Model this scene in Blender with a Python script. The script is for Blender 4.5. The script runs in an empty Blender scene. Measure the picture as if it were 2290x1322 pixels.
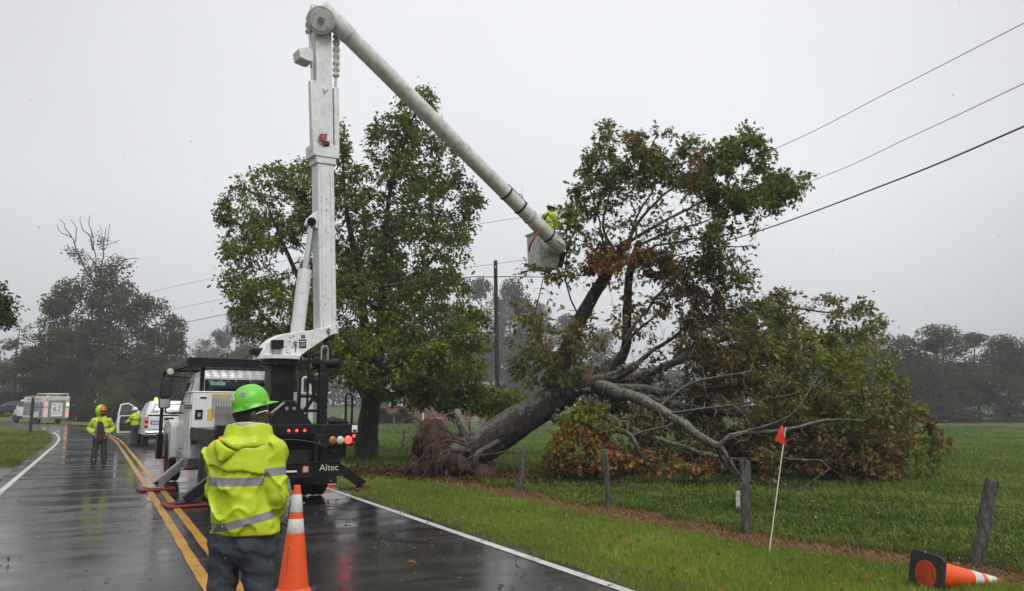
import bpy, bmesh, math, random
import numpy as np
from mathutils import Vector, Matrix, Euler

# ---------------------------------------------------------------- camera
SC = bpy.context.scene
COL = SC.collection
RAD = math.radians
FPX, CXP, CYP, HORIZ, CAMH = 1717.0, 1145.0, 661.0, 918.0, 1.68
PITCH = math.atan((HORIZ - CYP) / FPX)
cam = bpy.data.cameras.new("camera"); cam.sensor_width = 36.0; cam.lens = FPX / 2290 * 36.0
cam.clip_start = 0.05; cam.clip_end = 3000
CAM = bpy.data.objects.new("camera", cam); COL.objects.link(CAM)
CAM.location = (0, 0, CAMH); CAM.rotation_euler = (RAD(90) + PITCH, 0, 0)
SC.camera = CAM

# ---------------------------------------------------------------- sky and sun (rainy overcast)
SUN_EL, SUN_AZ = 52, 150            # sun hidden high behind the cloud, to the right behind the viewer
W = bpy.data.worlds.new("World"); SC.world = W; W.use_nodes = True
nt = W.node_tree; nt.nodes.clear()
def wn(t, **k):
    n = nt.nodes.new(t)
    for a, b in k.items(): setattr(n, a, b)
    return n
w_out = wn("ShaderNodeOutputWorld"); w_bg = wn("ShaderNodeBackground"); w_bg.inputs[1].default_value = 0.1
w_sky = wn("ShaderNodeTexSky", sky_type='NISHITA', sun_disc=False)
w_sky.sun_elevation = RAD(SUN_EL); w_sky.sun_rotation = RAD(SUN_AZ); w_sky.dust_density = 4; w_sky.air_density = 1.0
w_tc = wn("ShaderNodeTexCoord"); w_sep = wn("ShaderNodeSeparateXYZ")
w_rmp = wn("ShaderNodeValToRGB")
e = w_rmp.color_ramp.elements
e[0].position = 0.0; e[0].color = (3.85, 3.95, 4.12, 1)
e[1].position = 1.0; e[1].color = (11.5, 11.7, 12.2, 1)
m_ = w_rmp.color_ramp.elements.new(0.26); m_.color = (5.55, 5.66, 5.82, 1); m_ = w_rmp.color_ramp.elements.new(0.52); m_.color = (5.75, 5.85, 6.0, 1)
w_no = wn("ShaderNodeTexNoise"); w_no.inputs['Scale'].default_value = 1.3; w_no.inputs['Detail'].default_value = 3
w_no.inputs['Roughness'].default_value = 0.45
w_mr = wn("ShaderNodeMapRange"); w_mr.inputs[1].default_value = 0.3; w_mr.inputs[2].default_value = 0.7
w_mr.inputs[3].default_value = 0.82; w_mr.inputs[4].default_value = 1.06
w_mul = wn("ShaderNodeMixRGB", blend_type='MULTIPLY'); w_mul.inputs[0].default_value = 1
w_hsv = wn("ShaderNodeHueSaturation"); w_hsv.inputs['Saturation'].default_value = 0.25
w_mix = wn("ShaderNodeMixRGB"); w_mix.inputs[0].default_value = 0.92
L = nt.links.new
w_dot = wn("ShaderNodeVectorMath", operation='DOT_PRODUCT'); w_dot.inputs[1].default_value = (-.02, .965, .26)
w_gl = wn("ShaderNodeMapRange"); w_gl.interpolation_type = 'SMOOTHSTEP'; w_gl.inputs[1].default_value = .62; w_gl.inputs[2].default_value = 1.0; w_gl.inputs[3].default_value = .85; w_gl.inputs[4].default_value = 1.09
w_mul2 = wn("ShaderNodeMath", operation='MULTIPLY')      # thinner cloud, brighter, ahead
L(w_tc.outputs['Generated'], w_dot.inputs[0]); L(w_dot.outputs['Value'], w_gl.inputs[0]); L(w_mr.outputs[0], w_mul2.inputs[0]); L(w_gl.outputs[0], w_mul2.inputs[1])
L(w_tc.outputs['Generated'], w_sep.inputs[0]); L(w_sep.outputs['Z'], w_rmp.inputs[0])
L(w_tc.outputs['Generated'], w_no.inputs['Vector']); L(w_no.outputs['Fac'], w_mr.inputs[0])
L(w_rmp.outputs[0], w_mul.inputs[1]); L(w_mul2.outputs[0], w_mul.inputs[2])
L(w_sky.outputs[0], w_hsv.inputs['Color']); L(w_hsv.outputs[0], w_mix.inputs[1]); L(w_mul.outputs[0], w_mix.inputs[2])
L(w_mix.outputs[0], w_bg.inputs[0]); L(w_bg.outputs[0], w_out.inputs[0])
sun = bpy.data.lights.new("sun", 'SUN'); sun.energy = 1.5; sun.angle = RAD(25); sun.color = (1.0, 0.97, 0.93)
SUN = bpy.data.objects.new("sun", sun); COL.objects.link(SUN)
_sd = Vector((math.sin(RAD(SUN_AZ)) * math.cos(RAD(SUN_EL)), math.cos(RAD(SUN_AZ)) * math.cos(RAD(SUN_EL)), math.sin(RAD(SUN_EL))))
SUN.rotation_euler = (-_sd).to_track_quat('-Z', 'Y').to_euler(); SUN.location = (0, 0, 60)
vs = SC.view_settings; vs.view_transform = 'Standard'; vs.look = 'None'; vs.gamma = 1; vs.use_curve_mapping = False
vs.exposure = 0.54
cy = SC.cycles
cy.max_bounces = 6; cy.diffuse_bounces = 2; cy.glossy_bounces = 3; cy.transmission_bounces = 3; cy.volume_bounces = 0
cy.transparent_max_bounces = 6; cy.caustics_reflective = False; cy.caustics_refractive = False
cy.use_denoising = True; cy.sample_clamp_indirect = 4

# ---------------------------------------------------------------- measuring helpers
CP, SP = math.cos(PITCH), math.sin(PITCH)
def ray(x, y):
    dx = (x - CXP) / FPX; dy = (CYP - y) / FPX
    return Vector((dx, CP - dy * SP, SP + dy * CP))
def PX(x, y, d):                      # point seen at pixel (x, y) of the photograph, d metres ahead
    r = ray(x, y); return Vector((0, 0, CAMH)) + r * (d / r.y)
def GR(x, y, z=0.0):                  # the same on ground of height z
    r = ray(x, y); return Vector((0, 0, CAMH)) + r * ((z - CAMH) / r.z)
def ss(a, b, x):
    t = np.clip((x - a) / (b - a), 0, 1); return t * t * (3 - 2 * t)

# ---------------------------------------------------------------- materials
MATS = {}
def nodes_of(name):
    m = bpy.data.materials.new(name); m.use_nodes = True
    t = m.node_tree; t.nodes.clear()
    o = t.nodes.new("ShaderNodeOutputMaterial"); b = t.nodes.new("ShaderNodeBsdfPrincipled")
    t.links.new(b.outputs[0], o.inputs[0])
    MATS[name] = m
    return m, t, b, o
def nn(t, typ, ins=None, **k):
    n = t.nodes.new(typ)
    for a, b in k.items(): setattr(n, a, b)
    for a, b in (ins or {}).items():
        if isinstance(b, bpy.types.NodeSocket): t.links.new(b, n.inputs[a])
        else: n.inputs[a].default_value = b
    return n
def c4(c): return (c[0], c[1], c[2], 1.0)
def noise(t, scale, detail=4, rough=.55, vec=None, out='Fac'):
    n = nn(t, "ShaderNodeTexNoise", {'Scale': scale, 'Detail': detail, 'Roughness': rough})
    if vec is not None: t.links.new(vec, n.inputs['Vector'])
    return n.outputs[out]
def mapr(t, v, a, b, c=0., d=1.):
    return nn(t, "ShaderNodeMapRange", {0: v, 1: a, 2: b, 3: c, 4: d}).outputs[0]
def mixc(t, f, a, b, blend='MIX'):
    n = nn(t, "ShaderNodeMixRGB", blend_type=blend)
    for i, v in ((0, f), (1, a), (2, b)):
        if isinstance(v, bpy.types.NodeSocket): t.links.new(v, n.inputs[i])
        else: n.inputs[i].default_value = v if i == 0 else c4(v)
    return n.outputs[0]
def math_(t, op, a, b=0.0):
    n = nn(t, "ShaderNodeMath", operation=op)
    for i, v in ((0, a), (1, b)):
        if isinstance(v, bpy.types.NodeSocket): t.links.new(v, n.inputs[i])
        else: n.inputs[i].default_value = v
    return n.outputs[0]
def objco(t): return nn(t, "ShaderNodeTexCoord").outputs['Object']
def pm(name, col, rough=.5, metal=0., var=.15, vs=5., bump=0., bs=40., dirt=None, dirtamt=.5, ds=2.5, emit=None, es=0., coat=0., spec=.5):
    if name in MATS: return MATS[name]
    m, t, b, o = nodes_of(name)
    oc = objco(t)
    f = noise(t, vs, 5, .6, oc)
    f = mapr(t, f, .3, .7)
    c = mixc(t, f, [x * (1 - var) for x in col], [min(1, x * (1 + var)) for x in col])
    if dirt is not None:
        g = noise(t, ds, 7, .7, oc)
        g = mapr(t, g, .5, .72, 0, dirtamt)
        c = mixc(t, g, c, dirt)
    t.links.new(c, b.inputs['Base Color'])
    r = mapr(t, noise(t, vs * 2.3, 4, .6, oc), .3, .7, max(.02, rough * .8), min(1, rough * 1.2))
    t.links.new(r, b.inputs['Roughness'])
    b.inputs['Metallic'].default_value = metal; b.inputs['Specular IOR Level'].default_value = spec
    b.inputs['Coat Weight'].default_value = coat; b.inputs['Coat Roughness'].default_value = .08
    if bump:
        bp = nn(t, "ShaderNodeBump", {'Strength': bump, 'Distance': .02, 'Height': noise(t, bs, 5, .6, oc)})
        t.links.new(bp.outputs[0], b.inputs['Normal'])
    if emit is not None:
        b.inputs['Emission Color'].default_value = c4(emit); b.inputs['Emission Strength'].default_value = es
    return m

# ---------------------------------------------------------------- object helpers
def link(o, parent=None):
    COL.objects.link(o)
    if parent is not None: o.parent = parent
    return o
def tag(o, label=None, cat=None, group=None, kind=None):
    if label: o["label"] = label
    if cat: o["category"] = cat
    if group: o["group"] = group
    if kind: o["kind"] = kind
    return o
def empty(name, loc=(0, 0, 0), rz=0., label=None, cat=None, group=None):
    o = bpy.data.objects.new(name, None); o.empty_display_size = .2
    o.location = loc; o.rotation_euler = (0, 0, rz); link(o); tag(o, label, cat, group)
    return o
def copy_tree(o, parent=None):
    c = o.copy(); COL.objects.link(c); c.parent = parent
    for ch in list(o.children): copy_tree(ch, c)
    return c
def mesh_np(name, V, F=None, quads=None, tris=None, mats=None, smooth=False):
    """V (n,3); quads (m,4) and/or tris (k,3) or a list F of faces"""
    me = bpy.data.meshes.new(name)
    V = np.asarray(V, dtype=np.float32)
    if F is not None:
        me.from_pydata(V.tolist(), [], F)
    else:
        parts = []; sizes = []
        for a in (quads, tris):
            if a is not None and len(a):
                a = np.asarray(a, dtype=np.int32); parts.append(a.ravel()); sizes.append(np.full(len(a), a.shape[1], dtype=np.int32))
        loops = np.concatenate(parts); sz = np.concatenate(sizes)
        me.vertices.add(len(V)); me.vertices.foreach_set("co", V.ravel())
        me.loops.add(len(loops)); me.loops.foreach_set("vertex_index", loops)
        me.polygons.add(len(sz))
        st = np.concatenate([[0], np.cumsum(sz)[:-1]]).astype(np.int32)
        me.polygons.foreach_set("loop_start", st); me.polygons.foreach_set("loop_total", sz)
    me.polygons.foreach_set("use_smooth", np.full(len(me.polygons), bool(smooth)))
    me.update(calc_edges=True)
    for m in (mats or []): me.materials.append(m)
    return me
def vcol(me, C, name="Col"):
    a = me.color_attributes.new(name, 'FLOAT_COLOR', 'POINT')
    C = np.asarray(C, dtype=np.float32)
    if C.shape[1] == 3: C = np.concatenate([C, np.ones((len(C), 1), np.float32)], 1)
    a.data.foreach_set("color", C.ravel())
def vfloat(me, name, A):
    a = me.attributes.new(name, 'FLOAT', 'POINT'); a.data.foreach_set("value", np.asarray(A, dtype=np.float32))
def mobj(name, me, parent=None, **k):
    o = bpy.data.objects.new(name, me); link(o, parent); tag(o, **k); return o

class MB:
    """collects shapes; build() links them as ONE mesh object"""
    def __init__(s): s.v = []; s.f = []; s.mi = []; s.cur = 0
    def add(s, vs, fs):
        n = len(s.v); s.v += [tuple(v) for v in vs]; s.f += [tuple(i + n for i in f) for f in fs]; s.mi += [s.cur] * len(fs)
        return s
    def m(s, i): s.cur = i; return s
    def box(s, c, d, rot=None, taper=None):
        """centre, full sizes, optional Euler or Matrix, taper=(tx,ty) scale of the top"""
        x, y, z = d[0] / 2, d[1] / 2, d[2] / 2; tx, ty = taper or (1, 1)
        P = [(-x, -y, -z), (x, -y, -z), (x, y, -z), (-x, y, -z), (-x * tx, -y * ty, z), (x * tx, -y * ty, z), (x * tx, y * ty, z), (-x * tx, y * ty, z)]
        M = Matrix() if rot is None else (Euler(rot).to_matrix().to_4x4() if not isinstance(rot, Matrix) else rot.to_4x4())
        P = [M @ Vector(p) + Vector(c) for p in P]
        return s.add(P, [(0, 3, 2, 1), (4, 5, 6, 7), (0, 1, 5, 4), (1, 2, 6, 5), (2, 3, 7, 6), (3, 0, 4, 7)])
    def bx(s, x0, x1, y0, y1, z0, z1): return s.box(((x0 + x1) / 2, (y0 + y1) / 2, (z0 + z1) / 2), (x1 - x0, y1 - y0, z1 - z0))
    def tube(s, P, R, n=8, caps=True, flat=None):
        P = [Vector(p) for p in P]
        if not hasattr(R, '__len__'): R = [R] * len(P)
        T = [(P[min(i + 1, len(P) - 1)] - P[max(i - 1, 0)]).normalized() for i in range(len(P))]
        a = Vector((0, 0, 1)) if abs(T[0].z) < .9 else Vector((1, 0, 0))
        N = (a - T[0] * a.dot(T[0])).normalized()
        vs = []
        for i, p in enumerate(P):
            N = (N - T[i] * N.dot(T[i])).normalized(); B = T[i].cross(N)
            for k in range(n):
                w = 2 * math.pi * (k + .5) / n
                vs.append(p + (N * math.cos(w) + B * math.sin(w)) * R[i])
        fs = []
        for i in range(len(P) - 1):
            for k in range(n):
                k2 = (k + 1) % n; fs.append((i * n + k, i * n + k2, (i + 1) * n + k2, (i + 1) * n + k))
        if caps:
            fs.append(tuple(range(n - 1, -1, -1))); b = (len(P) - 1) * n; fs.append(tuple(b + k for k in range(n)))
        return s.add(vs, fs)
    def beam(s, a, b, w, h, up=(0, 0, 1), w2=None, h2=None):
        """rectangular bar a->b; w along the side axis, h along the up axis"""
        a, b = Vector(a), Vector(b); t = (b - a).normalized(); u = Vector(up); u = (u - t * u.dot(t)).normalized(); sd = t.cross(u)
        w2 = w if w2 is None else w2; h2 = h if h2 is None else h2
        vs = []
        for p, ww, hh in ((a, w, h), (b, w2, h2)):
            for i, j in ((-1, -1), (1, -1), (1, 1), (-1, 1)): vs.append(p + sd * (i * ww / 2) + u * (j * hh / 2))
        return s.add(vs, [(0, 1, 2, 3), (7, 6, 5, 4), (0, 4, 5, 1), (1, 5, 6, 2), (2, 6, 7, 3), (3, 7, 4, 0)])
    def prism(s, poly, off):
        """poly: list of 3D points of one face, off: extrusion vector"""
        n = len(poly); off = Vector(off); A = [Vector(p) for p in poly]
        return s.add(A + [p + off for p in A], [tuple(range(n - 1, -1, -1)), tuple(n + i for i in range(n))] + [(i, (i + 1) % n, n + (i + 1) % n, n + i) for i in range(n)])
    def lathe(s, prof, n=24, axis='Z', c=(0, 0, 0), M=None):
        """prof: (r, h) pairs"""
        vs = []; c = Vector(c)
        for r, h in prof:
            for k in range(n):
                w = 2 * math.pi * k / n; x, y = r * math.cos(w), r * math.sin(w)
                p = Vector((x, y, h)) if axis == 'Z' else (Vector((h, x, y)) if axis == 'X' else Vector((y, h, x)))
                if M is not None: p = M @ p
                vs.append(p + c)
        fs = []
        for i in range(len(prof) - 1):
            for k in range(n):
                k2 = (k + 1) % n; fs.append((i * n + k, i * n + k2, (i + 1) * n + k2, (i + 1) * n + k))
        if prof[0][0] > 1e-6: fs.append(tuple(range(n - 1, -1, -1)))
        if prof[-1][0] > 1e-6: fs.append(tuple((len(prof) - 1) * n + k for k in range(n)))
        return s.add(vs, fs)
    def build(s, name, mats, parent=None, smooth=False, bevel=0., label=None, cat=None, group=None, kind=None, ang=35, loc=None):
        me = bpy.data.meshes.new(name); me.from_pydata(s.v, [], s.f)
        if not isinstance(mats, (list, tuple)): mats = [mats]
        for q in mats: me.materials.append(q)
        me.polygons.foreach_set("material_index", s.mi)
        bm = bmesh.new(); bm.from_mesh(me); bmesh.ops.recalc_face_normals(bm, faces=bm.faces); bm.to_mesh(me); bm.free()
        if smooth:
            me.polygons.foreach_set("use_smooth", [True] * len(me.polygons)); me.set_sharp_from_angle(angle=RAD(ang))
        me.update()
        o = bpy.data.objects.new(name, me); link(o, parent); tag(o, label, cat, group, kind)
        if loc is not None: o.location = loc
        if bevel:
            b = o.modifiers.new("bevel", 'BEVEL'); b.width = bevel; b.segments = 2; b.limit_method = 'ANGLE'; b.angle_limit = RAD(40)
            b.harden_normals = False
        return o
def text(name, s, size, M, mat, parent=None, thick=.002, align='CENTER', sx=1.):
    """lettering as a thin mesh; M places it (text lies in its XY plane, +Z is the front)"""
    c = bpy.data.curves.new(name, 'FONT'); c.body = s; c.size = size; c.extrude = thick; c.align_x = align; c.align_y = 'CENTER'; c.resolution_u = 3
    to = bpy.data.objects.new(name, c)
    me = bpy.data.meshes.new_from_object(to); bpy.data.objects.remove(to); bpy.data.curves.remove(c)
    me.transform(M @ Matrix.Diagonal((sx, 1, 1, 1))); me.materials.clear(); me.materials.append(mat)
    return mobj(name, me, parent)
def frame(o, xdir, ydir):
    x = Vector(xdir).normalized(); y = Vector(ydir); y = (y - x * y.dot(x)).normalized(); z = x.cross(y)
    return Matrix(((x.x, y.x, z.x, o[0]), (x.y, y.y, z.y, o[1]), (x.z, y.z, z.z, o[2]), (0, 0, 0, 1)))

# ---------------------------------------------------------------- numpy noise and solid modelling
def _h(ix, iy, iz, seed):
    n = (ix * 374761393 + iy * 668265263 + iz * 2147483647 + seed * 1274126177) & 0xffffffff
    n = ((n ^ (n >> 13)) * 1274126177) & 0xffffffff
    n = n ^ (n >> 16)
    return (n & 0xffff) / 65535.0
def vnoise(x, y, z, seed=0):
    x, y, z = np.broadcast_arrays(np.asarray(x, float), np.asarray(y, float), np.asarray(z, float))
    ix, iy, iz = np.floor(x).astype(np.int64), np.floor(y).astype(np.int64), np.floor(z).astype(np.int64)
    fx, fy, fz = x - ix, y - iy, z - iz
    u, v, w = fx * fx * (3 - 2 * fx), fy * fy * (3 - 2 * fy), fz * fz * (3 - 2 * fz)
    r = 0
    for a in (0, 1):
        for b in (0, 1):
            for c in (0, 1):
                r = r + _h(ix + a, iy + b, iz + c, seed) * (u if a else 1 - u) * (v if b else 1 - v) * (w if c else 1 - w)
    return r
def fbm(x, y, z, seed=0, o=3):
    r, a, s = 0, .5, 1.0
    for i in range(o): r = r + a * vnoise(x * s, y * s, z * s, seed + i * 7); a *= .5; s *= 2.03
    return r
def smin(a, b, k):
    h = np.clip(.5 + .5 * (b - a) / k, 0, 1); return b * (1 - h) + a * h - k * h * (1 - h)
def smax(a, b, k): return -smin(-a, -b, k)
def cone(X, a, b, ra, rb):
    """distance to a round cone a->b"""
    a, b = np.array(a, float), np.array(b, float); d = b - a
    t = np.clip(((X[0] - a[0]) * d[0] + (X[1] - a[1]) * d[1] + (X[2] - a[2]) * d[2]) / max(1e-9, d @ d), 0, 1)
    q = np.sqrt((X[0] - a[0] - t * d[0]) ** 2 + (X[1] - a[1] - t * d[1]) ** 2 + (X[2] - a[2] - t * d[2]) ** 2)
    return q - (ra + (rb - ra) * t)
def ell(X, c, r):
    k = np.sqrt(((X[0] - c[0]) / r[0]) ** 2 + ((X[1] - c[1]) / r[1]) ** 2 + ((X[2] - c[2]) / r[2]) ** 2)
    return (k - 1) * min(r)
def rings(X, tab):
    """loft: rows (z, cx, cy, a, b)"""
    T = np.array(tab, float); z = X[2]
    cx, cyy, a, b = (np.interp(z, T[:, 0], T[:, i]) for i in (1, 2, 3, 4))
    k = np.sqrt(((X[0] - cx) / a) ** 2 + ((X[1] - cyy) / b) ** 2)
    d = (k - 1) * np.minimum(a, b)
    return np.maximum(d, np.maximum(T[0, 0] - z, z - T[-1, 0]))
def nets(f, lo, hi, h):
    """surface nets of f<0"""
    ax = [np.arange(lo[i], hi[i] + h, h) for i in range(3)]
    G = np.meshgrid(*ax, indexing='ij'); D = f(G)
    S = D < 0; nx, ny, nz = D.shape
    cnt = np.zeros((nx - 1, ny - 1, nz - 1)); pos = np.zeros((nx - 1, ny - 1, nz - 1, 3))
    offs = [(0, 0, 0), (1, 0, 0), (0, 1, 0), (1, 1, 0), (0, 0, 1), (1, 0, 1), (0, 1, 1), (1, 1, 1)]
    def sl(A, o): return A[o[0]:nx - 1 + o[0], o[1]:ny - 1 + o[1], o[2]:nz - 1 + o[2]]
    for a in range(8):
        for ax_ in range(3):
            oa = offs[a]
            if oa[ax_]: continue
            ob = list(oa); ob[ax_] = 1
            da, db = sl(D, oa), sl(D, ob); m = (da < 0) != (db < 0)
            t = np.where(m, da / np.where(np.abs(da - db) < 1e-12, 1, da - db), 0)
            cnt += m
            for k in range(3): pos[..., k] += m * (oa[k] + (t if k == ax_ else 0))
    act = cnt > 0; idx = -np.ones(act.shape, np.int64); idx[act] = np.arange(act.sum())
    I = np.argwhere(act); P = (I + pos[act] / cnt[act][:, None]) * h + np.array(lo)
    Q = []
    for ax_ in range(3):
        sa = [slice(1, -1)] * 3; sa[ax_] = slice(0, -1); sb = list(sa); sb[ax_] = slice(1, None)
        a, b = S[tuple(sa)], S[tuple(sb)]
        E = np.argwhere(a != b)
        if not len(E): continue
        fl = a[tuple(E.T)]
        E = E + np.array([0 if i == ax_ else 1 for i in range(3)])
        u, v = (ax_ + 1) % 3, (ax_ + 2) % 3
        du = np.zeros(3, int); du[u] = 1; dv = np.zeros(3, int); dv[v] = 1
        q = [idx[tuple((E - a1 * du - b1 * dv).T)] for a1, b1 in ((1, 1), (0, 1), (0, 0), (1, 0))]
        q = np.stack(q, 1); q[~fl] = q[~fl][:, ::-1]
        Q.append(q)
    return P, np.concatenate(Q)
def solid(name, f, lo, hi, h, mats, parent=None, attrs=None, **k):
    V, Q = nets(f, lo, hi, h)
    me = mesh_np(name, V, quads=Q, mats=mats if isinstance(mats, (list, tuple)) else [mats], smooth=True)
    for an, fn in (attrs or {}).items(): vfloat(me, an, fn(V.T))
    return mobj(name, me, parent, **k)

# ================================================================ THE SETTING
rng = np.random.default_rng(7)
def catmull(P, n=16):
    P = [np.array(p, float) for p in P]; out = []
    for i in range(len(P) - 1):
        p0, p1, p2, p3 = P[max(i - 1, 0)], P[i], P[i + 1], P[min(i + 2, len(P) - 1)]
        for k in range(n):
            t = k / n
            out.append(.5 * ((2 * p1) + (-p0 + p2) * t + (2 * p0 - 5 * p1 + 4 * p2 - p3) * t * t + (-p0 + 3 * p1 - 3 * p2 + p3) * t ** 3))
    out.append(P[-1]); return np.array(out)
ROADC = catmull([(9.8, -16), (5.6, -8), (1.35, 0), (-2.6, 7.36), (-6.65, 15), (-10.4, 22), (-16.3, 33), (-23.4, 46), (-30.8, 58), (-37.4, 67.5), (-45, 75), (-56, 83), (-72, 91), (-100, 101), (-160, 118)], 20)
FENCE = np.array([(-9.0, 30.5), (-4.6, 23.4), (-1.57, 18.4), (.16, 15.2), (1.61, 12.7), (3.14, 10.3), (4.9, 8.08), (7.2, 5.2), (12, -1.5)])
def sdist(X, Y, P):
    """signed distance to polyline P, positive to the right of its direction; also arc length"""
    X = np.asarray(X, float).ravel(); Y = np.asarray(Y, float).ravel()
    best = np.full(X.shape, 1e9); sg = np.zeros(X.shape); S = np.zeros(X.shape)
    A, B = P[:-1], P[1:]; ln = np.hypot(*(B - A).T); cs = np.concatenate([[0], np.cumsum(ln)])
    for i in range(len(A)):
        d = (B[i] - A[i]) / ln[i]
        rx, ry = X - A[i][0], Y - A[i][1]
        t = np.clip(rx * d[0] + ry * d[1], 0, ln[i]); ex, ey = rx - t * d[0], ry - t * d[1]
        q = np.hypot(ex, ey); c = d[1] * rx - d[0] * ry
        m = q < best; best[m] = q[m]; sg[m] = np.where(c[m] >= 0, 1, -1); S[m] = cs[i] + t[m]
    return best * sg, S
RC_ = ROADC[::7]
def road_d(X, Y): return sdist(X, Y, RC_)[0]
def fence_d(X, Y): return -sdist(X, Y, FENCE)[0]       # positive on the field side
HALF_L, HALF_R = 2.85, 3.3
def base_h(X, Y):
    X = np.asarray(X, float); Y = np.asarray(Y, float)
    q = np.maximum(0, -34 - X); z = .024 * q * q / (q + 4)
    z = np.minimum(z, 1.6)
    z = z + .5 * np.exp(-(((X + 12) / 24) ** 2 + ((Y - 72) / 15) ** 2))
    z = z + .75 * np.exp(-(((X + 60.5) / 5.5) ** 2 + ((Y - 94) / 4.5) ** 2))
    z = z + 3.0 * ss(120, 260, Y)
    return z
def hz(X, Y, rd=None):
    X = np.asarray(X, float); Y = np.asarray(Y, float)
    if rd is None: rd = road_d(X, Y).reshape(X.shape)
    z = base_h(X, Y)
    off = np.maximum(ss(HALF_R + .1, HALF_R + 1.6, rd), ss(HALF_L + .1, HALF_L + 2.2, -rd))
    z = z + off * (.05 + .10 * (fbm(X * .22, Y * .22, 0 * X, 3) - .45)) 
    return z
def h1(x, y): return float(hz(np.array([x]), np.array([y]))[0])

# ---- ground sheet
def axis(a, b, fine, lo, hi, grow=1.12):
    v = list(np.arange(lo, hi + 1e-6, fine)); st = fine
    while v[-1] < b: st *= grow; v.append(v[-1] + st)
    st = fine
    while v[0] > a: st *= grow; v.insert(0, v[0] - st)
    return np.array(v)
gx, gy = axis(-420, 420, .45, -42, 26), axis(-40, 480, .45, -2, 48)
GX, GY = np.meshgrid(gx, gy, indexing='ij')
rdg = road_d(GX, GY); fdg = fence_d(GX, GY)
GZ = hz(GX, GY, rdg.reshape(GX.shape))
onr = (rdg > -HALF_L - .1) & (rdg < HALF_R + .1)
GZ = GZ - np.where(onr.reshape(GX.shape), .03, 0)
nX, nY = GX.shape
ii = np.arange(nX * nY).reshape(nX, nY)
gq = np.stack([ii[:-1, :-1], ii[1:, :-1], ii[1:, 1:], ii[:-1, 1:]], -1).reshape(-1, 4)

m, t, b, o = nodes_of("ground")
def attr(t, n): return nn(t, "ShaderNodeAttribute", attribute_name=n).outputs['Fac']
oc = objco(t)
n1 = noise(t, .35, 4, .6, oc); n2 = noise(t, 3.5, 6, .7, oc); n3 = noise(t, 22, 5, .75, oc)
mown = mixc(t, mapr(t, n2, .3, .7), (.10, .16, .018), (.18, .22, .03))
mown = mixc(t, mapr(t, n3, .35, .68), mown, (.05, .075, .015))
mown = mixc(t, mapr(t, n1, .55, .75, 0, .5), mown, (.16, .15, .04))
fld = mixc(t, mapr(t, n2, .3, .7), (.045, .085, .018), (.085, .135, .03))
fld = mixc(t, mapr(t, n1, .4, .7, 0, .6), fld, (.085, .125, .038))
fld = mixc(t, mapr(t, n3, .4, .7, 0, .7), fld, (.02, .04, .01))
fd = attr(t, 'fence_d'); rd = attr(t, 'road_d')
wob = math_(t, 'MULTIPLY', math_(t, 'SUBTRACT', n2, .5), 1.4)
fdw = math_(t, 'ADD', fd, wob)
isl = mixc(t, mapr(t, n2, .35, .7), (.05, .075, .018), (.10, .10, .032))
mown = mixc(t, mapr(t, rd, -1., 1.), isl, mown)
g = mixc(t, mapr(t, fdw, .3, .7), mown, fld)
dead = mixc(t, mapr(t, n3, .35, .65), (.10, .05, .025), (.22, .125, .065))
dead = mixc(t, mapr(t, noise(t, 9, 5, .7, oc), .5, .7), dead, (.07, .035, .02))
strip = math_(t, 'MULTIPLY', mapr(t, fdw, -.55, -.3), mapr(t, fdw, .85, .55))
strip = math_(t, 'MULTIPLY', strip, attr(t, 'strip'))
g = mixc(t, strip, g, dead)
grav = mixc(t, mapr(t, noise(t, 45, 4, .8, oc), .35, .65), (.09, .085, .08), (.33, .31, .29))
gmask = math_(t, 'MULTIPLY', attr(t, 'gravel'), mapr(t, math_(t, 'ADD', n2, math_(t, 'MULTIPLY', n3, .4)), .45, .6))
g = mixc(t, gmask, g, grav)
t.links.new(g, b.inputs['Base Color']); b.inputs['Roughness'].default_value = .9; b.inputs['Specular IOR Level'].default_value = .2
bp = nn(t, "ShaderNodeBump", {'Strength': .8, 'Distance': .08, 'Height': n3}); t.links.new(bp.outputs[0], b.inputs['Normal'])
gme = mesh_np("ground", np.stack([GX.ravel(), GY.ravel(), GZ.ravel()], 1), quads=gq, mats=[m], smooth=True)
vfloat(gme, 'road_d', rdg); vfloat(gme, 'fence_d', fdg)
def gravel_w(X, Y, rd): return ss(25.5, 21, Y) * ss(-HALF_L - 4.2, -HALF_L - 2.6, rd) * (rd < 0)
def strip_w(X, Y): return ss(24, 19.5, Y)
vfloat(gme, 'gravel', gravel_w(GX.ravel(), GY.ravel(), rdg)); vfloat(gme, 'strip', strip_w(GX.ravel(), GY.ravel()))
mobj("ground", gme, kind="structure", label="grassy ground of verge, island and pasture along the wet road")

# ---- road
m, t, b, o = nodes_of("asphalt")
sA, tA = attr(t, 's'), attr(t, 't')
oc = objco(t)
cmb = nn(t, "ShaderNodeCombineXYZ", {0: math_(t, 'MULTIPLY', sA, 1.0), 1: math_(t, 'MULTIPLY', tA, .16), 2: 0.0}).outputs[0]
wav = noise(t, 1.6, 7, .68, cmb)                    # ridges lying across the lane
agg = noise(t, 70, 4, .8, oc); big = noise(t, .5, 4, .6, oc); mid = noise(t, 5, 6, .7, oc)
cmb2 = nn(t, "ShaderNodeCombineXYZ", {0: math_(t, 'MULTIPLY', sA, .05), 1: tA, 2: 3.0}).outputs[0]
lane = noise(t, 1.5, 3, .5, cmb2)                   # wheel tracks
c = mixc(t, mapr(t, mid, .3, .7), (.016, .016, .017), (.030, .029, .029))
c = mixc(t, mapr(t, agg, .45, .75, 0, .55), c, (.06, .059, .059))
left = mapr(t, tA, -.2, -.5)
c = mixc(t, math_(t, 'MULTIPLY', left, .5), c, (.042, .042, .044))
c = mixc(t, mapr(t, big, .5, .75, 0, .5), c, (.02, .02, .021))
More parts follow.
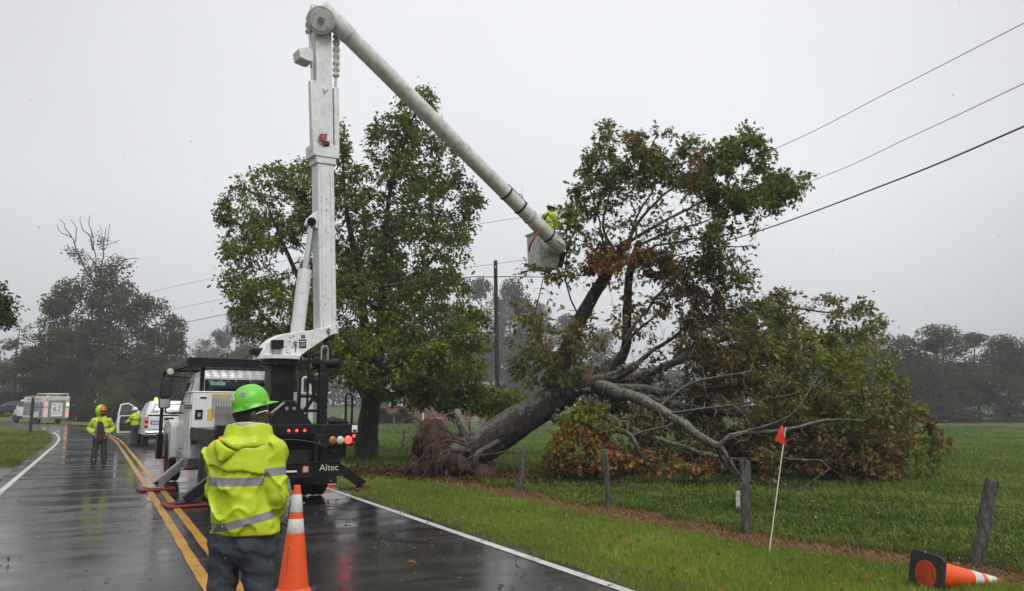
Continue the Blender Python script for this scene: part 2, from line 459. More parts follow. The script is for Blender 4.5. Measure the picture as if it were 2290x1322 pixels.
vo = nn(t, "ShaderNodeTexVoronoi", {'Scale': .55, 'Vector': nn(t, "ShaderNodeVectorMath", {0: cmb, 1: nn(t, "ShaderNodeVectorMath", {0: nn(t, "ShaderNodeTexNoise", {'Scale': 2.5, 'Detail': 5, 'Vector': cmb}).outputs['Color'], 3: .5}, operation='SCALE').outputs[0]}, operation='ADD').outputs[0]}, feature='DISTANCE_TO_EDGE')
crack = math_(t, 'MULTIPLY', mapr(t, vo.outputs['Distance'], .011, .0, 0, 1), mapr(t, mid, .42, .54))
c = mixc(t, crack, c, (.008, .008, .008))
t.links.new(c, b.inputs['Base Color'])
r = mapr(t, wav, .40, .62, .06, .34)
r = math_(t, 'ADD', r, mapr(t, lane, .35, .65, -.05, .10))
r = math_(t, 'ADD', r, mapr(t, agg, .4, .7, -.04, .08))
t.links.new(math_(t, 'MAXIMUM', r, .06), b.inputs['Roughness'])
b.inputs['Specular IOR Level'].default_value = .5
b.inputs['Coat Weight'].default_value = .15; b.inputs['Coat Roughness'].default_value = .12; b.inputs['Coat IOR'].default_value = 1.33
hh = math_(t, 'ADD', math_(t, 'MULTIPLY', wav, .55), math_(t, 'MULTIPLY', agg, .10))
hh = math_(t, 'SUBTRACT', hh, math_(t, 'MULTIPLY', crack, .3))
bp = nn(t, "ShaderNodeBump", {'Strength': .20, 'Distance': .016, 'Height': hh}); t.links.new(bp.outputs[0], b.inputs['Normal'])
M_ASPH = m
def offset_line(t0, P=None):
    P = ROADC if P is None else P
    T = np.gradient(P, axis=0); T /= np.hypot(*T.T)[:, None]
    return P + np.stack([T[:, 1], -T[:, 0]], 1) * np.asarray(t0).reshape(-1, 1)
def strip_mesh(name, tl, tr, dz, mats, P=None, n=2, crown=0.):
    P = ROADC if P is None else P
    cs = np.concatenate([[0], np.cumsum(np.hypot(*np.diff(P, axis=0).T))])
    V = []; S = []; TT = []
    for k in range(n):
        tt = tl + (tr - tl) * k / (n - 1); q = offset_line(tt, P)
        z = base_h(q[:, 0], q[:, 1]) + dz + .0004 * np.maximum(0, q[:, 1] - 30)
        V.append(np.column_stack([q, z])); S.append(cs); TT.append(np.full(len(P), 1.) * tt)
    V = np.array(V); m_ = len(P); ix = np.arange(n * m_).reshape(n, m_)
    Q = np.stack([ix[:-1, :-1], ix[1:, :-1], ix[1:, 1:], ix[:-1, 1:]], -1).reshape(-1, 4)
    me = mesh_np(name, V.reshape(-1, 3), quads=Q, mats=mats, smooth=True)
    vfloat(me, 's', np.array(S).ravel()); vfloat(me, 't', np.array(TT).ravel())
    return me
ROADC = catmull(ROADC[::10], 30)
road = mobj("road", strip_mesh("road", -HALF_L - .35, HALF_R + .22, .012, [M_ASPH], n=9), kind="structure", label="wet two lane asphalt road bending away to the left")

def paint(name, col, worn):
    m, t, b, o = nodes_of(name); oc = objco(t)
    w = mapr(t, math_(t, 'ADD', math_(t, 'MULTIPLY', noise(t, 7, 7, .75, oc), .7), math_(t, 'MULTIPLY', noise(t, 90, 3, .7, oc), .3)), worn, worn + .16)
    c = mixc(t, w, mixc(t, mapr(t, noise(t, 1.2, 4, .6, oc), .35, .7), col, [x * .72 for x in col]), (.035, .034, .033))
    t.links.new(c, b.inputs['Base Color']); b.inputs['Roughness'].default_value = .32
    bp = nn(t, "ShaderNodeBump", {'Strength': .25, 'Distance': .01, 'Height': noise(t, 60, 4, .7, oc)}); t.links.new(bp.outputs[0], b.inputs['Normal'])
    return m
M_YEL = paint("yellow_paint", (.50, .24, .012), .50); M_WHI = paint("white_paint", (.62, .61, .56), .52)
M_YELOLD = paint("worn_yellow_paint", (.30, .16, .02), .46)
def wob(n, a, sc, seed): x = np.arange(n) * sc; return a * (vnoise(x, 0 * x, 0 * x, seed) - .5)
nR = len(ROADC)
for nm, c0, w0, mt, z0 in (("yellow_line", -.125, .115, M_YEL, .018), ("yellow_line", .125, .115, M_YEL, .018)):
    e1 = c0 - w0 / 2 + wob(nR, .014, .35, 5); e2 = c0 + w0 / 2 + wob(nR, .014, .35, 9)
    P = ROADC; q1, q2 = offset_line(e1), offset_line(e2)
    def zz(q): return base_h(q[:, 0], q[:, 1]) + z0 + .0004 * np.maximum(0, q[:, 1] - 30)
    V = np.concatenate([np.column_stack([q1, zz(q1)]), np.column_stack([q2, zz(q2)])]); k = np.arange(nR - 1)
    mobj(nm, mesh_np(nm, V, quads=np.stack([k, nR + k, nR + k + 1, k + 1], 1), mats=[mt]), road)
mobj("white_edge_line", strip_mesh("white_edge_line", HALF_R - .06, HALF_R + .06, .018, [M_WHI]), road)
# the left edge line leaves the road at the side street
i_end = int(np.argmin(np.hypot(ROADC[:, 0] + 31, ROADC[:, 1] - 58.2)))
Ledge = offset_line(-HALF_L)[:i_end]
LP = np.concatenate([Ledge, catmull([Ledge[-1], (-35.2, 60.4), (-37.6, 61.2), (-40.5, 60.9), (-46, 59.6)], 10)[1:]])
mobj("white_edge_line", strip_mesh("white_edge_line", -.06, .06, .018, [M_WHI], P=LP), road)
# side street joining from the left
sp = [(-31, 58), (-35.2, 60.4), (-37.6, 61.2), (-40.5, 60.9), (-46, 59.6), (-60, 56), (-120, 42), (-120, 52), (-75, 66), (-58, 76), (-52, 79), (-44, 73), (-37, 65.5), (-33, 60)]
bm = bmesh.new(); bm.faces.new([bm.verts.new((x, y, 0)) for x, y in sp]); bmesh.ops.triangulate(bm, faces=bm.faces)
for _ in range(4): bmesh.ops.subdivide_edges(bm, edges=[e for e in bm.edges if e.calc_length() > 3], cuts=1); bmesh.ops.triangulate(bm, faces=bm.faces)
for v in bm.verts: v.co.z = float(base_h(np.array([v.co.x]), np.array([v.co.y]))[0]) + .017
sme = bpy.data.meshes.new("side_street"); bm.to_mesh(sme); bm.free(); sme.materials.append(M_ASPH)
vv = np.array([v.co[:] for v in sme.vertices]); vfloat(sme, 's', vv[:, 1]); vfloat(sme, 't', -1 + 0 * vv[:, 0])
mobj("side_street", sme, kind="structure", label="wet side street joining from the left behind the grass island")
SIDE = np.array(sp)
def in_poly(X, Y, P):
    c = np.zeros(X.shape, bool); n = len(P)
    for i in range(n):
        x1, y1 = P[i]; x2, y2 = P[(i + 1) % n]
        c ^= ((y1 > Y) != (y2 > Y)) & (X < (x2 - x1) * (Y - y1) / (y2 - y1 + 1e-12) + x1)
    return c
# tyre smears of rubber on the near lane
M_RUB = pm("rubber_smear", (.012, .012, .012), .22, var=.3, vs=12)
for k, pts in enumerate(([(975, 1217), (905, 1212), (868, 1203), (880, 1192), (915, 1186), (1000, 1184)], [(700, 1127), (740, 1128), (752, 1133), (790, 1140), (850, 1137)], [(752, 1163), (800, 1160), (842, 1151)], [(672, 1200), (720, 1196), (760, 1192)])):
    c = catmull([GR(x, y)[:2] for x, y in pts], 8); wd = .05 + .05 * np.sin(np.linspace(0, 3.14, len(c)))
    l, r_ = offset_line(-wd, c), offset_line(wd, c); n_ = len(c); kk = np.arange(n_ - 1)
    V = np.concatenate([np.column_stack([l, np.full(n_, .0165)]), np.column_stack([r_, np.full(n_, .0165)])])
    mobj("tyre_smear", mesh_np("tyre_smear", V, quads=np.stack([kk, n_ + kk, n_ + kk + 1, kk + 1], 1), mats=[M_RUB]), road)

# ---- grass blades (stuff)
def leafmat(name, rough=.45, trans=.35, mul=1.):
    m, t, b, o = nodes_of(name)
    c = nn(t, "ShaderNodeAttribute", attribute_name="Col").outputs['Color']
    c = nn(t, "ShaderNodeVectorMath", {0: c, 3: mul}, operation='SCALE').outputs[0]
    t.links.new(c, b.inputs['Base Color']); b.inputs['Roughness'].default_value = rough; b.inputs['Specular IOR Level'].default_value = .22
    tr = nn(t, "ShaderNodeBsdfTranslucent"); t.links.new(mixc(t, 1., c, (1.0, 1.0, .55), 'MULTIPLY'), tr.inputs[0])
    mx = nn(t, "ShaderNodeMixShader", {0: trans}); t.links.new(b.outputs[0], mx.inputs[1]); t.links.new(tr.outputs[0], mx.inputs[2])
    t.links.new(mx.outputs[0], o.inputs[0]); return m
M_GRASS = leafmat("grass_blade", .5, .40, 1.2); M_LEAF = leafmat("leaf", .42, .42, 1.3)
def blades(name, X, Y, H, Wd, lean, C, label, two=True):
    n = len(X); a = rng.uniform(0, 2 * np.pi, n); la = rng.uniform(0, 2 * np.pi, n)
    Z = hz(X, Y) - .01
    dx, dy = np.cos(a) * Wd / 2, np.sin(a) * Wd / 2; lx, ly = np.cos(la) * lean * H, np.sin(la) * lean * H
    B = np.stack([X, Y, Z], 1)
    v0 = B + np.stack([-dx, -dy, 0 * X], 1); v1 = B + np.stack([dx, dy, 0 * X], 1)
    if two:
        mid_ = B + np.stack([lx * .35, ly * .35, H * .62], 1)
        v2 = mid_ + np.stack([dx * .75, dy * .75, 0 * X], 1); v3 = mid_ - np.stack([dx * .75, dy * .75, 0 * X], 1)
        v4 = B + np.stack([lx, ly, H * np.sqrt(np.maximum(.1, 1 - .6 * lean ** 2))], 1)
        V = np.stack([v0, v1, v2, v3, v4], 1).reshape(-1, 3); k = np.arange(n)[:, None] * 5
        me = mesh_np(name, V, quads=k + np.array([[0, 1, 2, 3]]), tris=k + np.array([[3, 2, 4]]), mats=[M_GRASS])
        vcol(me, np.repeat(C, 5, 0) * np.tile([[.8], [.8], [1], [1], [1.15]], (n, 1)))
    else:
        v2 = B + np.stack([lx, ly, H], 1); V = np.stack([v0, v1, v2], 1).reshape(-1, 3)
        me = mesh_np(name, V, tris=np.arange(3 * n).reshape(-1, 3), mats=[M_GRASS]); vcol(me, np.repeat(C, 3, 0))
    return mobj(name, me, kind="stuff", label=label, cat="grass")
def fan(n, d0, d1, a0, a1, p=1.0):
    """points spread over a sector in front of the viewer, denser nearby"""
    d = d0 * (d1 / d0) ** (rng.random(n) ** p); a = np.radians(rng.uniform(a0, a1, n)); return d * np.sin(a), d * np.cos(a)
def lerpc(a, b, f): return np.array(a)[None] * (1 - f[:, None]) + np.array(b)[None] * f[:, None]
# mown verge
X, Y = fan(640000, 5.2, 34, -40, 44)
rd_, fd_ = road_d(X, Y), fence_d(X, Y); nz = fbm(X * 1.7, Y * 1.7, 0 * X, 11)
edge = HALF_R + .10 + .3 * (vnoise(X * 2.1, Y * 2.1, 0 * X, 21) - .35)
ok = (rd_ > edge) & (fd_ < -.25 + (nz - .45) * 1.2) & (rng.random(len(X)) > .35 * ss(-.6, -.2, fd_) * strip_w(X, Y))
X, Y, nz, rd_ = X[ok], Y[ok], nz[ok], rd_[ok]; d = np.hypot(X, Y); f = rng.random(len(X)); pat = fbm(X * .6, Y * .6, 0 * X, 14)
C = lerpc((.085, .15, .018), (.225, .29, .040), np.clip(f * .55 + (pat - .36) * 1.7, 0, 1))
ed = (rd_ < HALF_R + .75 * (pat + .3)) & (rng.random(len(X)) < .6); C[ed] = C[ed] * .45 + np.array([.10, .085, .035]) * .55
dry = rng.random(len(X)) < .07; C[dry] = (.22, .18, .07)
blades("mown_grass", X, Y, (.035 + .055 * f) * (.7 + .6 * nz), .0042 + .0008 * d, .2 + .9 * rng.random(len(X)), C, "short mown bright green grass on the roadside verge", two=False)
# pasture
X, Y = fan(560000, 6.5, 95, -27, 46, .9)
rd_, fd_ = road_d(X, Y), fence_d(X, Y); nz = fbm(X * 1.1, Y * 1.1, 0 * X, 31); d = np.hypot(X, Y)
ok = (rd_ > HALF_R + .3) & (fd_ > .35 + (nz - .45) * 1.4)
X, Y, nz, d, fd_ = X[ok], Y[ok], nz[ok], d[ok], fd_[ok]; f = rng.random(len(X)); pat = fbm(X * .35, Y * .35, 0 * X, 34, 4); lush = vnoise(X * .9, Y * .9, 0 * X, 35)
C = lerpc((.045, .088, .016), (.14, .20, .038), np.clip(f * .75 + (pat - .45) * 2.0, 0, 1))
dry = rng.random(len(X)) < .04; C[dry] = (.15, .13, .05)
H = (.04 + .12 * f) * (.30 + 1.5 * nz + 1.1 * np.maximum(0, lush - .62)) * (1 - .35 * ss(20, 50, d))
ln_ = .3 + .7 * rng.random(len(X)); nr = d < 17
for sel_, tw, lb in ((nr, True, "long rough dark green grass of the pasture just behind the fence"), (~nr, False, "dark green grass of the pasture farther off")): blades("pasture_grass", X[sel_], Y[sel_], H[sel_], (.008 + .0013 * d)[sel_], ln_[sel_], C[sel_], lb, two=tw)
# island and far verges on the left
X, Y = fan(200000, 11, 70, -46, -12, .8)
rd_ = road_d(X, Y); nz = fbm(X * 1.1, Y * 1.1, 0 * X, 51); d = np.hypot(X, Y)
gw = gravel_w(X, Y, rd_)
ok = (rd_ < -HALF_L - .22 - .3 * nz) & ~in_poly(X, Y, SIDE) & (rng.random(len(X)) > gw * 1.3) & ((Y < 60) | (X < -60))
X, Y, nz, d = X[ok], Y[ok], nz[ok], d[ok]; f = rng.random(len(X)); pat = fbm(X * .5, Y * .5, 0 * X, 54, 4)
C = lerpc((.06, .10, .016), (.17, .175, .04), np.clip(f * .6 + (pat - .4) * 1.6, 0, 1))
blades("island_grass", X, Y, (.05 + .11 * f) * (.5 + nz), .007 + .0013 * d, .3 + .6 * rng.random(len(X)), C, "wet olive green grass on the island between the two roads", two=False)
# dead grass strip along the fence
X, Y = fan(120000, 5.5, 25, -20, 46)
fd_ = fence_d(X, Y); nz = fbm(X * 1.1, Y * 1.1, 0 * X, 61)
ok = (fd_ > -.55 - (nz - .4) * .9) & (fd_ < .75 + (nz - .45) * 1.2) & (rng.random(len(X)) < strip_w(X, Y))
X, Y = X[ok], Y[ok]; f = rng.random(len(X)); d = np.hypot(X, Y)
C = lerpc((.085, .04, .022), (.27, .15, .075), f ** 1.3)
o_ = blades("dead_grass", X, Y, .03 + .06 * f, .010 + .0012 * d, 1.2 + 1.6 * rng.random(len(X)), C, "strip of brown dead grass and leaves along the fence line", two=False)

# ================================================================ TREES
def barkmat(name, c1, c2, lichen, la=.5, top=True, sc=1.):
    m, t, b, o = nodes_of(name); oc = objco(t)
    mp = nn(t, "ShaderNodeMapping", {'Vector': oc, 'Scale': (9 * sc, 9 * sc, 2.4 * sc)}).outputs[0]
    f = noise(t, 1.6, 8, .72, mp); f2 = noise(t, 5.5, 7, .75, oc)
    c = mixc(t, mapr(t, f, .38, .64), c1, c2)
    nz_ = nn(t, "ShaderNodeSeparateXYZ", {0: nn(t, "ShaderNodeNewGeometry").outputs['Normal']}).outputs[2]
    spk = noise(t, 17, 5, .8, oc)
    lm = mapr(t, math_(t, 'ADD', math_(t, 'ADD', math_(t, 'MULTIPLY', f2, .45), math_(t, 'MULTIPLY', spk, .55)), math_(t, 'MULTIPLY', nz_, .20 if top else .04)), .585, .645, 0, la)
    c = mixc(t, lm, c, mixc(t, mapr(t, noise(t, 30, 4, .7, oc), .35, .65), lichen, [x * .55 for x in lichen]))
    t.links.new(c, b.inputs['Base Color']); b.inputs['Roughness'].default_value = .75
    h_ = math_(t, 'ADD', f, math_(t, 'MULTIPLY', f2, .5))
    bp = nn(t, "ShaderNodeBump", {'Strength': 1., 'Distance': .09, 'Height': h_}); t.links.new(bp.outputs[0], b.inputs['Normal'])
    return m
M_BARK = barkmat("oak_bark", (.008, .006, .005), (.060, .046, .036), (.25, .255, .17), .72)
M_BARKP = barkmat("pale_branch_bark", (.028, .023, .019), (.15, .135, .112), (.33, .34, .24), .8)
M_BARKD = barkmat("dark_wet_bark", (.010, .008, .006), (.05, .04, .032), (.13, .14, .09), .45, top=False)
M_BARKF = pm("far_bark", (.035, .03, .026), .8, var=.4, vs=3)
def resample(pts, seg):
    P = catmull(pts, 10); L = np.concatenate([[0], np.cumsum(np.linalg.norm(np.diff(P, axis=0), axis=1))])
    n = max(2, int(L[-1] / seg) + 1); s = np.linspace(0, L[-1], n)
    return np.stack([np.interp(s, L, P[:, i]) for i in range(3)], 1), s / L[-1]
class Grow:
    def __init__(s, seed): s.P = []; s.D = []; s.R = []; s.paths = []; s.r = np.random.default_rng(seed)
    def limb(s, pts, r0, r1, kind=0, seg=.3, wig=0.):
        P, u = resample([tuple(p) for p in pts], seg)
        if wig:
            P[1:-1] += s.r.normal(0, wig, (len(P) - 2, 3)); k_ = s.r.uniform(0, 50); q_n = np.arange(len(P)) * .45 + k_; env = np.sin(np.linspace(0, np.pi, len(P)))
            for j in range(3): P[:, j] += env * .10 * (vnoise(q_n, q_n * 0, q_n * 0 + j, 3) - .5)
        R = r0 + (r1 - r0) * u ** .8; D = np.gradient(P, axis=0); D /= np.linalg.norm(D, axis=1)[:, None] + 1e-9
        s.paths.append((P, R, kind)); s.P += list(P); s.D += list(D); s.R += list(R)
    def reach(s, A, rmin=.006, seg=.4, kind=1, rk=.011, bow=.3, jit=.05, rcap=.06):
        A = np.asarray(A); n0 = len(s.P); cap = n0 + len(A) * 14
        P = np.zeros((cap, 3)); D = np.zeros((cap, 3)); R = np.zeros(cap); P[:n0] = s.P; D[:n0] = s.D; R[:n0] = s.R; n = n0
        dm = np.full(len(A), 1e9)
        for i in range(0, n0, 400): dm = np.minimum(dm, np.linalg.norm(A[:, None] - P[None, i:min(i + 400, n0)], axis=2).min(1))
        ends = []
        for k in np.argsort(dm):
            a = A[k]; df = a - P[:n]; q = np.linalg.norm(df, axis=1) + 1e-6
            cs = (df * D[:n]).sum(1) / q
            i = int(np.argmin(q * (1.25 - .35 * cs) - 2.0 * np.minimum(R[:n], .06)))
            ln = q[i]
            if ln < .08: ends.append((a, D[i])); continue
            m_ = min(12, max(2, int(ln / seg) + 1)); t = np.linspace(0, 1, m_ + 1)[:, None]
            c = P[i] + D[i] * ln * bow + s.r.normal(0, jit * ln, 3)
            path = (1 - t) ** 2 * P[i] + 2 * t * (1 - t) * c + t * t * a
            path[1:-1] += s.r.normal(0, .022 * ln / m_ + .008, (m_ - 1, 3))
            r0 = min(R[i] * .75, rmin + rk * ln, rcap); rr = r0 + (rmin * .6 - r0) * t[:, 0]
            s.paths.append((path, rr, kind))
            dd = np.gradient(path, axis=0); dd /= np.linalg.norm(dd, axis=1)[:, None] + 1e-9
            P[n:n + m_] = path[1:]; D[n:n + m_] = dd[1:]; R[n:n + m_] = rr[1:]; n += m_
            ends.append((path, dd[-1], k))
        s.P = list(P[:n]); s.D = list(D[:n]); s.R = list(R[:n])
        return [e for e in ends if len(e) == 3]
def tubes(name, paths, mats, parent, sides=(12, 7, 4), rough=.0, seed=1):
    VV = []; QQ = []; n0 = 0
    for P, R, _ in paths:
        k = sides[0] if R[0] > .12 else (sides[1] if R[0] > .03 else sides[2])
        T = np.gradient(P, axis=0); T /= np.linalg.norm(T, axis=1)[:, None] + 1e-9
        g = np.abs(T.mean(0)); ref = np.eye(3)[int(np.argmin(g))]
        U = np.cross(T, ref); U /= np.linalg.norm(U, axis=1)[:, None] + 1e-9; Wv = np.cross(T, U)
        w = 2 * np.pi * np.arange(k) / k
        rad = R[:, None] * np.ones(k)[None]
        if rough and R[0] > .07:
            pp = P[:, None] + (U[:, None] * np.cos(w)[None, :, None] + Wv[:, None] * np.sin(w)[None, :, None]) * rad[..., None]
            if R[0] > .2:
                fu = np.abs(2 * vnoise(np.cos(w)[None, :] * 4.5 + P[:, :1] * .9, np.sin(w)[None, :] * 4.5 + P[:, 1:2] * .9, P[:, 2:] * .9 + 0 * rad, seed + 5) - 1); rad = rad * (1 - .07 * (1 - fu) ** 5 + .03 * (vnoise(pp[..., 0] * 14, pp[..., 1] * 14, pp[..., 2] * 14, 3) - .5))
            rad = rad * (1 + rough * (fbm(pp[..., 0] * 3.5, pp[..., 1] * 3.5, pp[..., 2] * 3.5, seed, 3) - .42) * 2)
        V = P[:, None] + (U[:, None] * np.cos(w)[None, :, None] + Wv[:, None] * np.sin(w)[None, :, None]) * rad[..., None]
        m_ = len(P); ix = n0 + np.arange(m_ * k).reshape(m_, k); jx = np.roll(ix, -1, 1)
        QQ.append(np.stack([ix[:-1], jx[:-1], jx[1:], ix[1:]], -1).reshape(-1, 4)); VV.append(V.reshape(-1, 3)); n0 += m_ * k
        if R[-1] > .02:                                    # close a sawn or snapped end
            VV.append(P[-1:] + T[-1:] * R[-1] * .5); i_ = np.full(k, n0); QQ.append(np.stack([ix[-1], jx[-1], i_, i_], -1)); n0 += 1
    V = np.concatenate(VV); Q = np.concatenate(QQ); tri = Q[:, 2] == Q[:, 3]
    return mobj(name, mesh_np(name, V, quads=Q[~tri], tris=Q[tri][:, :3], mats=mats, smooth=True), parent)
LEAF_LOBE = np.array([(0, 0), (.27, .25), (.40, .09), (.62, .33), (.70, .10), (1, 0), (.70, -.10), (.62, -.33), (.40, -.09), (.27, -.25)])
LEAF_STAR = np.array([(0, 0), (.34, .30), (.48, .11), (.74, .26), (1, 0), (.74, -.26), (.48, -.11), (.34, -.30)])
LEAF_KITE = np.array([(0, 0), (.5, .3), (1, 0), (.5, -.3)])
def leaves(name, tpl, P, size, axis_, C, parent, mat, r, droop=.35, curl=.25, upb=.5):
    n = len(P)
    a = axis_ + r.normal(0, .75, (n, 3)); a[:, 2] -= droop; a /= np.linalg.norm(a, axis=1)[:, None]
    u = r.normal(0, 1, (n, 3)); u[:, 2] += upb * 2; u -= a * (u * a).sum(1)[:, None]; u /= np.linalg.norm(u, axis=1)[:, None] + 1e-9
    s = np.cross(u, a); k = len(tpl)
    x, y = tpl[:, 0], tpl[:, 1]; z = -curl * (x - .3) ** 2 + .35 * np.abs(y)
    V = P[:, None] + size[:, None, None] * (a[:, None] * x[None, :, None] + s[:, None] * y[None, :, None] + u[:, None] * z[None, :, None])
    me = mesh_np(name, V.reshape(-1, 3), quads=np.arange(n * k).reshape(n, k), mats=[mat]); vcol(me, np.repeat(C, k, 0))
    return mobj(name, me, parent)
def leafpts(ends, per, spread, r, lo=.35):
    P = []; A = []; K = []
    for path, d, k in ends:
        n = r.poisson(per[k]) if hasattr(per, '__len__') else r.poisson(per)
        if n < 1: continue
        u = lo + (1 - lo) * r.random(n) ** .6; i = u * (len(path) - 1); i0 = np.minimum(i.astype(int), len(path) - 2); f = (i - i0)[:, None]
        b_ = path[i0] * (1 - f) + path[i0 + 1] * f
        # bunch the leaves in rosettes along the twig
        o_ = r.normal(0, 1, (n, 3)) * (spread * (.35 + .65 * r.random((n, 1)))); o_[:, 2] *= .75
        P.append(b_ + o_); A.append(np.tile(d, (n, 1)) * .6 + o_ / (spread + 1e-6) * .35); K.append(np.full(n, k))
    return np.concatenate(P), np.concatenate(A), np.concatenate(K)

def cluster_points(regs, r, k=1.):
    A = []; I = []
    for j, (cx, cy_, rx, ry, d, dd, n, *_r) in enumerate(regs):
        n = int(n * k); a = r.uniform(0, 2 * np.pi, n); q = np.sqrt(r.random(n))
        for x, y, dz in zip(cx + rx * q * np.cos(a), cy_ + ry * q * np.sin(a), np.clip(r.normal(0, .6, n), -1.3, 1.3) * dd): A.append(PX(x, y, d + dz)[:]); I.append(j)
    return np.array(A), np.array(I)

# ---------------------------------------------------------------- the standing oak
oak_b = GR(818, 1030); OD = oak_b.y
oak = empty("oak_tree", oak_b, 0, "tall green oak standing on the verge behind the bucket truck", "tree")
def o_(x, y, dd=0.): return PX(x, y, OD + dd) - oak_b
G = Grow(11)
G.limb([(0, 0, -.15), o_(820, 990), o_(826, 930), o_(832, 880)], .42, .33, seg=.2)
G.limb([o_(832, 890), o_(820, 800, .2), o_(812, 700, .4), o_(800, 600, .5), o_(775, 470, .3), o_(765, 330, .2)], .26, .03)
G.limb([o_(826, 900), o_(770, 800, -.4), o_(700, 690, -.8), o_(640, 560, -.8), o_(590, 440, -.5)], .19, .025)
G.limb([o_(836, 880), o_(850, 760, .2), o_(856, 600, .3), o_(872, 430, .1), o_(905, 320, 0), o_(940, 215, 0)], .22, .02)
G.limb([o_(838, 890), o_(885, 882, -.6), o_(940, 862, -1.2), o_(1010, 868, -1.6), o_(1075, 888, -1.8), o_(1130, 905, -1.8)], .15, .02)
G.limb([o_(850, 740), o_(900, 660, .8), o_(960, 590, 1.3), o_(1030, 500, 1.5)], .12, .02)
G.limb([o_(850, 700), o_(790, 640, -1.5), o_(880, 640, -2.4), o_(990, 620, -2.6)], .10, .02)
G.limb([o_(770, 800), o_(690, 780, -1.5), o_(600, 720, -2.0), o_(530, 610, -1.6)], .11, .02)
G.limb([o_(840, 860), o_(800, 820, -1.6), o_(760, 790, -2.6), o_(720, 830, -3.0)], .10, .02)
G.limb([o_(845, 850), o_(910, 800, -1.8), o_(980, 760, -2.6), o_(1060, 740, -2.2)], .11, .02)
G.limb([o_(940, 862, -1.2), o_(975, 890, -1.5), o_(1000, 925, -1.6)], .05, .012)
OAKR = [(600, 470, 105, 95, 0, 2.0, 95), (700, 430, 70, 65, 0, 2, 40), (555, 590, 68, 110, -.5, 1.8, 70), (610, 700, 100, 90, -.8, 2, 95), (745, 520, 85, 170, .3, 2.2, 120), (765, 320, 16, 42, .2, .4, 14),
        (935, 255, 42, 62, 0, .8, 40), (882, 320, 62, 70, 0, 1.2, 55), (965, 370, 62, 75, .2, 1.4, 60), (865, 450, 100, 95, .2, 1.8, 95), (1015, 470, 56, 80, .8, 1.4, 60), (930, 570, 125, 95, 0, 2.2, 120),
        (800, 680, 150, 110, -.4, 2.6, 190), (960, 700, 110, 95, -.8, 2.4, 130), (690, 810, 75, 75, -1.6, 1.6, 70), (850, 800, 140, 75, -1.6, 2.0, 150), (990, 810, 95, 55, -1.8, 1.5, 85), (1010, 880, 85, 30, -1.7, .8, 55), (1110, 900, 60, 34, -1.8, .7, 45), (920, 880, 70, 30, -1.5, .8, 26), (1050, 745, 50, 50, -1.5, 1.0, 30),
        (500, 480, 14, 25, -.3, .5, 8), (1060, 440, 16, 30, .8, .5, 10), (1010, 905, 30, 35, -1.6, .5, 16), (660, 380, 70, 20, -.2, 1., 18), (805, 600, 110, 70, 1.5, 1.5, 60)]
OAKR = [(a, b_, c, d, OD + e_, f_, g_) for a, b_, c, d, e_, f_, g_ in OAKR]
A, AI = cluster_points(OAKR, G.r, 1.65); A = A - np.array(oak_b[:])
ends = G.reach(A, rmin=.007)
tubes("trunk", [p for p in G.paths if p[2] == 0], [M_BARKD], oak, (16, 8, 5), .16)
tubes("branches", [p for p in G.paths if p[2] == 1], [M_BARKD], oak, (8, 6, 3))
P, Ax, K = leafpts(ends, 22., .165, G.r)
cl = fbm(P[:, 0] * .55, P[:, 1] * .55, P[:, 2] * .55, 71); f = np.clip((cl - .28) * 1.9 + G.r.normal(0, .22, len(P)), 0, 1)
C = lerpc((.045, .072, .010), (.165, .215, .024), f); low = np.clip((4.5 - P[:, 2]) / 3, 0, 1)[:, None]
C = C * (1 - .35 * low) + np.array([.21, .26, .03]) * .35 * low
br = G.r.random(len(P)) < (.10 + .25 * (cl < .33)); C[br] = lerpc((.06, .035, .015), (.10, .07, .02), G.r.random(br.sum()))
leaves("crown", LEAF_STAR, P, G.r.uniform(.09, .20, len(P)), Ax, C, oak, M_LEAF, G.r)

# ---------------------------------------------------------------- the fallen oak
FD = 20.0
ftree_b = GR(1075, 1045)
ftree = empty("fallen_oak", ftree_b, 0, "huge uprooted oak toppled across the pasture with bare root ball and reddening leaves", "fallen tree")
fb = np.array(ftree_b[:])
def q_(x, y, d): return tuple(PX(x, y, d) - ftree_b)
G = Grow(23)
T0 = 19.3
G.limb([q_(1020, 1030, T0), q_(1090, 988, T0), q_(1160, 943, T0), q_(1225, 903, T0), q_(1275, 872, T0 + .1)], .47, .36, seg=.06)
G.limb([q_(1215, 905, T0), q_(1290, 868, T0 - .2), q_(1345, 852, T0 - .35), q_(1385, 838, T0 - .5), q_(1424, 815, T0 - .6)], .30, .10, seg=.16)
G.limb([q_(1235, 890, T0 + .2), q_(1262, 800, T0 + .3), q_(1292, 725, T0 + .3), q_(1325, 665, T0 + .2), q_(1372, 590, T0), q_(1400, 545, T0)], .26, .12, seg=.2)
G.limb([q_(1330, 860, T0 + .9), q_(1395, 790, T0 + 1.0), q_(1402, 700, T0 + .8), q_(1408, 610, T0 + .6), q_(1430, 540, T0 + .4)], .16, .09, seg=.2)
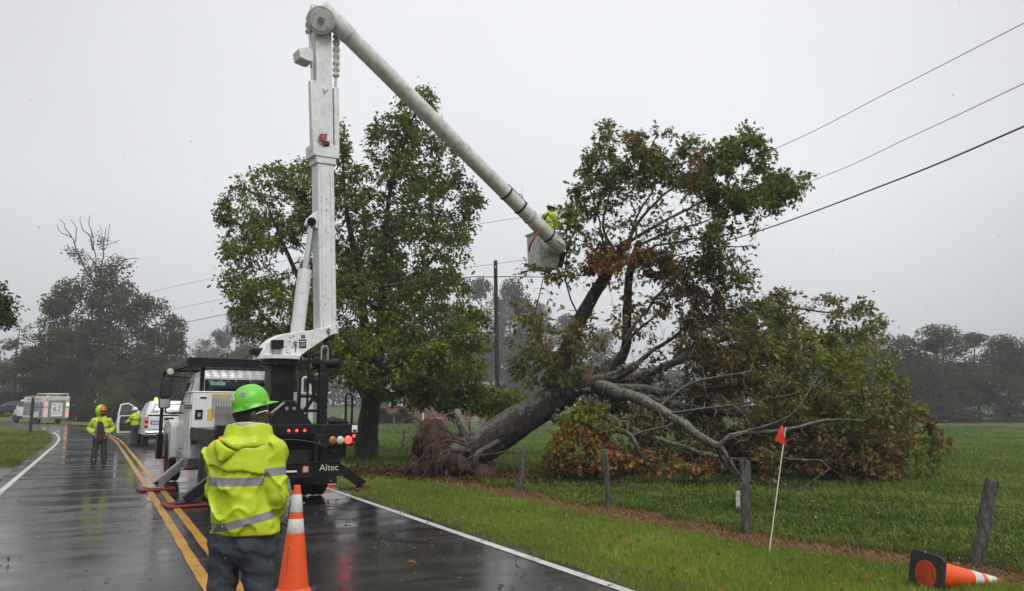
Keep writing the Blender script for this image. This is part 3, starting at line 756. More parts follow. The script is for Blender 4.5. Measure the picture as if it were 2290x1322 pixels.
# fan of long limbs at the top
for a, r0 in (([(1395, 550), (1440, 480), (1500, 425), (1580, 380), (1680, 330)], .07), ([(1400, 545), (1470, 500), (1560, 455), (1650, 420), (1760, 410)], .075), ([(1380, 580), (1350, 500), (1375, 420), (1440, 350), (1470, 300)], .065),
              ([(1360, 600), (1335, 480), (1320, 400), (1345, 340), (1365, 290)], .045), ([(1425, 550), (1490, 520), (1560, 500), (1620, 480)], .06), ([(1405, 560), (1430, 470), (1490, 380), (1530, 330)], .055), ([(1420, 570), (1500, 545), (1580, 530), (1660, 520)], .055),
              ([(1395, 760), (1450, 690), (1520, 610), (1600, 560), (1680, 550)], .07), ([(1300, 720), (1270, 640), (1265, 540), (1300, 440)], .04), ([(1250, 850), (1210, 760), (1200, 680), (1215, 620)], .045)):
    dd = G.r.uniform(-.9, .9); n_ = len(a); G.limb([q_(x, y, T0 + .2 + dd * k / n_) for k, (x, y) in enumerate(a)], r0 * .68, .012, 2, wig=.02)
G.limb([q_(1335, 860, T0 - .3), q_(1400, 885, T0 - 1.0), q_(1478, 918, T0 - 1.5), q_(1550, 968, T0 - 2.0), q_(1612, 998, T0 - 2.3)], .17, .085, 2, seg=.18, wig=.012)
G.limb([q_(1608, 997, T0 - 2.3), q_(1640, 973, T0 - 2.4), q_(1715, 966, T0 - 2.5), q_(1790, 952, T0 - 2.4), q_(1850, 938, T0 - 2.3), q_(1930, 942, T0 - 2.2)], .06, .022, 2, wig=.008)
G.limb([q_(1640, 973, T0 - 2.4), q_(1720, 952, T0 - 2.6), q_(1775, 925, T0 - 2.6), q_(1800, 890, T0 - 2.5), q_(1830, 840, T0 - 2.2)], .05, .014, 2)
G.limb([q_(1612, 998, T0 - 2.3), q_(1635, 1035, T0 - 2.5), q_(1656, 1068, T0 - 2.6)], .055, .035, 2)
G.limb([q_(1600, 995, T0 - 2.2), q_(1625, 1045, T0 - 2.0), q_(1670, 1080, T0 - 1.8)], .04, .02, 2)
G.limb([q_(1240, 935, T0 - .3), q_(1300, 950, T0 - .9), q_(1355, 957, T0 - 1.4), q_(1408, 972, T0 - 1.9), q_(1430, 1012, T0 - 2.1), q_(1466, 1056, T0 - 2.2)], .12, .035, 2, seg=.18)
G.limb([q_(1412, 975, T0 - 1.9), q_(1440, 965, T0 - 2.0), q_(1480, 955, T0 - 2.1)], .035, .012, 2)
G.limb([q_(1470, 915, T0 - 1.5), q_(1540, 860, T0 - 1.6), q_(1610, 842, T0 - 1.7), q_(1660, 835, T0 - 1.7)], .045, .014, 2)
G.limb([q_(1500, 925, T0 - 1.7), q_(1570, 915, T0 - 1.9), q_(1680, 900, T0 - 2.0), q_(1780, 880, T0 - 2.0)], .04, .012, 2)
for a, d0, d1, r0 in (([(1290, 870), (1400, 870), (1520, 875), (1640, 860), (1760, 830), (1880, 820)], .3, 1.5, .15), ([(1330, 855), (1450, 835), (1560, 780), (1680, 740), (1800, 700)], .4, 2.5, .13), ([(1400, 880), (1500, 905), (1640, 925), (1780, 950), (1920, 965), (2030, 985)], .6, 0.2, .13),
                      ([(1300, 900), (1420, 960), (1560, 1010), (1700, 1030), (1860, 1045)], .2, -1.0, .11), ([(1480, 820), (1600, 790), (1740, 800), (1880, 860), (1980, 900)], .8, 2.0, .10), ([(1345, 865), (1440, 800), (1560, 720), (1620, 680)], .3, 2.0, .09),
                      ([(1640, 860), (1760, 890), (1900, 920), (2020, 930)], 1.0, .2, .07), ([(1560, 780), (1660, 720), (1760, 690), (1850, 700), (1935, 700)], 1.8, 3.4, .06), ([(1260, 930), (1275, 985), (1300, 1030), (1310, 1060)], -.5, -1.5, .06),
                      ([(1700, 1030), (1790, 1010), (1850, 1000)], -.8, -1.4, .03), ([(1700, 1000), (1760, 1030), (1830, 1030), (1860, 1050), (1780, 1100)], -2, -2.6, .025), ([(1340, 870), (1410, 760), (1480, 690), (1500, 640)], .5, 1.4, .06)):
    n_ = len(a) - 1; G.limb([q_(x, y, T0 + d0 + (d1 - d0) * k / n_) for k, (x, y) in enumerate(a)], r0, .016, 2, wig=.012)
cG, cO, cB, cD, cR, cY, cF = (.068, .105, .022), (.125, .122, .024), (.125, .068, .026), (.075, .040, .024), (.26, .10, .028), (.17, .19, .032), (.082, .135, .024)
#      x     y    rx  ry   d        dd   n   leaves  colours
FR = [(1360, 330, 34, 45, T0, .6, 14, 16, cG, cB), (1320, 420, 34, 70, T0, .7, 26, 22, cG, cO), (1290, 500, 34, 60, T0, .7, 34, 26, cG, cO), (1300, 590, 40, 60, T0, .7, 30, 20, cG, cB),
      (1460, 320, 56, 40, T0, .9, 44, 26, cG, cB), (1410, 385, 70, 45, T0, 1.1, 44, 22, cG, cD), (1540, 370, 70, 50, T0 + .2, 1.2, 64, 28, cG, cB), (1480, 385, 70, 30, T0 + .3, 1.2, 34, 24, cD, cG), (1600, 420, 70, 55, T0 + .3, 1.3, 78, 30, cF, cB),
      (1665, 345, 52, 42, T0, 1.0, 62, 32, cF, cG), (1690, 430, 70, 50, T0, 1.0, 70, 30, cF, cG), (1755, 415, 40, 28, T0, .7, 32, 30, cF, cF), (1630, 500, 65, 40, T0 + .2, 1.2, 60, 28, cF, cD), (1590, 565, 50, 30, T0, 1., 18, 14, cD, cG),
      (1630, 590, 60, 60, T0 + .6, 1.0, 48, 18, cG, cO), (1690, 545, 14, 12, T0, .3, 6, 18, cG, cG), (1380, 575, 70, 34, T0 - .2, .5, 46, 26, cB, cR), (1470, 590, 50, 30, T0, .5, 30, 22, cB, cD), (1450, 660, 70, 60, T0 + .5, .8, 26, 12, cO, cB),
      (1215, 620, 46, 26, T0 - .2, .6, 28, 24, cD, cB), (1180, 600, 14, 18, T0 - .2, .3, 7, 18, cG, cD), (1200, 690, 50, 50, T0, .9, 32, 18, cO, cB), (1250, 760, 70, 60, T0 - .2, 1.0, 52, 18, cO, cB), (1200, 820, 55, 45, T0 - .3, .9, 40, 20, cO, cG), (1270, 830, 60, 40, T0 - .7, .6, 36, 18, cG, cB), (1340, 770, 70, 70, T0 + .8, 1.0, 44, 16, cO, cB),
      (1555, 680, 80, 50, T0 + 1.2, 1.2, 70, 24, cD, cB), (1460, 740, 90, 60, T0 + 1.2, 1.2, 40, 9, cB, cO), (1610, 760, 100, 60, T0 + 1., 1.6, 100, 26, cD, cO), (1700, 720, 70, 50, T0 + 1.2, 1.4, 74, 28, cO, cG), (1770, 700, 60, 36, T0 + 2, 1., 40, 24, cB, cO), (1840, 690, 36, 22, T0 + 2.6, .7, 16, 18, cB, cO), (1925, 700, 26, 14, T0 + 3.4, .5, 10, 16, cG, cG), (1895, 745, 55, 36, T0 + 2.6, 1, 34, 22, cG, cO),
      (1800, 770, 85, 50, T0 + 1., 1.5, 90, 28, cO, cY), (1720, 820, 110, 60, T0 + .2, 1.6, 120, 28, cO, cB), (1600, 850, 100, 60, T0 + .8, 1.4, 56, 14, cB, cO), (1840, 840, 100, 55, T0 + .4, 1.6, 120, 28, cO, cG), (1930, 830, 60, 50, T0 + .8, 1.2, 66, 28, cO, cY), (1650, 930, 110, 60, T0 + .5, 1.4, 64, 14, cB, cD), (1790, 920, 110, 55, T0 - .2, 1.6, 116, 26, cO, cB),
      (1910, 915, 95, 50, T0 - .2, 1.5, 110, 28, cO, cG), (2010, 940, 70, 50, T0, 1.2, 90, 30, cO, cB), (2060, 985, 46, 45, T0 - .3, .9, 62, 30, cO, cB), (1980, 1010, 80, 50, T0 - .8, 1.1, 84, 28, cB, cO), (1870, 1010, 90, 45, T0 - 1., 1.2, 84, 24, cB, cD), (1930, 1060, 60, 26, T0 - 1.4, .6, 34, 24, cB, cD), (1760, 1015, 90, 40, T0 - .8, 1.1, 60, 18, cD, cB), (1640, 1010, 80, 45, T0 - .2, 1., 36, 10, cD, cB), (1850, 665, 20, 16, T0 + 2.6, .4, 7, 16, cB, cO), (1960, 720, 26, 16, T0 + 3.2, .5, 9, 16, cG, cO), (2085, 950, 22, 20, T0, .5, 10, 20, cO, cB), (1990, 860, 30, 22, T0 + .6, .6, 14, 22, cO, cG), (1760, 660, 26, 20, T0 + 1.6, .5, 9, 16, cB, cO), (2000, 905, 34, 20, T0, .5, 16, 22, cY, cO),
      (1500, 960, 90, 60, T0 + .4, 1.2, 40, 9, cD, cO), (1420, 920, 60, 40, T0 + .2, .8, 24, 10, cO, cD), (1320, 945, 62, 40, T0 - 1.5, .5, 50, 26, cY, cO), (1300, 1000, 70, 40, T0 - 1.6, .5, 60, 26, cO, cR), (1345, 1040, 62, 36, T0 - 1.8, .5, 44, 24, cB, cR), (1250, 1040, 50, 28, T0 - 1.4, .5, 30, 20, cB, cO), (1520, 1050, 62, 22, T0 - 2.2, .4, 36, 26, cO, cR), (1570, 1045, 26, 20, T0 - 2.2, .3, 14, 26, cR, cB), (1440, 1030, 40, 22, T0 - 2.0, .3, 10, 20, cR, cB),
      (1700, 1075, 50, 15, T0 - 2.2, .4, 16, 18, cB, cD), (1720, 1020, 22, 20, T0 - 2.5, .3, 9, 20, cO, cB), (1650, 640, 40, 40, T0 + .8, .8, 22, 16, cG, cD), (1560, 610, 50, 30, T0 + .6, .8, 18, 12, cO, cG)]
FR += [(1470, 470, 110, 75, T0 - .1, .9, 95, 6, cG, cD), (1540, 520, 80, 45, T0, .9, 50, 8, cG, cD), (1340, 470, 50, 90, T0, .7, 40, 10, cG, cO), (1440, 650, 90, 70, T0 + .2, .9, 60, 8, cO, cB), (1560, 610, 70, 40, T0 + .4, .8, 40, 12, cG, cD)]
# dark tangle deep inside, and loose sprays breaking the outline
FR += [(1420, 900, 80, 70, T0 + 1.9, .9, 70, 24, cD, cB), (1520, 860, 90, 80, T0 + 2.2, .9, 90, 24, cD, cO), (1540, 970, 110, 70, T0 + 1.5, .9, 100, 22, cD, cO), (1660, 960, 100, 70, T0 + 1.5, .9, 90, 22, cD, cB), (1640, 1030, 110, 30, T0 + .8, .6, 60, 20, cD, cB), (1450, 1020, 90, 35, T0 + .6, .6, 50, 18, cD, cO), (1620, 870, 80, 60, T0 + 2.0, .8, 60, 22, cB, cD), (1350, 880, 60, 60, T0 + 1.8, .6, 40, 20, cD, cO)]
for k, (x, y) in enumerate(((1700, 690), (1725, 672), (1760, 660), (1800, 668), (1850, 672), (1890, 690), (1935, 688), (1955, 735), (1965, 765), (1995, 800), (2012, 850), (2020, 880), (2050, 905), (2092, 935), (2112, 985), (2096, 1030), (2060, 1060), (2000, 1082), (1930, 1092), (1870, 1088), (1800, 1082), (1300, 425), (1325, 350), (1362, 285), (1400, 310), (1440, 280), (1482, 285), (1530, 320), (1565, 320), (1620, 335), (1665, 300), (1705, 305), (1722, 350), (1740, 385), (1795, 408), (1770, 445), (1735, 470), (1690, 545), (1665, 620), (1660, 650), (1270, 470), (1262, 540), (1165, 600), (1155, 690), (1150, 760), (1148, 820), (1640, 700), (1665, 690))):
    FR.append((x, y, 22, 18, T0 + (1.2 if x > 1690 and y < 760 and y > 600 else (-.3 if y > 900 else .1)), .7, 5, 15, (cG, cO, cB)[k % 3] if y > 600 else (cG, cF, cO)[k % 3], cO if y > 600 else cG))
A, AI = cluster_points(FR, G.r, 1.75); A = A - fb; kp = (vnoise(A[:, 0] * 1.15, A[:, 1] * 1.15, A[:, 2] * 1.15, 77) > np.where(A[:, 0] > 6.2, .46, .42)) | (G.r.random(len(A)) < .12); A, AI = A[kp], AI[kp]
A[:, 2] = np.maximum(A[:, 2], .12)
ends = G.reach(A, rmin=.006, rk=.009, kind=3, rcap=.045)
# snapped stubs and knots along the limbs
for P_, R_0, kd in [p for p in G.paths if p[2] in (0, 2)]:
    for _ in range(int(len(P_) * .10) + 1):
        i = G.r.integers(1, len(P_) - 1); dv = G.r.normal(0, 1, 3); dv /= np.linalg.norm(dv); ln = R_0[i] + G.r.uniform(.08, .42); r0 = R_0[i] * G.r.uniform(.22, .45)
        G.paths.append((np.array([P_[i], P_[i] + dv * ln * .6, P_[i] + (dv + G.r.normal(0, .2, 3)) * ln]), np.array([r0 * 1.3, r0, r0 * .8]), 3))
# bare twigs showing between the leaves
BR = [(1480, 470, 140, 110, T0 - .4, .8, 240), (1500, 800, 170, 120, T0 - .5, 1.2, 260), (1560, 960, 160, 80, T0 - 1.5, .8, 170), (1640, 700, 110, 60, T0, .8, 60), (1760, 900, 150, 90, T0 - 1.4, .7, 70), (1700, 760, 120, 60, T0 - .4, .8, 40), (1340, 640, 100, 120, T0, .8, 40), (1880, 1040, 100, 40, T0 - 1.6, .6, 20), (1880, 700, 70, 30, T0 + 2.8, .6, 14), (1340, 340, 40, 50, T0, .5, 12), (1420, 1000, 120, 60, T0 - 1.2, .8, 40)]
B2, _ = cluster_points(BR, G.r); G.reach(B2 - fb, rmin=.0085, rk=.011, kind=4, bow=.45, jit=.09)
tubes("trunk", [p for p in G.paths if p[2] == 0], [M_BARK], ftree, (56, 14, 6), .15, 5)
for i_, p in enumerate([p for p in G.paths if p[2] == 2]): tubes("limb", [p], [M_BARKP if i_ % 3 else M_BARK], ftree, (14, 10, 6), .22, 9 + i_)
tubes("twigs", [p for p in G.paths if p[2] == 3], [M_BARKP], ftree, (8, 6, 3)); tubes("bare_twigs", [p for p in G.paths if p[2] == 4], [pm("pale_twig_bark", (.20, .185, .165), .7, var=.3, vs=4)], ftree, (8, 6, 4))
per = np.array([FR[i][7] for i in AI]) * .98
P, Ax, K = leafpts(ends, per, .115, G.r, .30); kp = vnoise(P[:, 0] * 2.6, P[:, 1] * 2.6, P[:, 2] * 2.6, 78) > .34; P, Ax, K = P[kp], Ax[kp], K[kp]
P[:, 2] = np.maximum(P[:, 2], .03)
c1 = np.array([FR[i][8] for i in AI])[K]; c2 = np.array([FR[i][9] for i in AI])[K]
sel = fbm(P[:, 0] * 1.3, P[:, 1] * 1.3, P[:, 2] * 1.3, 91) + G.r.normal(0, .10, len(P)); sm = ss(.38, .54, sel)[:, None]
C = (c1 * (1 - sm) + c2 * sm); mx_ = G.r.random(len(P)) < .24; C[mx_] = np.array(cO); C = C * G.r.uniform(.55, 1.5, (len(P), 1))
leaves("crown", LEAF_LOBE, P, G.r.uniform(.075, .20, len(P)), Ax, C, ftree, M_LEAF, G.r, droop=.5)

# root ball: a torn plate of red clay with dangling roots
m, t, b, o = nodes_of("red_clay"); oc = objco(t)
c = mixc(t, mapr(t, noise(t, 3, 7, .7, oc), .35, .65), (.016, .009, .006), (.11, .042, .019))
c = mixc(t, mapr(t, noise(t, 11, 8, .8, oc), .47, .62), c, (.010, .007, .006))
c = mixc(t, mapr(t, noise(t, 1.6, 4, .6, oc), .56, .68, 0, .7), c, (.17, .070, .026))
t.links.new(c, b.inputs['Base Color']); b.inputs['Roughness'].default_value = .8
bp = nn(t, "ShaderNodeBump", {'Strength': 1., 'Distance': .06, 'Height': noise(t, 14, 8, .75, oc)}); t.links.new(bp.outputs[0], b.inputs['Normal'])
M_CLAY = m; M_ROOT = pm("root_bark", (.055, .028, .018), .7, var=.6, vs=7, bump=.6, bs=30)
rc = np.array(q_(1000, 1000, T0 + .1))
def f_root(X):
    w = [X[i] + .55 * (fbm(X[0] * 1.6 + i * 9, X[1] * 1.6, X[2] * 1.6, 40 + i, 3) - .43) for i in range(3)]
    p = lambda x, y, d=T0: q_(x, y, d)
    d = ell(w, p(968, 1000, T0 + .2), (.40, .75, .62))
    d = smin(d, cone(w, p(962, 950, T0 + .2), p(990, 1030, T0 - .1), .10, .50), .15); d = smin(d, cone(w, p(985, 958, T0), p(1020, 1000, T0), .12, .3), .12)
    d = smin(d, cone(w, p(1010, 985), p(1050, 1030), .22, .42), .2)
    d = smin(d, cone(w, p(925, 1045, T0 - .2), p(1060, 1055, T0 - .5), .16, .30), .2)
    d = smin(d, cone(w, p(1030, 1040, T0 - .7), p(1088, 1060, T0 - .9), .20, .15), .15)
    n = fbm(X[0] * 4.5, X[1] * 4.5, X[2] * 2.2, 60, 4); n2 = fbm(X[0] * 13, X[1] * 13, X[2] * 6, 65, 3)
    n3 = fbm(X[0] * 26, X[1] * 26, X[2] * 20, 75, 2)
    return d - .42 * (n - .45) - .22 * (n2 - .45) - .05 * (n3 - .4)
rb = solid("root_ball", f_root, rc + np.array((-1.9, -2.0, -1.2)), rc + np.array((1.9, 1.7, 1.3)), .038, M_CLAY, ftree)
g2 = np.random.default_rng(5); RP = []
cands = np.array([v.co[:] for v in rb.data.vertices]); cands = cands[(cands[:, 1] < rc[1] + .3) & (cands[:, 2] > .1)]
for k in range(260):
    s0 = cands[g2.integers(len(cands))]; dv = s0 - (rc + np.array([.25, .5, .0])); dv /= np.linalg.norm(dv)
    ln = g2.uniform(.15, .6) * (1.6 if k < 40 else 1); pts = [s0 - dv * .08]; d_ = dv + g2.normal(0, .5, 3)
    for j in range(4): d_ = d_ / np.linalg.norm(d_) + g2.normal(0, .35, 3) + np.array([0, 0, -.35]); d_ /= np.linalg.norm(d_); pts.append(pts[-1] + d_ * ln / 4)
    pts = np.array(pts); pts[:, 2] = np.maximum(pts[:, 2], .01); r0 = g2.uniform(.004, .012) * (2.4 if k < 40 else 1); RP.append((pts, np.linspace(r0, r0 * .3, 5), 0))
for a in ([(1045, 1000), (1010, 985), (960, 1000), (930, 1040)], [(1050, 1010), (1000, 1010), (960, 1040), (945, 1065)], [(1040, 990), (995, 960), (975, 945)], [(1060, 1020), (1020, 1040), (1000, 1075)], [(1040, 1000), (985, 1020), (990, 1060)], [(1050, 1005), (1000, 1030), (965, 1062)], [(1075, 1020), (1130, 1010), (1180, 1015)]):
    P_, u = resample([q_(x, y, T0 - .55 - .1 * k) for k, (x, y) in enumerate(a)], .12); P_ += g2.normal(0, .02, P_.shape); RP.append((P_, .038 - .03 * u, 0))
tubes("roots", RP, [M_ROOT], ftree, (8, 7, 4))
# torn soil and litter around the hole
X = g2.normal(0, 1, 26000) ; Y = g2.normal(0, 1, 26000)
cxy = GR(985, 1068); X = cxy.x + .25 + X * 1.35; Y = cxy.y - .1 + Y * .75 - (X - cxy.x) * .55
ok = (road_d(X, Y) > HALF_R + 1.2); X, Y = X[ok], Y[ok]
C = lerpc((.03, .015, .010), (.14, .06, .03), g2.random(len(X)) ** 1.5)
P = np.stack([X, Y, hz(X, Y) + .015 + .03 * g2.random(len(X))], 1)
lo_ = leaves("torn_soil", LEAF_KITE, P, g2.uniform(.04, .12, len(X)), g2.normal(0, 1, (len(X), 3)) * [1, 1, .2], C, None, M_LEAF, g2, droop=.0, upb=1.5)
tag(lo_, "scattered red soil and leaf litter thrown out around the root ball", "soil", kind="stuff")
# fallen leaves lying on the verge
X, Y = fan(2600, 5.5, 30, -30, 42); ok = road_d(X, Y) > HALF_R - 1.5; X, Y = X[ok], Y[ok]
P = np.stack([X, Y, hz(X, Y) + .045], 1); P[road_d(X, Y) < HALF_R, 2] = .02
C = lerpc((.07, .03, .015), (.26, .12, .035), g2.random(len(X)))
lo_ = leaves("fallen_leaves", LEAF_LOBE, P[:900], g2.uniform(.06, .13, 900), g2.normal(0, 1, (900, 3)) * [1, 1, .1], C[:900], None, M_LEAF, g2, droop=0, upb=2.5)
tag(lo_, "brown oak leaves scattered over the verge and road edge", "leaves", kind="stuff")

# ---------------------------------------------------------------- trees further off
def far_tree(seed, h, w, c1, c2, base=.25, blobs=16, per=620, lf=.30, gap=.5, label="", trunk=.22, mat=None):
    r = np.random.default_rng(seed); root = empty("tree", (0, 0, 0))
    g = Grow(seed); g.limb([(0, 0, -.4), (r.normal(0, .1), r.normal(0, .1), h * .3), (r.normal(0, .3), r.normal(0, .3), h * .65), (r.normal(0, .4), r.normal(0, .4), h * .93)], trunk, .04, seg=.8)
    cs = []
    while len(cs) < blobs:
        u = r.uniform(-1, 1, 3); 
        if np.linalg.norm(u) > 1 or (np.linalg.norm(u) < .45 and r.random() < .6): continue
        z = base + (1 - base) * (.5 + .5 * u[2]); taper = 1 - .45 * max(0, u[2])
        cs.append((u[0] * w / 2 * taper, u[1] * w / 2 * taper, z * h))
    cs = np.array(cs); cs[0] = (0, 0, h * .97); g.reach(cs, rmin=.02, seg=1.2, rk=.02, rcap=.12)
    P = []; S = []
    for c in cs:
        rr = w * r.uniform(.14, .23); n = int(per * r.uniform(.7, 1.2)); v = r.normal(0, 1, (n, 3)); v /= np.linalg.norm(v, axis=1)[:, None]
        k_ = r.random(n) ** .38; p = v * rr * k_[:, None] * [1, 1, .75]
        nz_ = vnoise((p[:, 0] + c[0]) * 1.1, (p[:, 1] + c[1]) * 1.1, (p[:, 2] + c[2]) * 1.1, seed); keep = nz_ > .36 * gap + .1
        p = p[keep]; P.append(p + c); S.append(r.normal(0, .12) + .45 + .4 * (nz_[keep] - .5))
    P = np.concatenate(P); f = np.clip(np.concatenate(S) + r.normal(0, .18, len(P)), 0, 1); C = lerpc(c1, c2, f)
    tubes("trunk", g.paths, [M_BARKF], root, (8, 5, 4))
    leaves("crown", LEAF_KITE, P, r.uniform(.6, 1.3, len(P)) * lf, r.normal(0, 1, (len(P), 3)), C, root, M_LEAF, r, droop=.2, upb=.3)
    return root
protos = [far_tree(101, 15, 9.5, (.024, .036, .011), (.07, .09, .022), .08, 30, 620, .34, .5),
          far_tree(102, 15, 8, (.028, .038, .013), (.07, .08, .026), .12, 26, 560, .32, .7),
          far_tree(103, 15, 10, (.034, .040, .015), (.075, .072, .028), .06, 32, 560, .34, .6),
          far_tree(104, 15, 7.5, (.035, .04, .016), (.08, .085, .03), .12, 24, 330, .30, 1.1),
          far_tree(105, 6, 6.5, (.05, .06, .012), (.11, .115, .024), .12, 16, 520, .20, .6, trunk=.1),
          far_tree(106, 3, 4.5, (.016, .024, .009), (.04, .055, .016), .05, 12, 620, .20, .3, trunk=.06)]
used = set()
def put_tree(k, x, ytop, d, wpx, label, group, ybase=None, rot=None):
    if 140 < d < 190: d += 55
    p = protos[k]; o = p if k not in used else copy_tree(p); used.add(k)
    c = PX(x, 900, d); zb = h1(c.x, d) - .1; zt = PX(x, ytop, d).z
    sc = (zt - zb) / {4: 6.4, 5: 3.3}.get(k, 15.6); o.location = (c.x, d, zb)
    hw = wpx * d / FPX / {0: 9.5, 1: 8, 2: 10, 3: 7.5, 4: 6.5, 5: 4.5}[k]
    o.scale = (hw, hw, sc); o.rotation_euler = (0, 0, rng.uniform(0, 6.28)); tag(o, label, "tree" if k < 5 else "bush", group)
    return o
gl = "trees beyond the bend in the road"
put_tree(3, 28, 715, 96, 150, "thin hazy tree at the far left edge beside the dark parked car", gl)
put_tree(0, 130, 632, 101, 175, "dense dark tree behind the white rescue truck", gl)
dead_top = put_tree(2, 222, 600, 104, 230, "tallest background tree with bare dead branches sticking out of its top", gl)
put_tree(1, 305, 655, 100, 175, "tall dark tree to the right of the dead-topped one", gl)
put_tree(2, 372, 705, 102, 150, "rounded tree just behind the white pickup truck", gl)
put_tree(0, 95, 770, 98, 120, "lower dark tree between the thin tree and the rescue truck", gl)
put_tree(1, 172, 740, 97, 120, "slim dark tree rising directly above the rescue truck's tail", gl)
put_tree(0, 335, 790, 96, 130, "low dense tree filling the gap behind the open pickup door", gl)
put_tree(4, 250, 836, 88, 95, "small yellow-green tree at the roadside behind the hooded worker", gl)
for x, yt, d, w, lb in ((20, 880, 100, 130, "dark bush at the left edge beyond the parked car"), (85, 868, 99, 120, "dark bush behind the cab of the rescue truck"), (165, 862, 97, 130, "dark bush behind the tail of the rescue truck"), (205, 872, 93, 100, "dark bush to the left of the small yellow-green tree"), (285, 862, 93, 130, "dark bush to the right of the small yellow-green tree"), (350, 868, 93, 140, "dark bush behind the pickup's amber beacon"), (415, 872, 95, 140, "dark bush behind the bucket truck's tall mirror"), (480, 872, 96, 130, "dark bush behind the bucket truck's rear window"), (245, 880, 95, 120, "dark bush directly behind the small yellow-green tree")):
    put_tree(5, x, yt, d, w, lb, "undergrowth bushes beyond the road")
gm = "hazy trees in the distance behind the oak"
put_tree(3, 440, 760, 150, 90, "pale hazy tree left of the oak, over the truck roof", gm); put_tree(0, 525, 692, 175, 130, "pale hazy tree half hidden by the left side of the oak", gm); put_tree(1, 480, 735, 165, 90, "pale hazy tree between two others left of the oak", gm)
put_tree(4, 545, 775, 120, 110, "bright green low tree above the bucket truck's roof rack", gm)
put_tree(1, 620, 720, 170, 130, "hazy tree behind the lift cylinder of the truck", gm)
for x, yt, d, w, k, lb in ((1010, 690, 165, 120, 0, "hazy grey tree behind the oak's right bough"), (1075, 620, 175, 150, 1, "tall hazy grey tree just left of the utility pole"), (1145, 628, 180, 140, 0, "tall hazy grey tree just right of the utility pole"), (1205, 680, 170, 120, 2, "hazy grey tree behind the fallen oak's left leaves"), (1270, 700, 175, 120, 1, "hazy grey tree behind the fallen oak's leaning trunk"), (1350, 740, 170, 130, 0, "hazy grey tree behind the middle of the fallen oak"), (1100, 760, 150, 130, 2, "lower hazy tree at the foot of the utility pole"), (1180, 790, 150, 120, 0, "lower hazy tree behind the uprooted trunk"), (930, 740, 165, 120, 2, "hazy tree behind the brick house"), (860, 740, 168, 120, 1, "hazy tree showing through the oak above the house")):
    put_tree(k, x, yt, d, w, lb, gm)
gr_ = "tree line at the far end of the pasture"
for x, yt, d, w, k, lb in ((1640, 770, 122, 150, 0, "pasture-edge tree hidden behind the middle of the fallen crown"), (1740, 765, 120, 150, 1, "pasture-edge tree behind the right half of the fallen crown"), (1830, 752, 150, 120, 3, "pale hazy tree just above the fallen crown's right shoulder"), (1900, 742, 150, 120, 1, "pale hazy tree standing behind the browner pasture trees"), (1975, 738, 150, 130, 3, "pale hazy tree peeking over the brownish tree line"), (1935, 755, 112, 190, 2, "brownish round tree, nearest the fallen crown in the tree line"),
                           (2030, 752, 110, 190, 2, "broad brownish tree second from the fallen crown in the tree line"), (2120, 730, 112, 180, 0, "tallest dark tree of the pasture's tree line"), (2190, 742, 114, 160, 1, "dark slender tree right of the tallest in the tree line"), (2255, 752, 110, 160, 0, "dark tree with bare lower trunk near the right edge"), (2330, 748, 112, 170, 2, "dark tree cut off by the right edge of the view"), (2080, 800, 106, 150, 2, "low brownish tree in front of the tallest of the tree line"), (2390, 745, 112, 180, 0, "dark tree just outside the right edge of the view")):
    put_tree(k, x, yt, d, w, lb, gr_)
for x, yt, d, w, lb in ((1900, 905, 108, 150, "low dark bush under the brownish round tree"), (1990, 912, 106, 140, "low dark bush under the broad brownish tree"), (2100, 915, 106, 140, "low dark bush under the tallest pasture tree"), (2165, 918, 106, 110, "low dark bush left of the bare trunks in the tree line"), (2270, 932, 106, 120, "very low bush beneath the bare trunks at the right edge"), (1800, 905, 110, 150, "low dark bush behind the fallen crown's tip")):
    put_tree(5, x, yt, d, w, lb, "bushes along the pasture's tree line")
# bare dead limbs on top of the tallest background tree
r6 = np.random.default_rng(66); n6 = 42000; a6 = np.radians(r6.uniform(-46, 44, n6)); d6 = r6.uniform(225, 245, n6); X6, Y6 = d6 * np.sin(a6), d6 * np.cos(a6)
top6 = 8.5 + 6.5 * fbm(X6 * .09, Y6 * .09, 0 * X6, 5, 4); P6 = np.stack([X6, Y6, base_h(X6, Y6) + top6 * r6.random(n6) ** .8], 1)
lw = leaves("distant_wood", LEAF_KITE, P6, r6.uniform(.8, 1.7, n6), r6.normal(0, 1, (n6, 3)), lerpc((.025, .035, .014), (.06, .07, .028), r6.random(n6)), None, M_LEAF, r6, droop=.2, upb=.3)
tag(lw, "far-off wood closing the view, faded by the rain", "wood", kind="stuff")
g = Grow(77); dd = 104.; ob = Vector(dead_top.location)
def s_(x, y): return PX(x, y, dd)
for a, r0 in (([(225, 900), (222, 760), (218, 640), (212, 560), (206, 520)], .34), ([(215, 640), (190, 600), (168, 552), (160, 530), (135, 520), (128, 502)], .17), ([(160, 530), (150, 515), (142, 498), (132, 492)], .08), ([(166, 545), (172, 525), (168, 505), (158, 492)], .08), ([(208, 560), (202, 530), (184, 512), (180, 484)], .12), ([(206, 530), (203, 510), (198, 495), (200, 482)], .08), ([(220, 640), (230, 580), (234, 530), (238, 510)], .15), ([(232, 560), (240, 545), (245, 500)], .06), ([(225, 640), (250, 610), (282, 582), (312, 578)], .13), ([(240, 548), (255, 542), (268, 536)], .05), ([(210, 590), (203, 580), (197, 570)], .12), ([(232, 545), (228, 520), (223, 505)], .05)):
    g.limb([s_(x, y) for x, y in a], r0, .035, seg=.5, wig=.05)
dl = tubes("dead_branches", g.paths, [M_BARKF], None, (8, 6, 4))
rr = np.random.default_rng(4); A_ = []
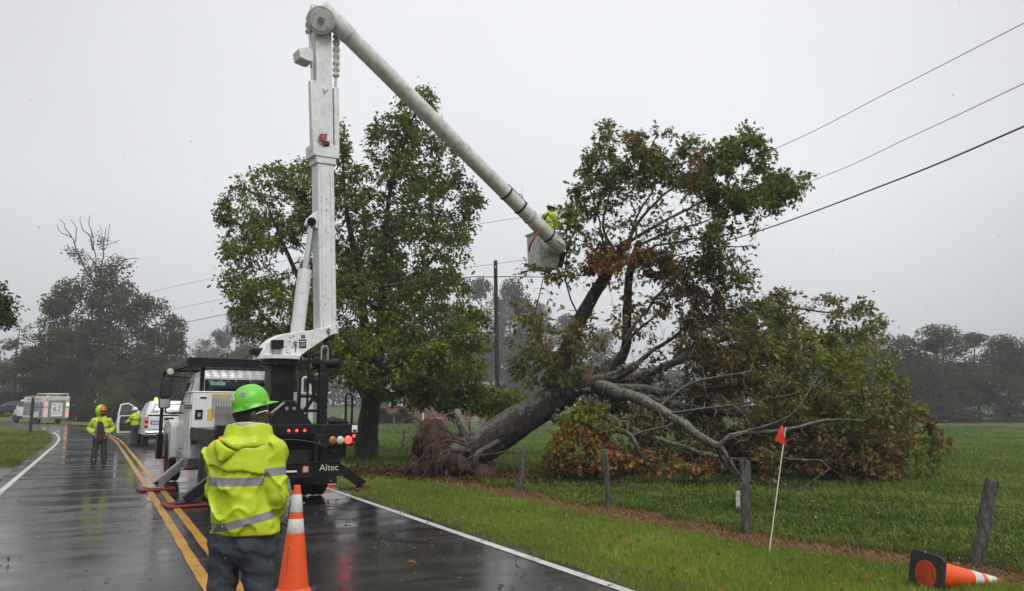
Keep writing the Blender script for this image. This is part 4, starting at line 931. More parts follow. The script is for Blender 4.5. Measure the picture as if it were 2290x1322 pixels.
for x, y, rx, ry, n in ((230, 600, 32, 30, 700), (180, 575, 16, 16, 260), (265, 590, 30, 16, 420), (225, 540, 18, 16, 200), (215, 640, 40, 20, 600), (160, 560, 12, 8, 90)):
    for _ in range(n):
        a = rr.uniform(0, 6.28); q = math.sqrt(rr.random()); A_.append(s_(x + rx * q * math.cos(a), y + ry * q * math.sin(a)) + Vector((0, rr.normal(0, 1.), 0)))
A_ = np.array([a[:] for a in A_]); kp = vnoise(A_[:, 0] * 1.1, A_[:, 1] * 1.1, A_[:, 2] * 1.1, 8) > .42; A_ = A_[kp]
lv = leaves("sparse_leaves", LEAF_KITE, A_, rr.uniform(.2, .4, len(A_)), rr.normal(0, 1, (len(A_), 3)), lerpc((.02, .026, .012), (.05, .055, .022), rr.random(len(A_))), None, M_LEAF, rr)
bpy.context.view_layer.update()
for ob_ in (dl, lv):
    ob_.parent = dead_top; ob_.matrix_parent_inverse = dead_top.matrix_world.inverted()
# a tree whose bough reaches in at the left edge
tb = Vector((-18.6, 21.5, 0)); tb.z = h1(tb.x, tb.y)
nt_ = empty("tree", tb, 0, "roadside tree whose leafy bough pokes in at the left edge", "tree"); g = Grow(88)
bp_ = [PX(-190, 800, 21.5), PX(-160, 700, 21.3), PX(-90, 640, 21), PX(-30, 660, 20.8), PX(28, 700, 20.6)]
g.limb([(0, 0, -.2), tuple(PX(-260, 900, 21.5) - tb), tuple(PX(-240, 700, 21.5) - tb), tuple(PX(-230, 500, 21.5) - tb)], .22, .08)
g.limb([tuple(PX(-250, 800, 21.5) - tb)] + [tuple(p - tb) for p in bp_[1:]], .08, .012)
RG = [(5, 690, 22, 30, 20.7, .3, 16), (-60, 650, 60, 50, 21, .5, 40), (-160, 560, 90, 120, 21.5, 1.2, 90), (-260, 450, 110, 120, 21.5, 1.4, 80), (10, 715, 14, 14, 20.6, .2, 6), (8, 668, 10, 10, 20.6, .2, 5)]
A, AI = cluster_points(RG, g.r); e_ = g.reach(A - np.array(tb[:]))
tubes("trunk", g.paths, [M_BARKD], nt_, (12, 6, 4)); P, Ax, K = leafpts(e_, 24., .16, g.r)
leaves("crown", LEAF_STAR, P, g.r.uniform(.10, .17, len(P)), Ax, lerpc((.02, .04, .01), (.06, .10, .02), g.r.random(len(P))), nt_, M_LEAF, g.r)

# ================================================================ THE BUCKET TRUCK
HEAD = RAD(31); OT = Vector((-4.78, 15.18, 0.014))
U_ = Vector((-math.sin(HEAD), math.cos(HEAD), 0)); R_ = Vector((math.cos(HEAD), math.sin(HEAD), 0))
def TL(p): q = Vector(p) - OT; return Vector((q.dot(R_), q.dot(U_), q.z))
def TLv(v): v = Vector(v); return Vector((v.dot(R_), v.dot(U_), v.z))
M_WH = pm("white_truck_paint", (.70, .71, .72), .26, var=.05, vs=1.5, dirt=(.42, .40, .35), dirtamt=.35, ds=3.2, coat=.35)
M_WHB = pm("weathered_white_boom_paint", (.68, .69, .69), .36, var=.07, vs=2, dirt=(.27, .26, .22), dirtamt=.6, ds=9, bump=.06, bs=60)
M_FIB = pm("grey_fibreglass", (.56, .56, .52), .42, var=.16, vs=6, dirt=(.16, .16, .13), dirtamt=.7, ds=7.5, bump=.08, bs=45)
M_BLK = pm("black_steel", (.006, .006, .007), .36, var=.3, vs=6, dirt=(.03, .03, .03), dirtamt=.5, ds=6, bump=.06, bs=50, spec=.28)
M_RUBB = pm("tyre_rubber", (.018, .018, .018), .62, var=.3, vs=8, bump=.2, bs=60)
M_CHR = pm("wet_chrome", (.62, .63, .65), .12, 1., var=.05)
M_ALU = pm("galvanised_steel", (.34, .345, .35), .38, .7, var=.2, vs=6, dirt=(.10, .09, .08), dirtamt=.5)
M_GLS = pm("dark_window_glass", (.012, .018, .018), .05, var=.2, vs=1.5, spec=.9)
M_RED = pm("red_lamp_lit", (.5, .02, .02), .3, emit=(1, .045, .03), es=2.6); M_REDO = pm("red_lens", (.22, .012, .012), .25, var=.2)
M_AMB = pm("amber_lens", (.42, .16, .02), .3, var=.15); M_LENS = pm("clear_lens", (.55, .53, .42), .25, var=.1)
M_ORG = pm("orange_plastic", (.72, .085, .012), .42, var=.12, vs=5, dirt=(.25, .05, .02), dirtamt=.4)
M_PADR = pm("orange_edged_pad", (.30, .032, .014), .5, var=.3, dirt=(.04, .02, .02), dirtamt=.8)
M_DEC = pm("white_decal", (.75, .74, .70), .4, var=.05); M_DECY = pm("yellow_decal", (.66, .46, .04), .4, var=.1); M_INK = pm("black_print", (.015, .015, .018), .5, var=.1)
M_DECO = pm("orange_decal_stripe", (.50, .10, .03), .4, var=.1); M_BLU = pm("blue_decal", (.05, .10, .32), .4, var=.1); M_HOSE = pm("red_hydraulic_hose", (.24, .02, .018), .4, var=.2)
M_RUST = pm("rust_streak", (.22, .09, .03), .8, var=.5, vs=20); M_GREY = pm("grey_putty_plastic", (.40, .39, .35), .55, var=.12)
truck = empty("bucket_truck", OT, HEAD, "white and black utility bucket truck with raised folding boom parked on the lane", "bucket truck")
def part(mb, name, mat, parent=None, bevel=.012, smooth=True, **k): return mb.build(name, mat, parent or truck, smooth=smooth, bevel=bevel, **k)
# chassis, wheels
part(MB().bx(-.52, -.40, -1.55, 5.3, .70, .95).bx(.40, .52, -1.55, 5.3, .70, .95).bx(-.4, .4, -.1, .1, .5, .72).bx(-.8, .8, -.08, .08, .44, .58).bx(-.8, .8, 4.72, 4.88, .42, .55).bx(-.35, .35, 1.2, 3.4, .55, .8), "chassis", M_BLK)
def wheel(x, y, w, rim, r=.50):
    s = 1 if x > 0 else -1
    wl = MB().lathe([(0, -w * .1), (.10, -w * .1), (.12, -w * .2), (.24, -w * .05), (.27, w * .25), (.30, w * .42)], 28, 'X', (x, y, r), Matrix.Scale(s, 3, (1, 0, 0)) if s < 0 else None).build("wheel", rim, truck, smooth=True)
    ty = MB()
    for sg in (1,):
        ty.lathe([(.295, -w / 2), (r - .05, -w / 2), (r - .008, -w * .40), (r, -w * .25), (r - .012, -w * .05), (r - .012, w * .05), (r, w * .25), (r - .008, w * .40), (r - .05, w / 2), (.295, w / 2), (.27, w * .2), (.27, -w * .2), (.295, -w / 2)], 40, 'X', (x, y, r))
    ty.build("tyre", M_RUBB, wl, smooth=True, ang=50)
    nb = MB()
    for k in range(8):
        a = k * math.pi / 4; p = Vector((x + s * w * .02, y + .17 * math.cos(a), r + .17 * math.sin(a))); nb.tube([p - Vector((s * .05, 0, 0)), p + Vector((s * .05, 0, 0))], .016, 6)
    nb.build("wheel_nut", M_ALU, wl); return wl
M_RIM = pm("white_steel_rim", (.52, .50, .44), .4, var=.15, dirt=(.12, .09, .06), dirtamt=.7, ds=6)
wheel(-1.02, 4.8, .28, M_RIM); wheel(1.02, 4.8, .28, M_RIM)
for s in (-1, 1): wheel(s * 1.02, 0, .25, M_RIM); wheel(s * .72, 0, .25, M_RIM)
# cab
def ring_loft(rows, ch=.12):
    """rows (z, xhalf, y0, y1): rounded-corner rings"""
    mb = MB(); vs = []
    for z, xh, y0, y1 in rows:
        c = min(ch, xh * .3); h = c * .3
        vs += [(-xh + c, y0, z), (xh - c, y0, z), (xh - h, y0 + h, z), (xh, y0 + c, z), (xh, y1 - c, z), (xh - h, y1 - h, z), (xh - c, y1, z), (-xh + c, y1, z), (-xh + h, y1 - h, z), (-xh, y1 - c, z), (-xh, y0 + c, z), (-xh + h, y0 + h, z)]
    n = 12; fs = [tuple(range(n - 1, -1, -1)), tuple((len(rows) - 1) * n + k for k in range(n))]
    for i in range(len(rows) - 1):
        for k in range(n): fs.append((i * n + k, i * n + (k + 1) % n, (i + 1) * n + (k + 1) % n, (i + 1) * n + k))
    return mb.add(vs, fs)
CABR = [(.82, 1.02, 2.05, 4.05), (1.0, 1.06, 2.03, 4.05), (1.72, 1.07, 2.03, 4.02), (1.78, 1.06, 2.04, 3.98), (2.36, .95, 2.10, 3.46), (2.47, .90, 2.16, 3.34), (2.54, .78, 2.30, 3.15)]
cab = part(ring_loft(CABR), "cab", M_WH, bevel=0, ang=28)
def wall_y(z): return float(np.interp(z, [r[0] for r in CABR], [r[2] for r in CABR]))
def wall_x(z): return float(np.interp(z, [r[0] for r in CABR], [r[1] for r in CABR]))
def panel(pts, off, name, mat, parent, bevel=.004): return MB().prism(pts, off).build(name, mat, parent, bevel=bevel)
def rear_panel(x0, x1, z0, z1, out, name, mat, parent, th=.03):
    a = [(x0, wall_y(z0) - out, z0), (x1, wall_y(z0) - out, z0), (x1, wall_y(z1) - out, z1), (x0, wall_y(z1) - out, z1)]
    return panel(a, (0, th, 0), name, mat, parent)
rw = rear_panel(-.84, .84, 1.80, 2.33, .006, "rear_window", M_BLK, cab); rear_panel(-.80, .80, 1.84, 2.30, .010, "pane", M_GLS, rw)
rear_panel(-.74, -.42, 2.20, 2.28, .0135, "window_sticker", pm("pale_green_sticker", (.30, .46, .42), .3, var=.1), rw)
for z0 in (2.36, 2.40, 2.44): rear_panel(-.80, .80, z0 - .006, z0 + .006, .008, "roof_rib", M_WH, cab, .02)
def side_panel(s, y0, y1, z0, z1, out, name, mat, parent, y0t=None, y1t=None):
    a = [(s * (wall_x(z0) + out), y0, z0), (s * (wall_x(z0) + out), y1, z0), (s * (wall_x(z1) + out), y1 if y1t is None else y1t, z1), (s * (wall_x(z1) + out), y0 if y0t is None else y0t, z1)]
    return panel(a, (-s * .03, 0, 0), name, mat, parent)
for s in (-1, 1):
    dr = side_panel(s, 2.62, 3.95, .95, 1.74, .006, "door", M_WH, cab); side_panel(s, 2.66, 2.84, 1.42, 1.5, .02, "handle", M_BLK, dr)
    w_ = side_panel(s, 2.66, 3.86, 1.80, 2.32, .006, "door_window", M_BLK, cab, 2.70, 3.45); side_panel(s, 2.70, 3.80, 1.82, 2.29, .010, "pane", M_GLS, w_, 2.74, 3.43)
    side_panel(s, 2.2, 2.55, 1.20, 1.30, .005, "stripe", M_DECO, cab)
panel([(-.85, 3.99, 1.84), (.85, 3.99, 1.84), (.78, 3.50, 2.34), (-.78, 3.50, 2.34)], (0, -.03, -.02), "windshield", M_GLS, cab)
part(MB().add([(-.95, 4.0, .95), (.95, 4.0, .95), (.95, 4.0, 1.70), (-.95, 4.0, 1.70), (-.86, 5.1, .9), (.86, 5.1, .9), (.86, 5.1, 1.56), (-.86, 5.1, 1.56), (-.72, 5.75, .8), (.72, 5.75, .8), (.72, 5.7, 1.34), (-.72, 5.7, 1.34)],
    [(0, 3, 2, 1), (0, 1, 5, 4), (1, 2, 6, 5), (2, 3, 7, 6), (3, 0, 4, 7), (4, 5, 9, 8), (5, 6, 10, 9), (6, 7, 11, 10), (7, 4, 8, 11), (8, 9, 10, 11)]), "hood", M_WH, bevel=.05)
for s in (-1, 1):
    pr = [(4.8 + .60 * math.cos(a), .54 + .60 * math.sin(a)) for a in np.linspace(0, math.pi, 13)]; po = [(5.62, .62), (5.6, 1.0), (5.40, 1.24), (5.05, 1.42), (4.6, 1.46), (4.2, 1.40), (4.0, 1.30), (3.95, .60)]
    poly = [(s * 1.20, y, z) for y, z in pr[::-1]][::-1] + [(s * 1.20, y, z) for y, z in po[::-1]]
    mb = MB(); A_ = [(s * 1.20, y, z) for y, z in pr]; B_ = [(s * 1.20, float(np.interp(k, np.linspace(0, 12, len(po)), [p[0] for p in po])), float(np.interp(k, np.linspace(0, 12, len(po)), [p[1] for p in po]))) for k in range(13)]
    n = 13; vs = A_ + B_ + [(s * .80, y, z) for _, y, z in A_] + [(s * .85, y, z) for _, y, z in B_]
    fs = []
    for k in range(n - 1): fs += [(k, k + 1, n + k + 1, n + k), (2 * n + k, 3 * n + k, 3 * n + k + 1, 2 * n + k + 1), (k, 2 * n + k, 2 * n + k + 1, k + 1), (n + k, n + k + 1, 3 * n + k + 1, 3 * n + k)]
    fs += [(0, n, 3 * n, 2 * n), (n - 1, 3 * n - 1, 4 * n - 1, 2 * n - 1)]
    part(mb.add(vs, fs), "fender", M_WH, bevel=.02)
part(MB().bx(-1.15, 1.15, 5.62, 5.86, .48, .78), "front_bumper", M_BLK, bevel=.03)
part(MB().bx(-1.10, -.62, 2.2, 3.7, .45, .80).bx(-1.16, -.8, 2.5, 2.9, .40, .45), "fuel_tank", M_ALU, bevel=.05)
# tool boxes behind the cab
tb_ = part(MB().bx(-1.22, 1.22, 1.06, 1.96, 1.32, 2.02).bx(-1.24, 1.24, 1.05, 1.97, 2.02, 2.05), "tool_box", M_WH)
def rp(x0, x1, z0, z1, mat, name, y=1.06, out=.004, parent=None, th=.02): return MB().bx(x0, x1, y - out, y + th, z0, z1).build(name, mat, parent or tb_)
rp(-1.08, -.96, 1.90, 1.985, M_DEC, "warning_decal"); rp(-1.08, -.96, 1.90, 1.935, M_INK, "warning_print", out=.006)
chart = rp(-.86, -.48, 1.52, 2.0, M_GREY, "load_chart"); rp(-.86, -.48, 1.955, 2.0, M_DECY, "chart_heading", out=.006, parent=chart)
for k in range(7): rp(-.83 + .05 * k, -.822 + .05 * k, 1.56, 1.90, M_INK, "chart_line", out=.006, parent=chart)
rp(-.93, -.82, 1.47, 1.70, M_DECY, "caution_decal"); lt = rp(-1.16, -1.02, 1.50, 1.68, M_BLK, "latch", out=.02); rp(-1.12, -1.06, 1.54, 1.62, M_CHR, "latch_handle", out=.035, parent=lt)
rp(-.78, -.25, 1.36, 1.75, M_ALU, "folded_tarp", out=.10); rp(.96, 1.08, 1.88, 1.97, M_DEC, "warning_decal"); rp(.30, .78, 1.40, 1.98, M_WH, "box_door", out=.008); rp(.82, 1.18, 1.40, 1.98, M_WH, "box_door", out=.008)
perf = rp(.02, .36, 1.36, 2.12, M_WH, "perforated_rack_post", out=.03)
for k in range(11):
    for xx in (.31,): MB().lathe([(0, 0), (.014, 0), (.014, .006), (0, .006)], 10, 'Y', (xx, 1.022, 1.42 + .06 * k)).build("hole", M_INK, perf)
sc_ = part(MB().bx(-1.235, -.72, 1.075, 1.94, .72, 1.32), "side_cabinet", M_WH)
for y0, y1 in ((1.12, 1.48), (1.52, 1.90)): MB().bx(-1.243, -1.2, y0, y1, .78, 1.98).build("cabinet_door", M_WH, sc_, bevel=.004)
MB().bx(-1.247, -1.2, 1.1, 1.9, 1.70, 1.725).bx(-1.247, -1.2, 1.1, 1.9, 1.755, 1.78).build("black_stripe", M_INK, sc_); MB().bx(-1.2465, -1.2, 1.1, 1.9, 1.728, 1.752).build("orange_stripe", M_DECO, sc_)
rp(-1.2, -1.1, .82, .98, M_DEC, "decal", y=1.075, parent=sc_); rp(-1.2, -1.1, 1.0, 1.14, M_INK, "decal_frame", y=1.075, parent=sc_); MB().lathe([(0, -.009), (.035, -.009), (.035, 0), (0, 0)], 16, 'Y', (-1.15, 1.073, 1.07)).build("round_decal", M_DECO, sc_)
part(MB().bx(.72, 1.235, 1.075, 1.94, .72, 1.32), "side_cabinet", M_WH)
# deck and tail
part(MB().bx(-1.22, 1.22, -1.64, 1.05, 1.18, 1.30).bx(-1.24, -1.20, -1.6, 1.04, 1.10, 1.34).bx(1.20, 1.24, -1.6, 1.04, 1.10, 1.34).bx(-1.1, 1.1, -1.5, -1.3, .95, 1.18).bx(-.4, .4, -1.5, 1.0, .95, 1.18), "deck", M_BLK)
tail = part(MB().bx(-1.23, 1.23, -1.72, -1.64, 1.24, 1.42), "tail_beam", M_BLK, bevel=.01)
for s in (-1, 1): part(MB().bx(min(s * .46, s * 1.21), max(s * .46, s * 1.21), -1.715, -1.60, 1.03, 1.236), "light_panel", M_BLK, bevel=.008)
part(MB().bx(-.48, .48, -1.5, -1.46, .72, 1.24), "back_panel", pm("black_recess", (.006, .006, .006), .6))
part(MB().bx(-.52, -.44, -1.7, -1.5, .72, 1.24), "tail_upright", M_BLK, bevel=.006); part(MB().bx(.44, .52, -1.7, -1.5, .72, 1.24), "tail_upright", M_BLK, bevel=.006)
bump = part(MB().bx(-.90, .90, -1.78, -1.66, .53, .74).bx(-.92, .92, -1.80, -1.64, .742, .762).bx(-.92, .92, -1.80, -1.64, .50, .527), "rear_bumper", M_BLK, bevel=.006)
M_ALT = pm("tan_lettering", (.50, .46, .36), .4, var=.1)
text("lettering", "Altec", .165, frame((.695, -1.7815, .655), (1, 0, 0), (0, 0, 1)), M_ALT, bump)
rp(.22, .33, .585, .70, M_DECO, "plate_frame", y=-1.78, parent=bump); rp(.24, .31, .60, .685, M_GREY, "plate", y=-1.78, out=.008, parent=bump)
def lamp(x, z, r, mat, name, y=-1.715, parent=None): return MB().lathe([(0, -.022), (r * .7, -.018), (r, -.004), (r * 1.12, 0), (r * 1.12, .02)], 20, 'Y', (x, y, z)).build(name, mat, parent or tail, smooth=True)
for x in (-.03, .11, .25): lamp(x, 1.315, .022, M_RED, "marker_lamp", -1.72)
for s in (-1, 1):
    lamp(s * .77, 1.135, .062, M_AMB, "turn_lamp"); lamp(s * .91, 1.135, .062, M_LENS, "reverse_lamp"); lamp(s * 1.06, 1.135, .064, M_RED, "tail_lamp"); lamp(s * 1.165, 1.205, .025, M_RED, "side_lamp"); lamp(s * 1.165, 1.075, .028, M_REDO, "reflector")
rp(1.12, 1.22, 1.27, 1.40, M_DEC, "tail_decal", y=-1.72, parent=tail); rp(1.135, 1.205, 1.275, 1.32, M_INK, "decal_print", y=-1.72, out=.006, parent=tail)
for s in (-1, 1):
    part(MB().bx(min(s * .60, s * .98), max(s * .60, s * .98), -1.55, -1.25, .62, 1.02).bx(min(s * .98, s * 1.1), max(s * .98, s * 1.1), -1.5, -1.3, .80, 1.02), "outrigger_housing", M_BLK)
    part(MB().bx(min(s * .52, s * 1.18), max(s * .52, s * 1.18), -.78, -.765, .28, .86), "mud_flap", M_RUBB, bevel=.003)
# outriggers and their pads
def outrigger(a, b, mat, w=.17):
    a, b = Vector(a), Vector(b); o = part(MB().beam(a, b, .2, w, (0, 0, 1)), "outrigger", mat, bevel=.012)
    d = (b - a).normalized(); n_ = d.cross(Vector((0, 1, 0))).normalized()
    MB().beam(a - Vector((0, .103, 0)), b - Vector((0, .103, 0)) - d * .12, .012, .03, (0, 0, 1)).beam(a - Vector((0, .103, 0)) + n_ * .06, b - Vector((0, .103, 0)) + n_ * .06 - d * .2, .012, .012, (0, 0, 1)).build("leg_rib", mat, o)
    MB().tube([b + Vector((0, -.14, .06)), b + Vector((0, .14, .06))], .035, 10).build("foot_pin", M_BLK, o)
    MB().bx(b.x - .16, b.x + .16, b.y - .12, b.y + .12, .045, .07).build("foot", mat, o, bevel=.005)
outrigger((-.70, 2.70, .88), (-1.60, 2.70, .10), M_ALU); outrigger((-.45, -.58, .92), (-1.50, -.58, .10), M_BLK); outrigger((.95, .50, .95), (2.16, .50, .12), M_BLK)
part(MB().bx(-.95, -.45, 2.5, 2.9, .62, .95), "outrigger_mount", M_GREY, bevel=.02)
for (x, y), lb in (((-1.60, 2.70), "orange-edged pad under the grey front outrigger on the yellow lines"), ((-1.50, -.58), "orange-edged pad under the black outrigger beside the nearest worker"), ((2.14, .50), "orange-edged pad under the outrigger standing on the grass")):
    w = OT + R_ * x + U_ * y; p = empty("outrigger_pad", (w.x, w.y, h1(w.x, w.y) + .02), HEAD + RAD(6), lb, "outrigger pad", "outrigger pads")
    p.scale = (1, 1, 1) if x < 0 else (.6, .6, .8); MB().bx(-.33, .33, -.27, .27, 0, .035).build("plate", M_BLK, p, bevel=.006); MB().bx(-.335, .335, -.275, -.235, .006, .046).bx(-.335, .335, .235, .275, .006, .046).bx(-.335, -.295, -.234, .234, .006, .046).bx(.295, .335, -.234, .234, .006, .046).build("rim", M_PADR, p, bevel=.006)
ck = GR(735, 1086); chk = empty("wheel_chock", (ck.x, ck.y, .016), HEAD, "orange wheel chock behind the truck's right rear wheel", "wheel chock")
MB().prism([(-.14, -.16, 0), (-.14, .16, 0), (-.14, .16, .17), (-.14, .09, .17)], (.28, 0, 0)).build("wedge", M_ORG, chk, bevel=.012)
# roof rack
rack = part(MB().bx(-1.26, 1.26, 1.58, 1.70, 2.56, 2.76).bx(-1.28, -1.16, 1.70, 5.50, 2.62, 2.76).bx(1.16, 1.28, 1.70, 5.50, 2.62, 2.76).bx(-1.28, 1.28, 5.44, 5.56, 2.62, 2.80).bx(-1.29, -1.21, 5.45, 5.53, .62, 2.62).bx(1.21, 1.29, 5.45, 5.53, .62, 2.62).bx(-1.16, 1.16, 3.2, 3.3, 2.62, 2.72), "roof_rack", M_BLK)
for k in range(13): MB().bx(-1.08 + k * .18 - .03, -1.08 + k * .18 + .03, 1.70, 5.44, 2.66, 2.69).build("rack_slat", M_BLK, rack)
for s in (-1, 1): MB().bx(s * .93 - .04, s * .93 + .04, 1.86, 1.94, 2.05, 2.60).build("rack_post", M_BLK, rack)
for x in (-.55, -.05): MB().tube([(x - .1, 1.64, 2.76), (x - .02, 1.64, 2.84), (x + .05, 1.64, 2.84), (x + .06, 1.64, 2.76)], .012, 6).build("rack_hook", M_BLK, rack)
part(MB().bx(-1.34, -1.22, 5.2, 5.5, .5, 1.1), "front_corner_guard", M_BLK)
# mirrors
for s in (-1, 1):
    mr = part(MB().bx(s * 1.47 - .12, s * 1.47 + .12, 3.06, 3.16, 1.95, 2.38), "mirror", M_BLK, bevel=.04); MB().bx(s * 1.47 - .10, s * 1.47 + .10, 3.052, 3.07, 1.98, 2.35).build("mirror_glass", pm("mirror_dark", (.02, .022, .022), .2), mr)
    m2 = part(MB().bx(s * 1.49 - .12, s * 1.49 + .12, 3.04, 3.15, 1.71, 1.93), "mirror", M_BLK, bevel=.04); MB().bx(s * 1.49 - .10, s * 1.49 + .10, 3.032, 3.05, 1.73, 1.91).build("mirror_glass", M_CHR, m2)
    part(MB().tube([(s * 1.0, 3.5, 1.62), (s * 1.3, 3.2, 1.60), (s * 1.46, 3.1, 1.62), (s * 1.46, 3.1, 1.72)], .02, 7), "mirror_arm", M_BLK, bevel=0); part(MB().tube([(s * .98, 3.4, 2.40), (s * 1.46, 3.1, 2.42), (s * 1.46, 3.1, 2.36)], .016, 7), "mirror_arm", M_BLK, bevel=0)
part(MB().lathe([(0, -.05), (.07, -.05), (.075, 0), (.05, .05), (0, .05)], 14, 'Y', (-1.40, 3.2, 2.52)), "fog_lamp", M_LENS)
# pedestal, tail rack, hoops
part(MB().bx(-.13, .33, -.63, -.17, 1.28, 2.52).lathe([(.34, 2.50), (.36, 2.52), (.36, 2.62), (.30, 2.63)], 24, 'Z', (.10, -.40, 0)).bx(-.35, .55, -.85, .05, 1.28, 1.36), "pedestal", M_BLK, bevel=.015)
tr = part(MB().bx(.54, .70, -1.56, -1.42, 1.42, 2.50), "rack_post", M_BLK)
for a, b_ in (((.34, -1.5, 1.42), (.34, -1.5, 2.72)), ((.22, -1.42, 1.42), (.22, -1.42, 2.64))): MB().tube([a, b_], .022, 8).build("rack_rod", M_BLK, tr)
MB().tube([(.34, -1.5, 2.70), (.36, -1.5, 2.78), (.40, -1.5, 2.70), (.40, -1.5, 2.60)], .016, 6).build("rack_hook", M_BLK, tr)
def bars(L, name, r=.028):
    for a, b_ in L: MB().beam(a, b_, r * 2, r * 2, (0, 1, 0)).build(name, M_BLK, tr)
bars([((.2, -1.48, 1.92), (.6, -1.48, 1.92)), ((.2, -1.48, 1.66), (.6, -1.48, 1.66)), ((.3, -1.48, 2.18), (.6, -1.48, 2.18)), ((.34, -1.48, 2.40), (.46, -1.48, 2.08)), ((.62, -1.48, 2.30), (.46, -1.48, 2.08)), ((.46, -1.48, 2.10), (.46, -1.48, 1.90)), ((.46, -1.48, 1.90), (.30, -1.48, 1.66)), ((.46, -1.48, 1.90), (.64, -1.48, 1.72)), ((.30, -1.48, 2.56), (.66, -1.48, 2.56))], "rack_brace")
pp = MB().tube([(.50, -1.30, 2.50), (.86, -1.72, 2.52)], .085, 14).build("pole_holder", M_BLK, tr, smooth=True); MB().tube([(.865, -1.726, 2.52), (.87, -1.732, 2.52)], .062, 12).build("holder_mouth", pm("black_recess", (0, 0, 0)), pp)
MB().tube([(.60, -1.40, 2.55), (.60, -1.40, 2.82), (.63, -1.40, 2.85), (.70, -1.40, 2.85), (.72, -1.40, 2.80), (.72, -1.40, 2.50)], .018, 7).build("hoop", M_ALU, tr, smooth=True)
part(MB().tube([(1.05, -1.55, 1.42), (1.05, -1.55, 1.93), (1.07, -1.55, 1.97), (1.14, -1.55, 1.97), (1.17, -1.55, 1.93), (1.17, -1.55, 1.42)], .022, 8), "grab_hoop", M_BLK, bevel=0)
part(MB().tube([(.42, 1.10, 2.05), (.42, 1.10, 2.33), (.45, 1.10, 2.37), (.56, 1.10, 2.37), (.59, 1.10, 2.33), (.59, 1.10, 2.05)], .03, 8).tube([(.98, 1.12, 2.05), (.98, 1.12, 2.33), (1.01, 1.12, 2.37), (1.12, 1.12, 2.37), (1.15, 1.12, 2.33), (1.15, 1.12, 2.05)], .03, 8), "grab_rail", M_WH, bevel=0)
gus = part(MB().prism([(-.42, -1.62, 1.42), (-.10, -1.62, 1.80), (.12, -1.62, 1.80), (.42, -1.62, 1.42)], (0, .06, 0)).prism([(-.42, -1.42, 1.42), (-.10, -1.42, 1.80), (.12, -1.42, 1.80), (.42, -1.42, 1.42)], (0, .06, 0)).bx(-.08, .10, -1.62, -1.36, 1.76, 1.84), "boom_rest", M_BLK, bevel=.008)
for x in (-.06, .07): MB().lathe([(0, -.02), (.03, -.02), (.03, 0), (0, 0)], 12, 'Y', (x, -1.622, 1.70)).build("bolt", M_ALU, gus)
part(MB().beam((-.60, -1.66, 1.40), (-.12, -1.66, 1.80), .03, .05, (0, 1, 0)), "rest_strut", M_ALU, bevel=.004)
jk = MB().tube([(.72, -1.55, 1.47), (.80, -1.55, 1.49), (.92, -1.53, 1.475), (1.04, -1.52, 1.455), (1.12, -1.5, 1.445)], [.05, .075, .055, .045, .02], 9).build("work_jacket", pm("black_cloth", (.012, .012, .014), .7, var=.4, bump=.6, bs=18), None, smooth=True)
tag(jk, "crumpled black jacket lying on the truck's rear deck", "jacket"); jk.location = OT; jk.rotation_euler = (0, 0, HEAD)

# ---- the boom, in its own upright plane
PED = OT + R_ * .10 - U_ * .40; BA = Vector((.80, .60, 0)); BN = Vector((.60, -.80, 0))
def BP(x, y, off=0.):
    r = ray(x, y); o = Vector((0, 0, CAMH)); q = PED + BN * off
    return TL(o + r * ((q - o).dot(BN) / r.dot(BN)))
bn, ba = TLv(BN), TLv(BA)
tur = part(MB().prism([BP(x, y, .19) for x, y in ((578, 803), (586, 786), (596, 770), (612, 756), (632, 747), (700, 738), (742, 728), (748, 731), (748, 747), (738, 751), (690, 783), (664, 803))], bn * -.38), "turret", M_WHB, bevel=.012)
c_ = TL(PED); part(MB().lathe([(.42, 2.63), (.43, 2.64), (.43, 2.70), (.36, 2.71)], 28, 'Z', (c_.x, c_.y, 0)), "turret_plate", M_WHB, bevel=0)
def on_face(pts, off, name, mat, parent, th=.012): return MB().prism([BP(x, y, off) for x, y in pts], bn * -th).build(name, mat, parent, bevel=.003)
def rect(x0, x1, y0, y1): return ((x0, y0), (x1, y0), (x1, y1), (x0, y1))
cbx = MB().prism([BP(x, y, .29) for x, y in rect(609, 635, 760, 779)], bn * -.10).build("control_box", M_BLK, tur, bevel=.008); MB().prism([BP(x, y, .26) for x, y in rect(612, 628, 781, 794)], bn * -.07).build("valve_bank", M_ALU, tur, bevel=.006)
on_face(rect(673, 683, 749, 757), .194, "blue_decal", M_BLU, tur); on_face(rect(669, 685, 759, 779), .194, "instruction_plate", M_INK, tur); on_face(rect(671, 683, 763, 765), .197, "print_line", M_DEC, tur); on_face(rect(671, 683, 769, 770), .197, "print_line", M_DEC, tur); on_face(rect(671, 683, 773, 774), .197, "print_line", M_DEC, tur)
for x, y in ((735, 738), (661, 766)):
    MB().tube([BP(x, y, .24), BP(x, y, -.24)], .035, 12).build("pivot_pin", M_CHR, tur, smooth=True); on_face(((x - 2, y + 5), (x + 3, y + 5), (x + 1, y + 24 if x < 700 else y + 14), (x - 1, y + 22 if x < 700 else y + 12)), .1915, "rust_streak", M_RUST, tur, .004)
for x, y in ((649, 755), (656, 752), (648, 764), (640, 776), (654, 777), (642, 789), (648, 790)): MB().tube([BP(x, y, .196), BP(x, y, .185)], .014, 8).build("bolt_hole", M_INK, tur)
part(MB().prism([BP(x, y, .12) for x, y in ((567, 778), (595, 778), (590, 796), (570, 794))], bn * -.24), "hydraulic_motor", M_BLK, bevel=.02)
part(MB().tube([BP(733, 752), BP(730, 775), BP(715, 790), BP(690, 794), BP(672, 790)], .07, 10), "hose_bundle", pm("black_hose", (.012, .012, .013), .5, bump=.7, bs=25), bevel=0)
L0, L1 = BP(727, 749), BP(717, 46)
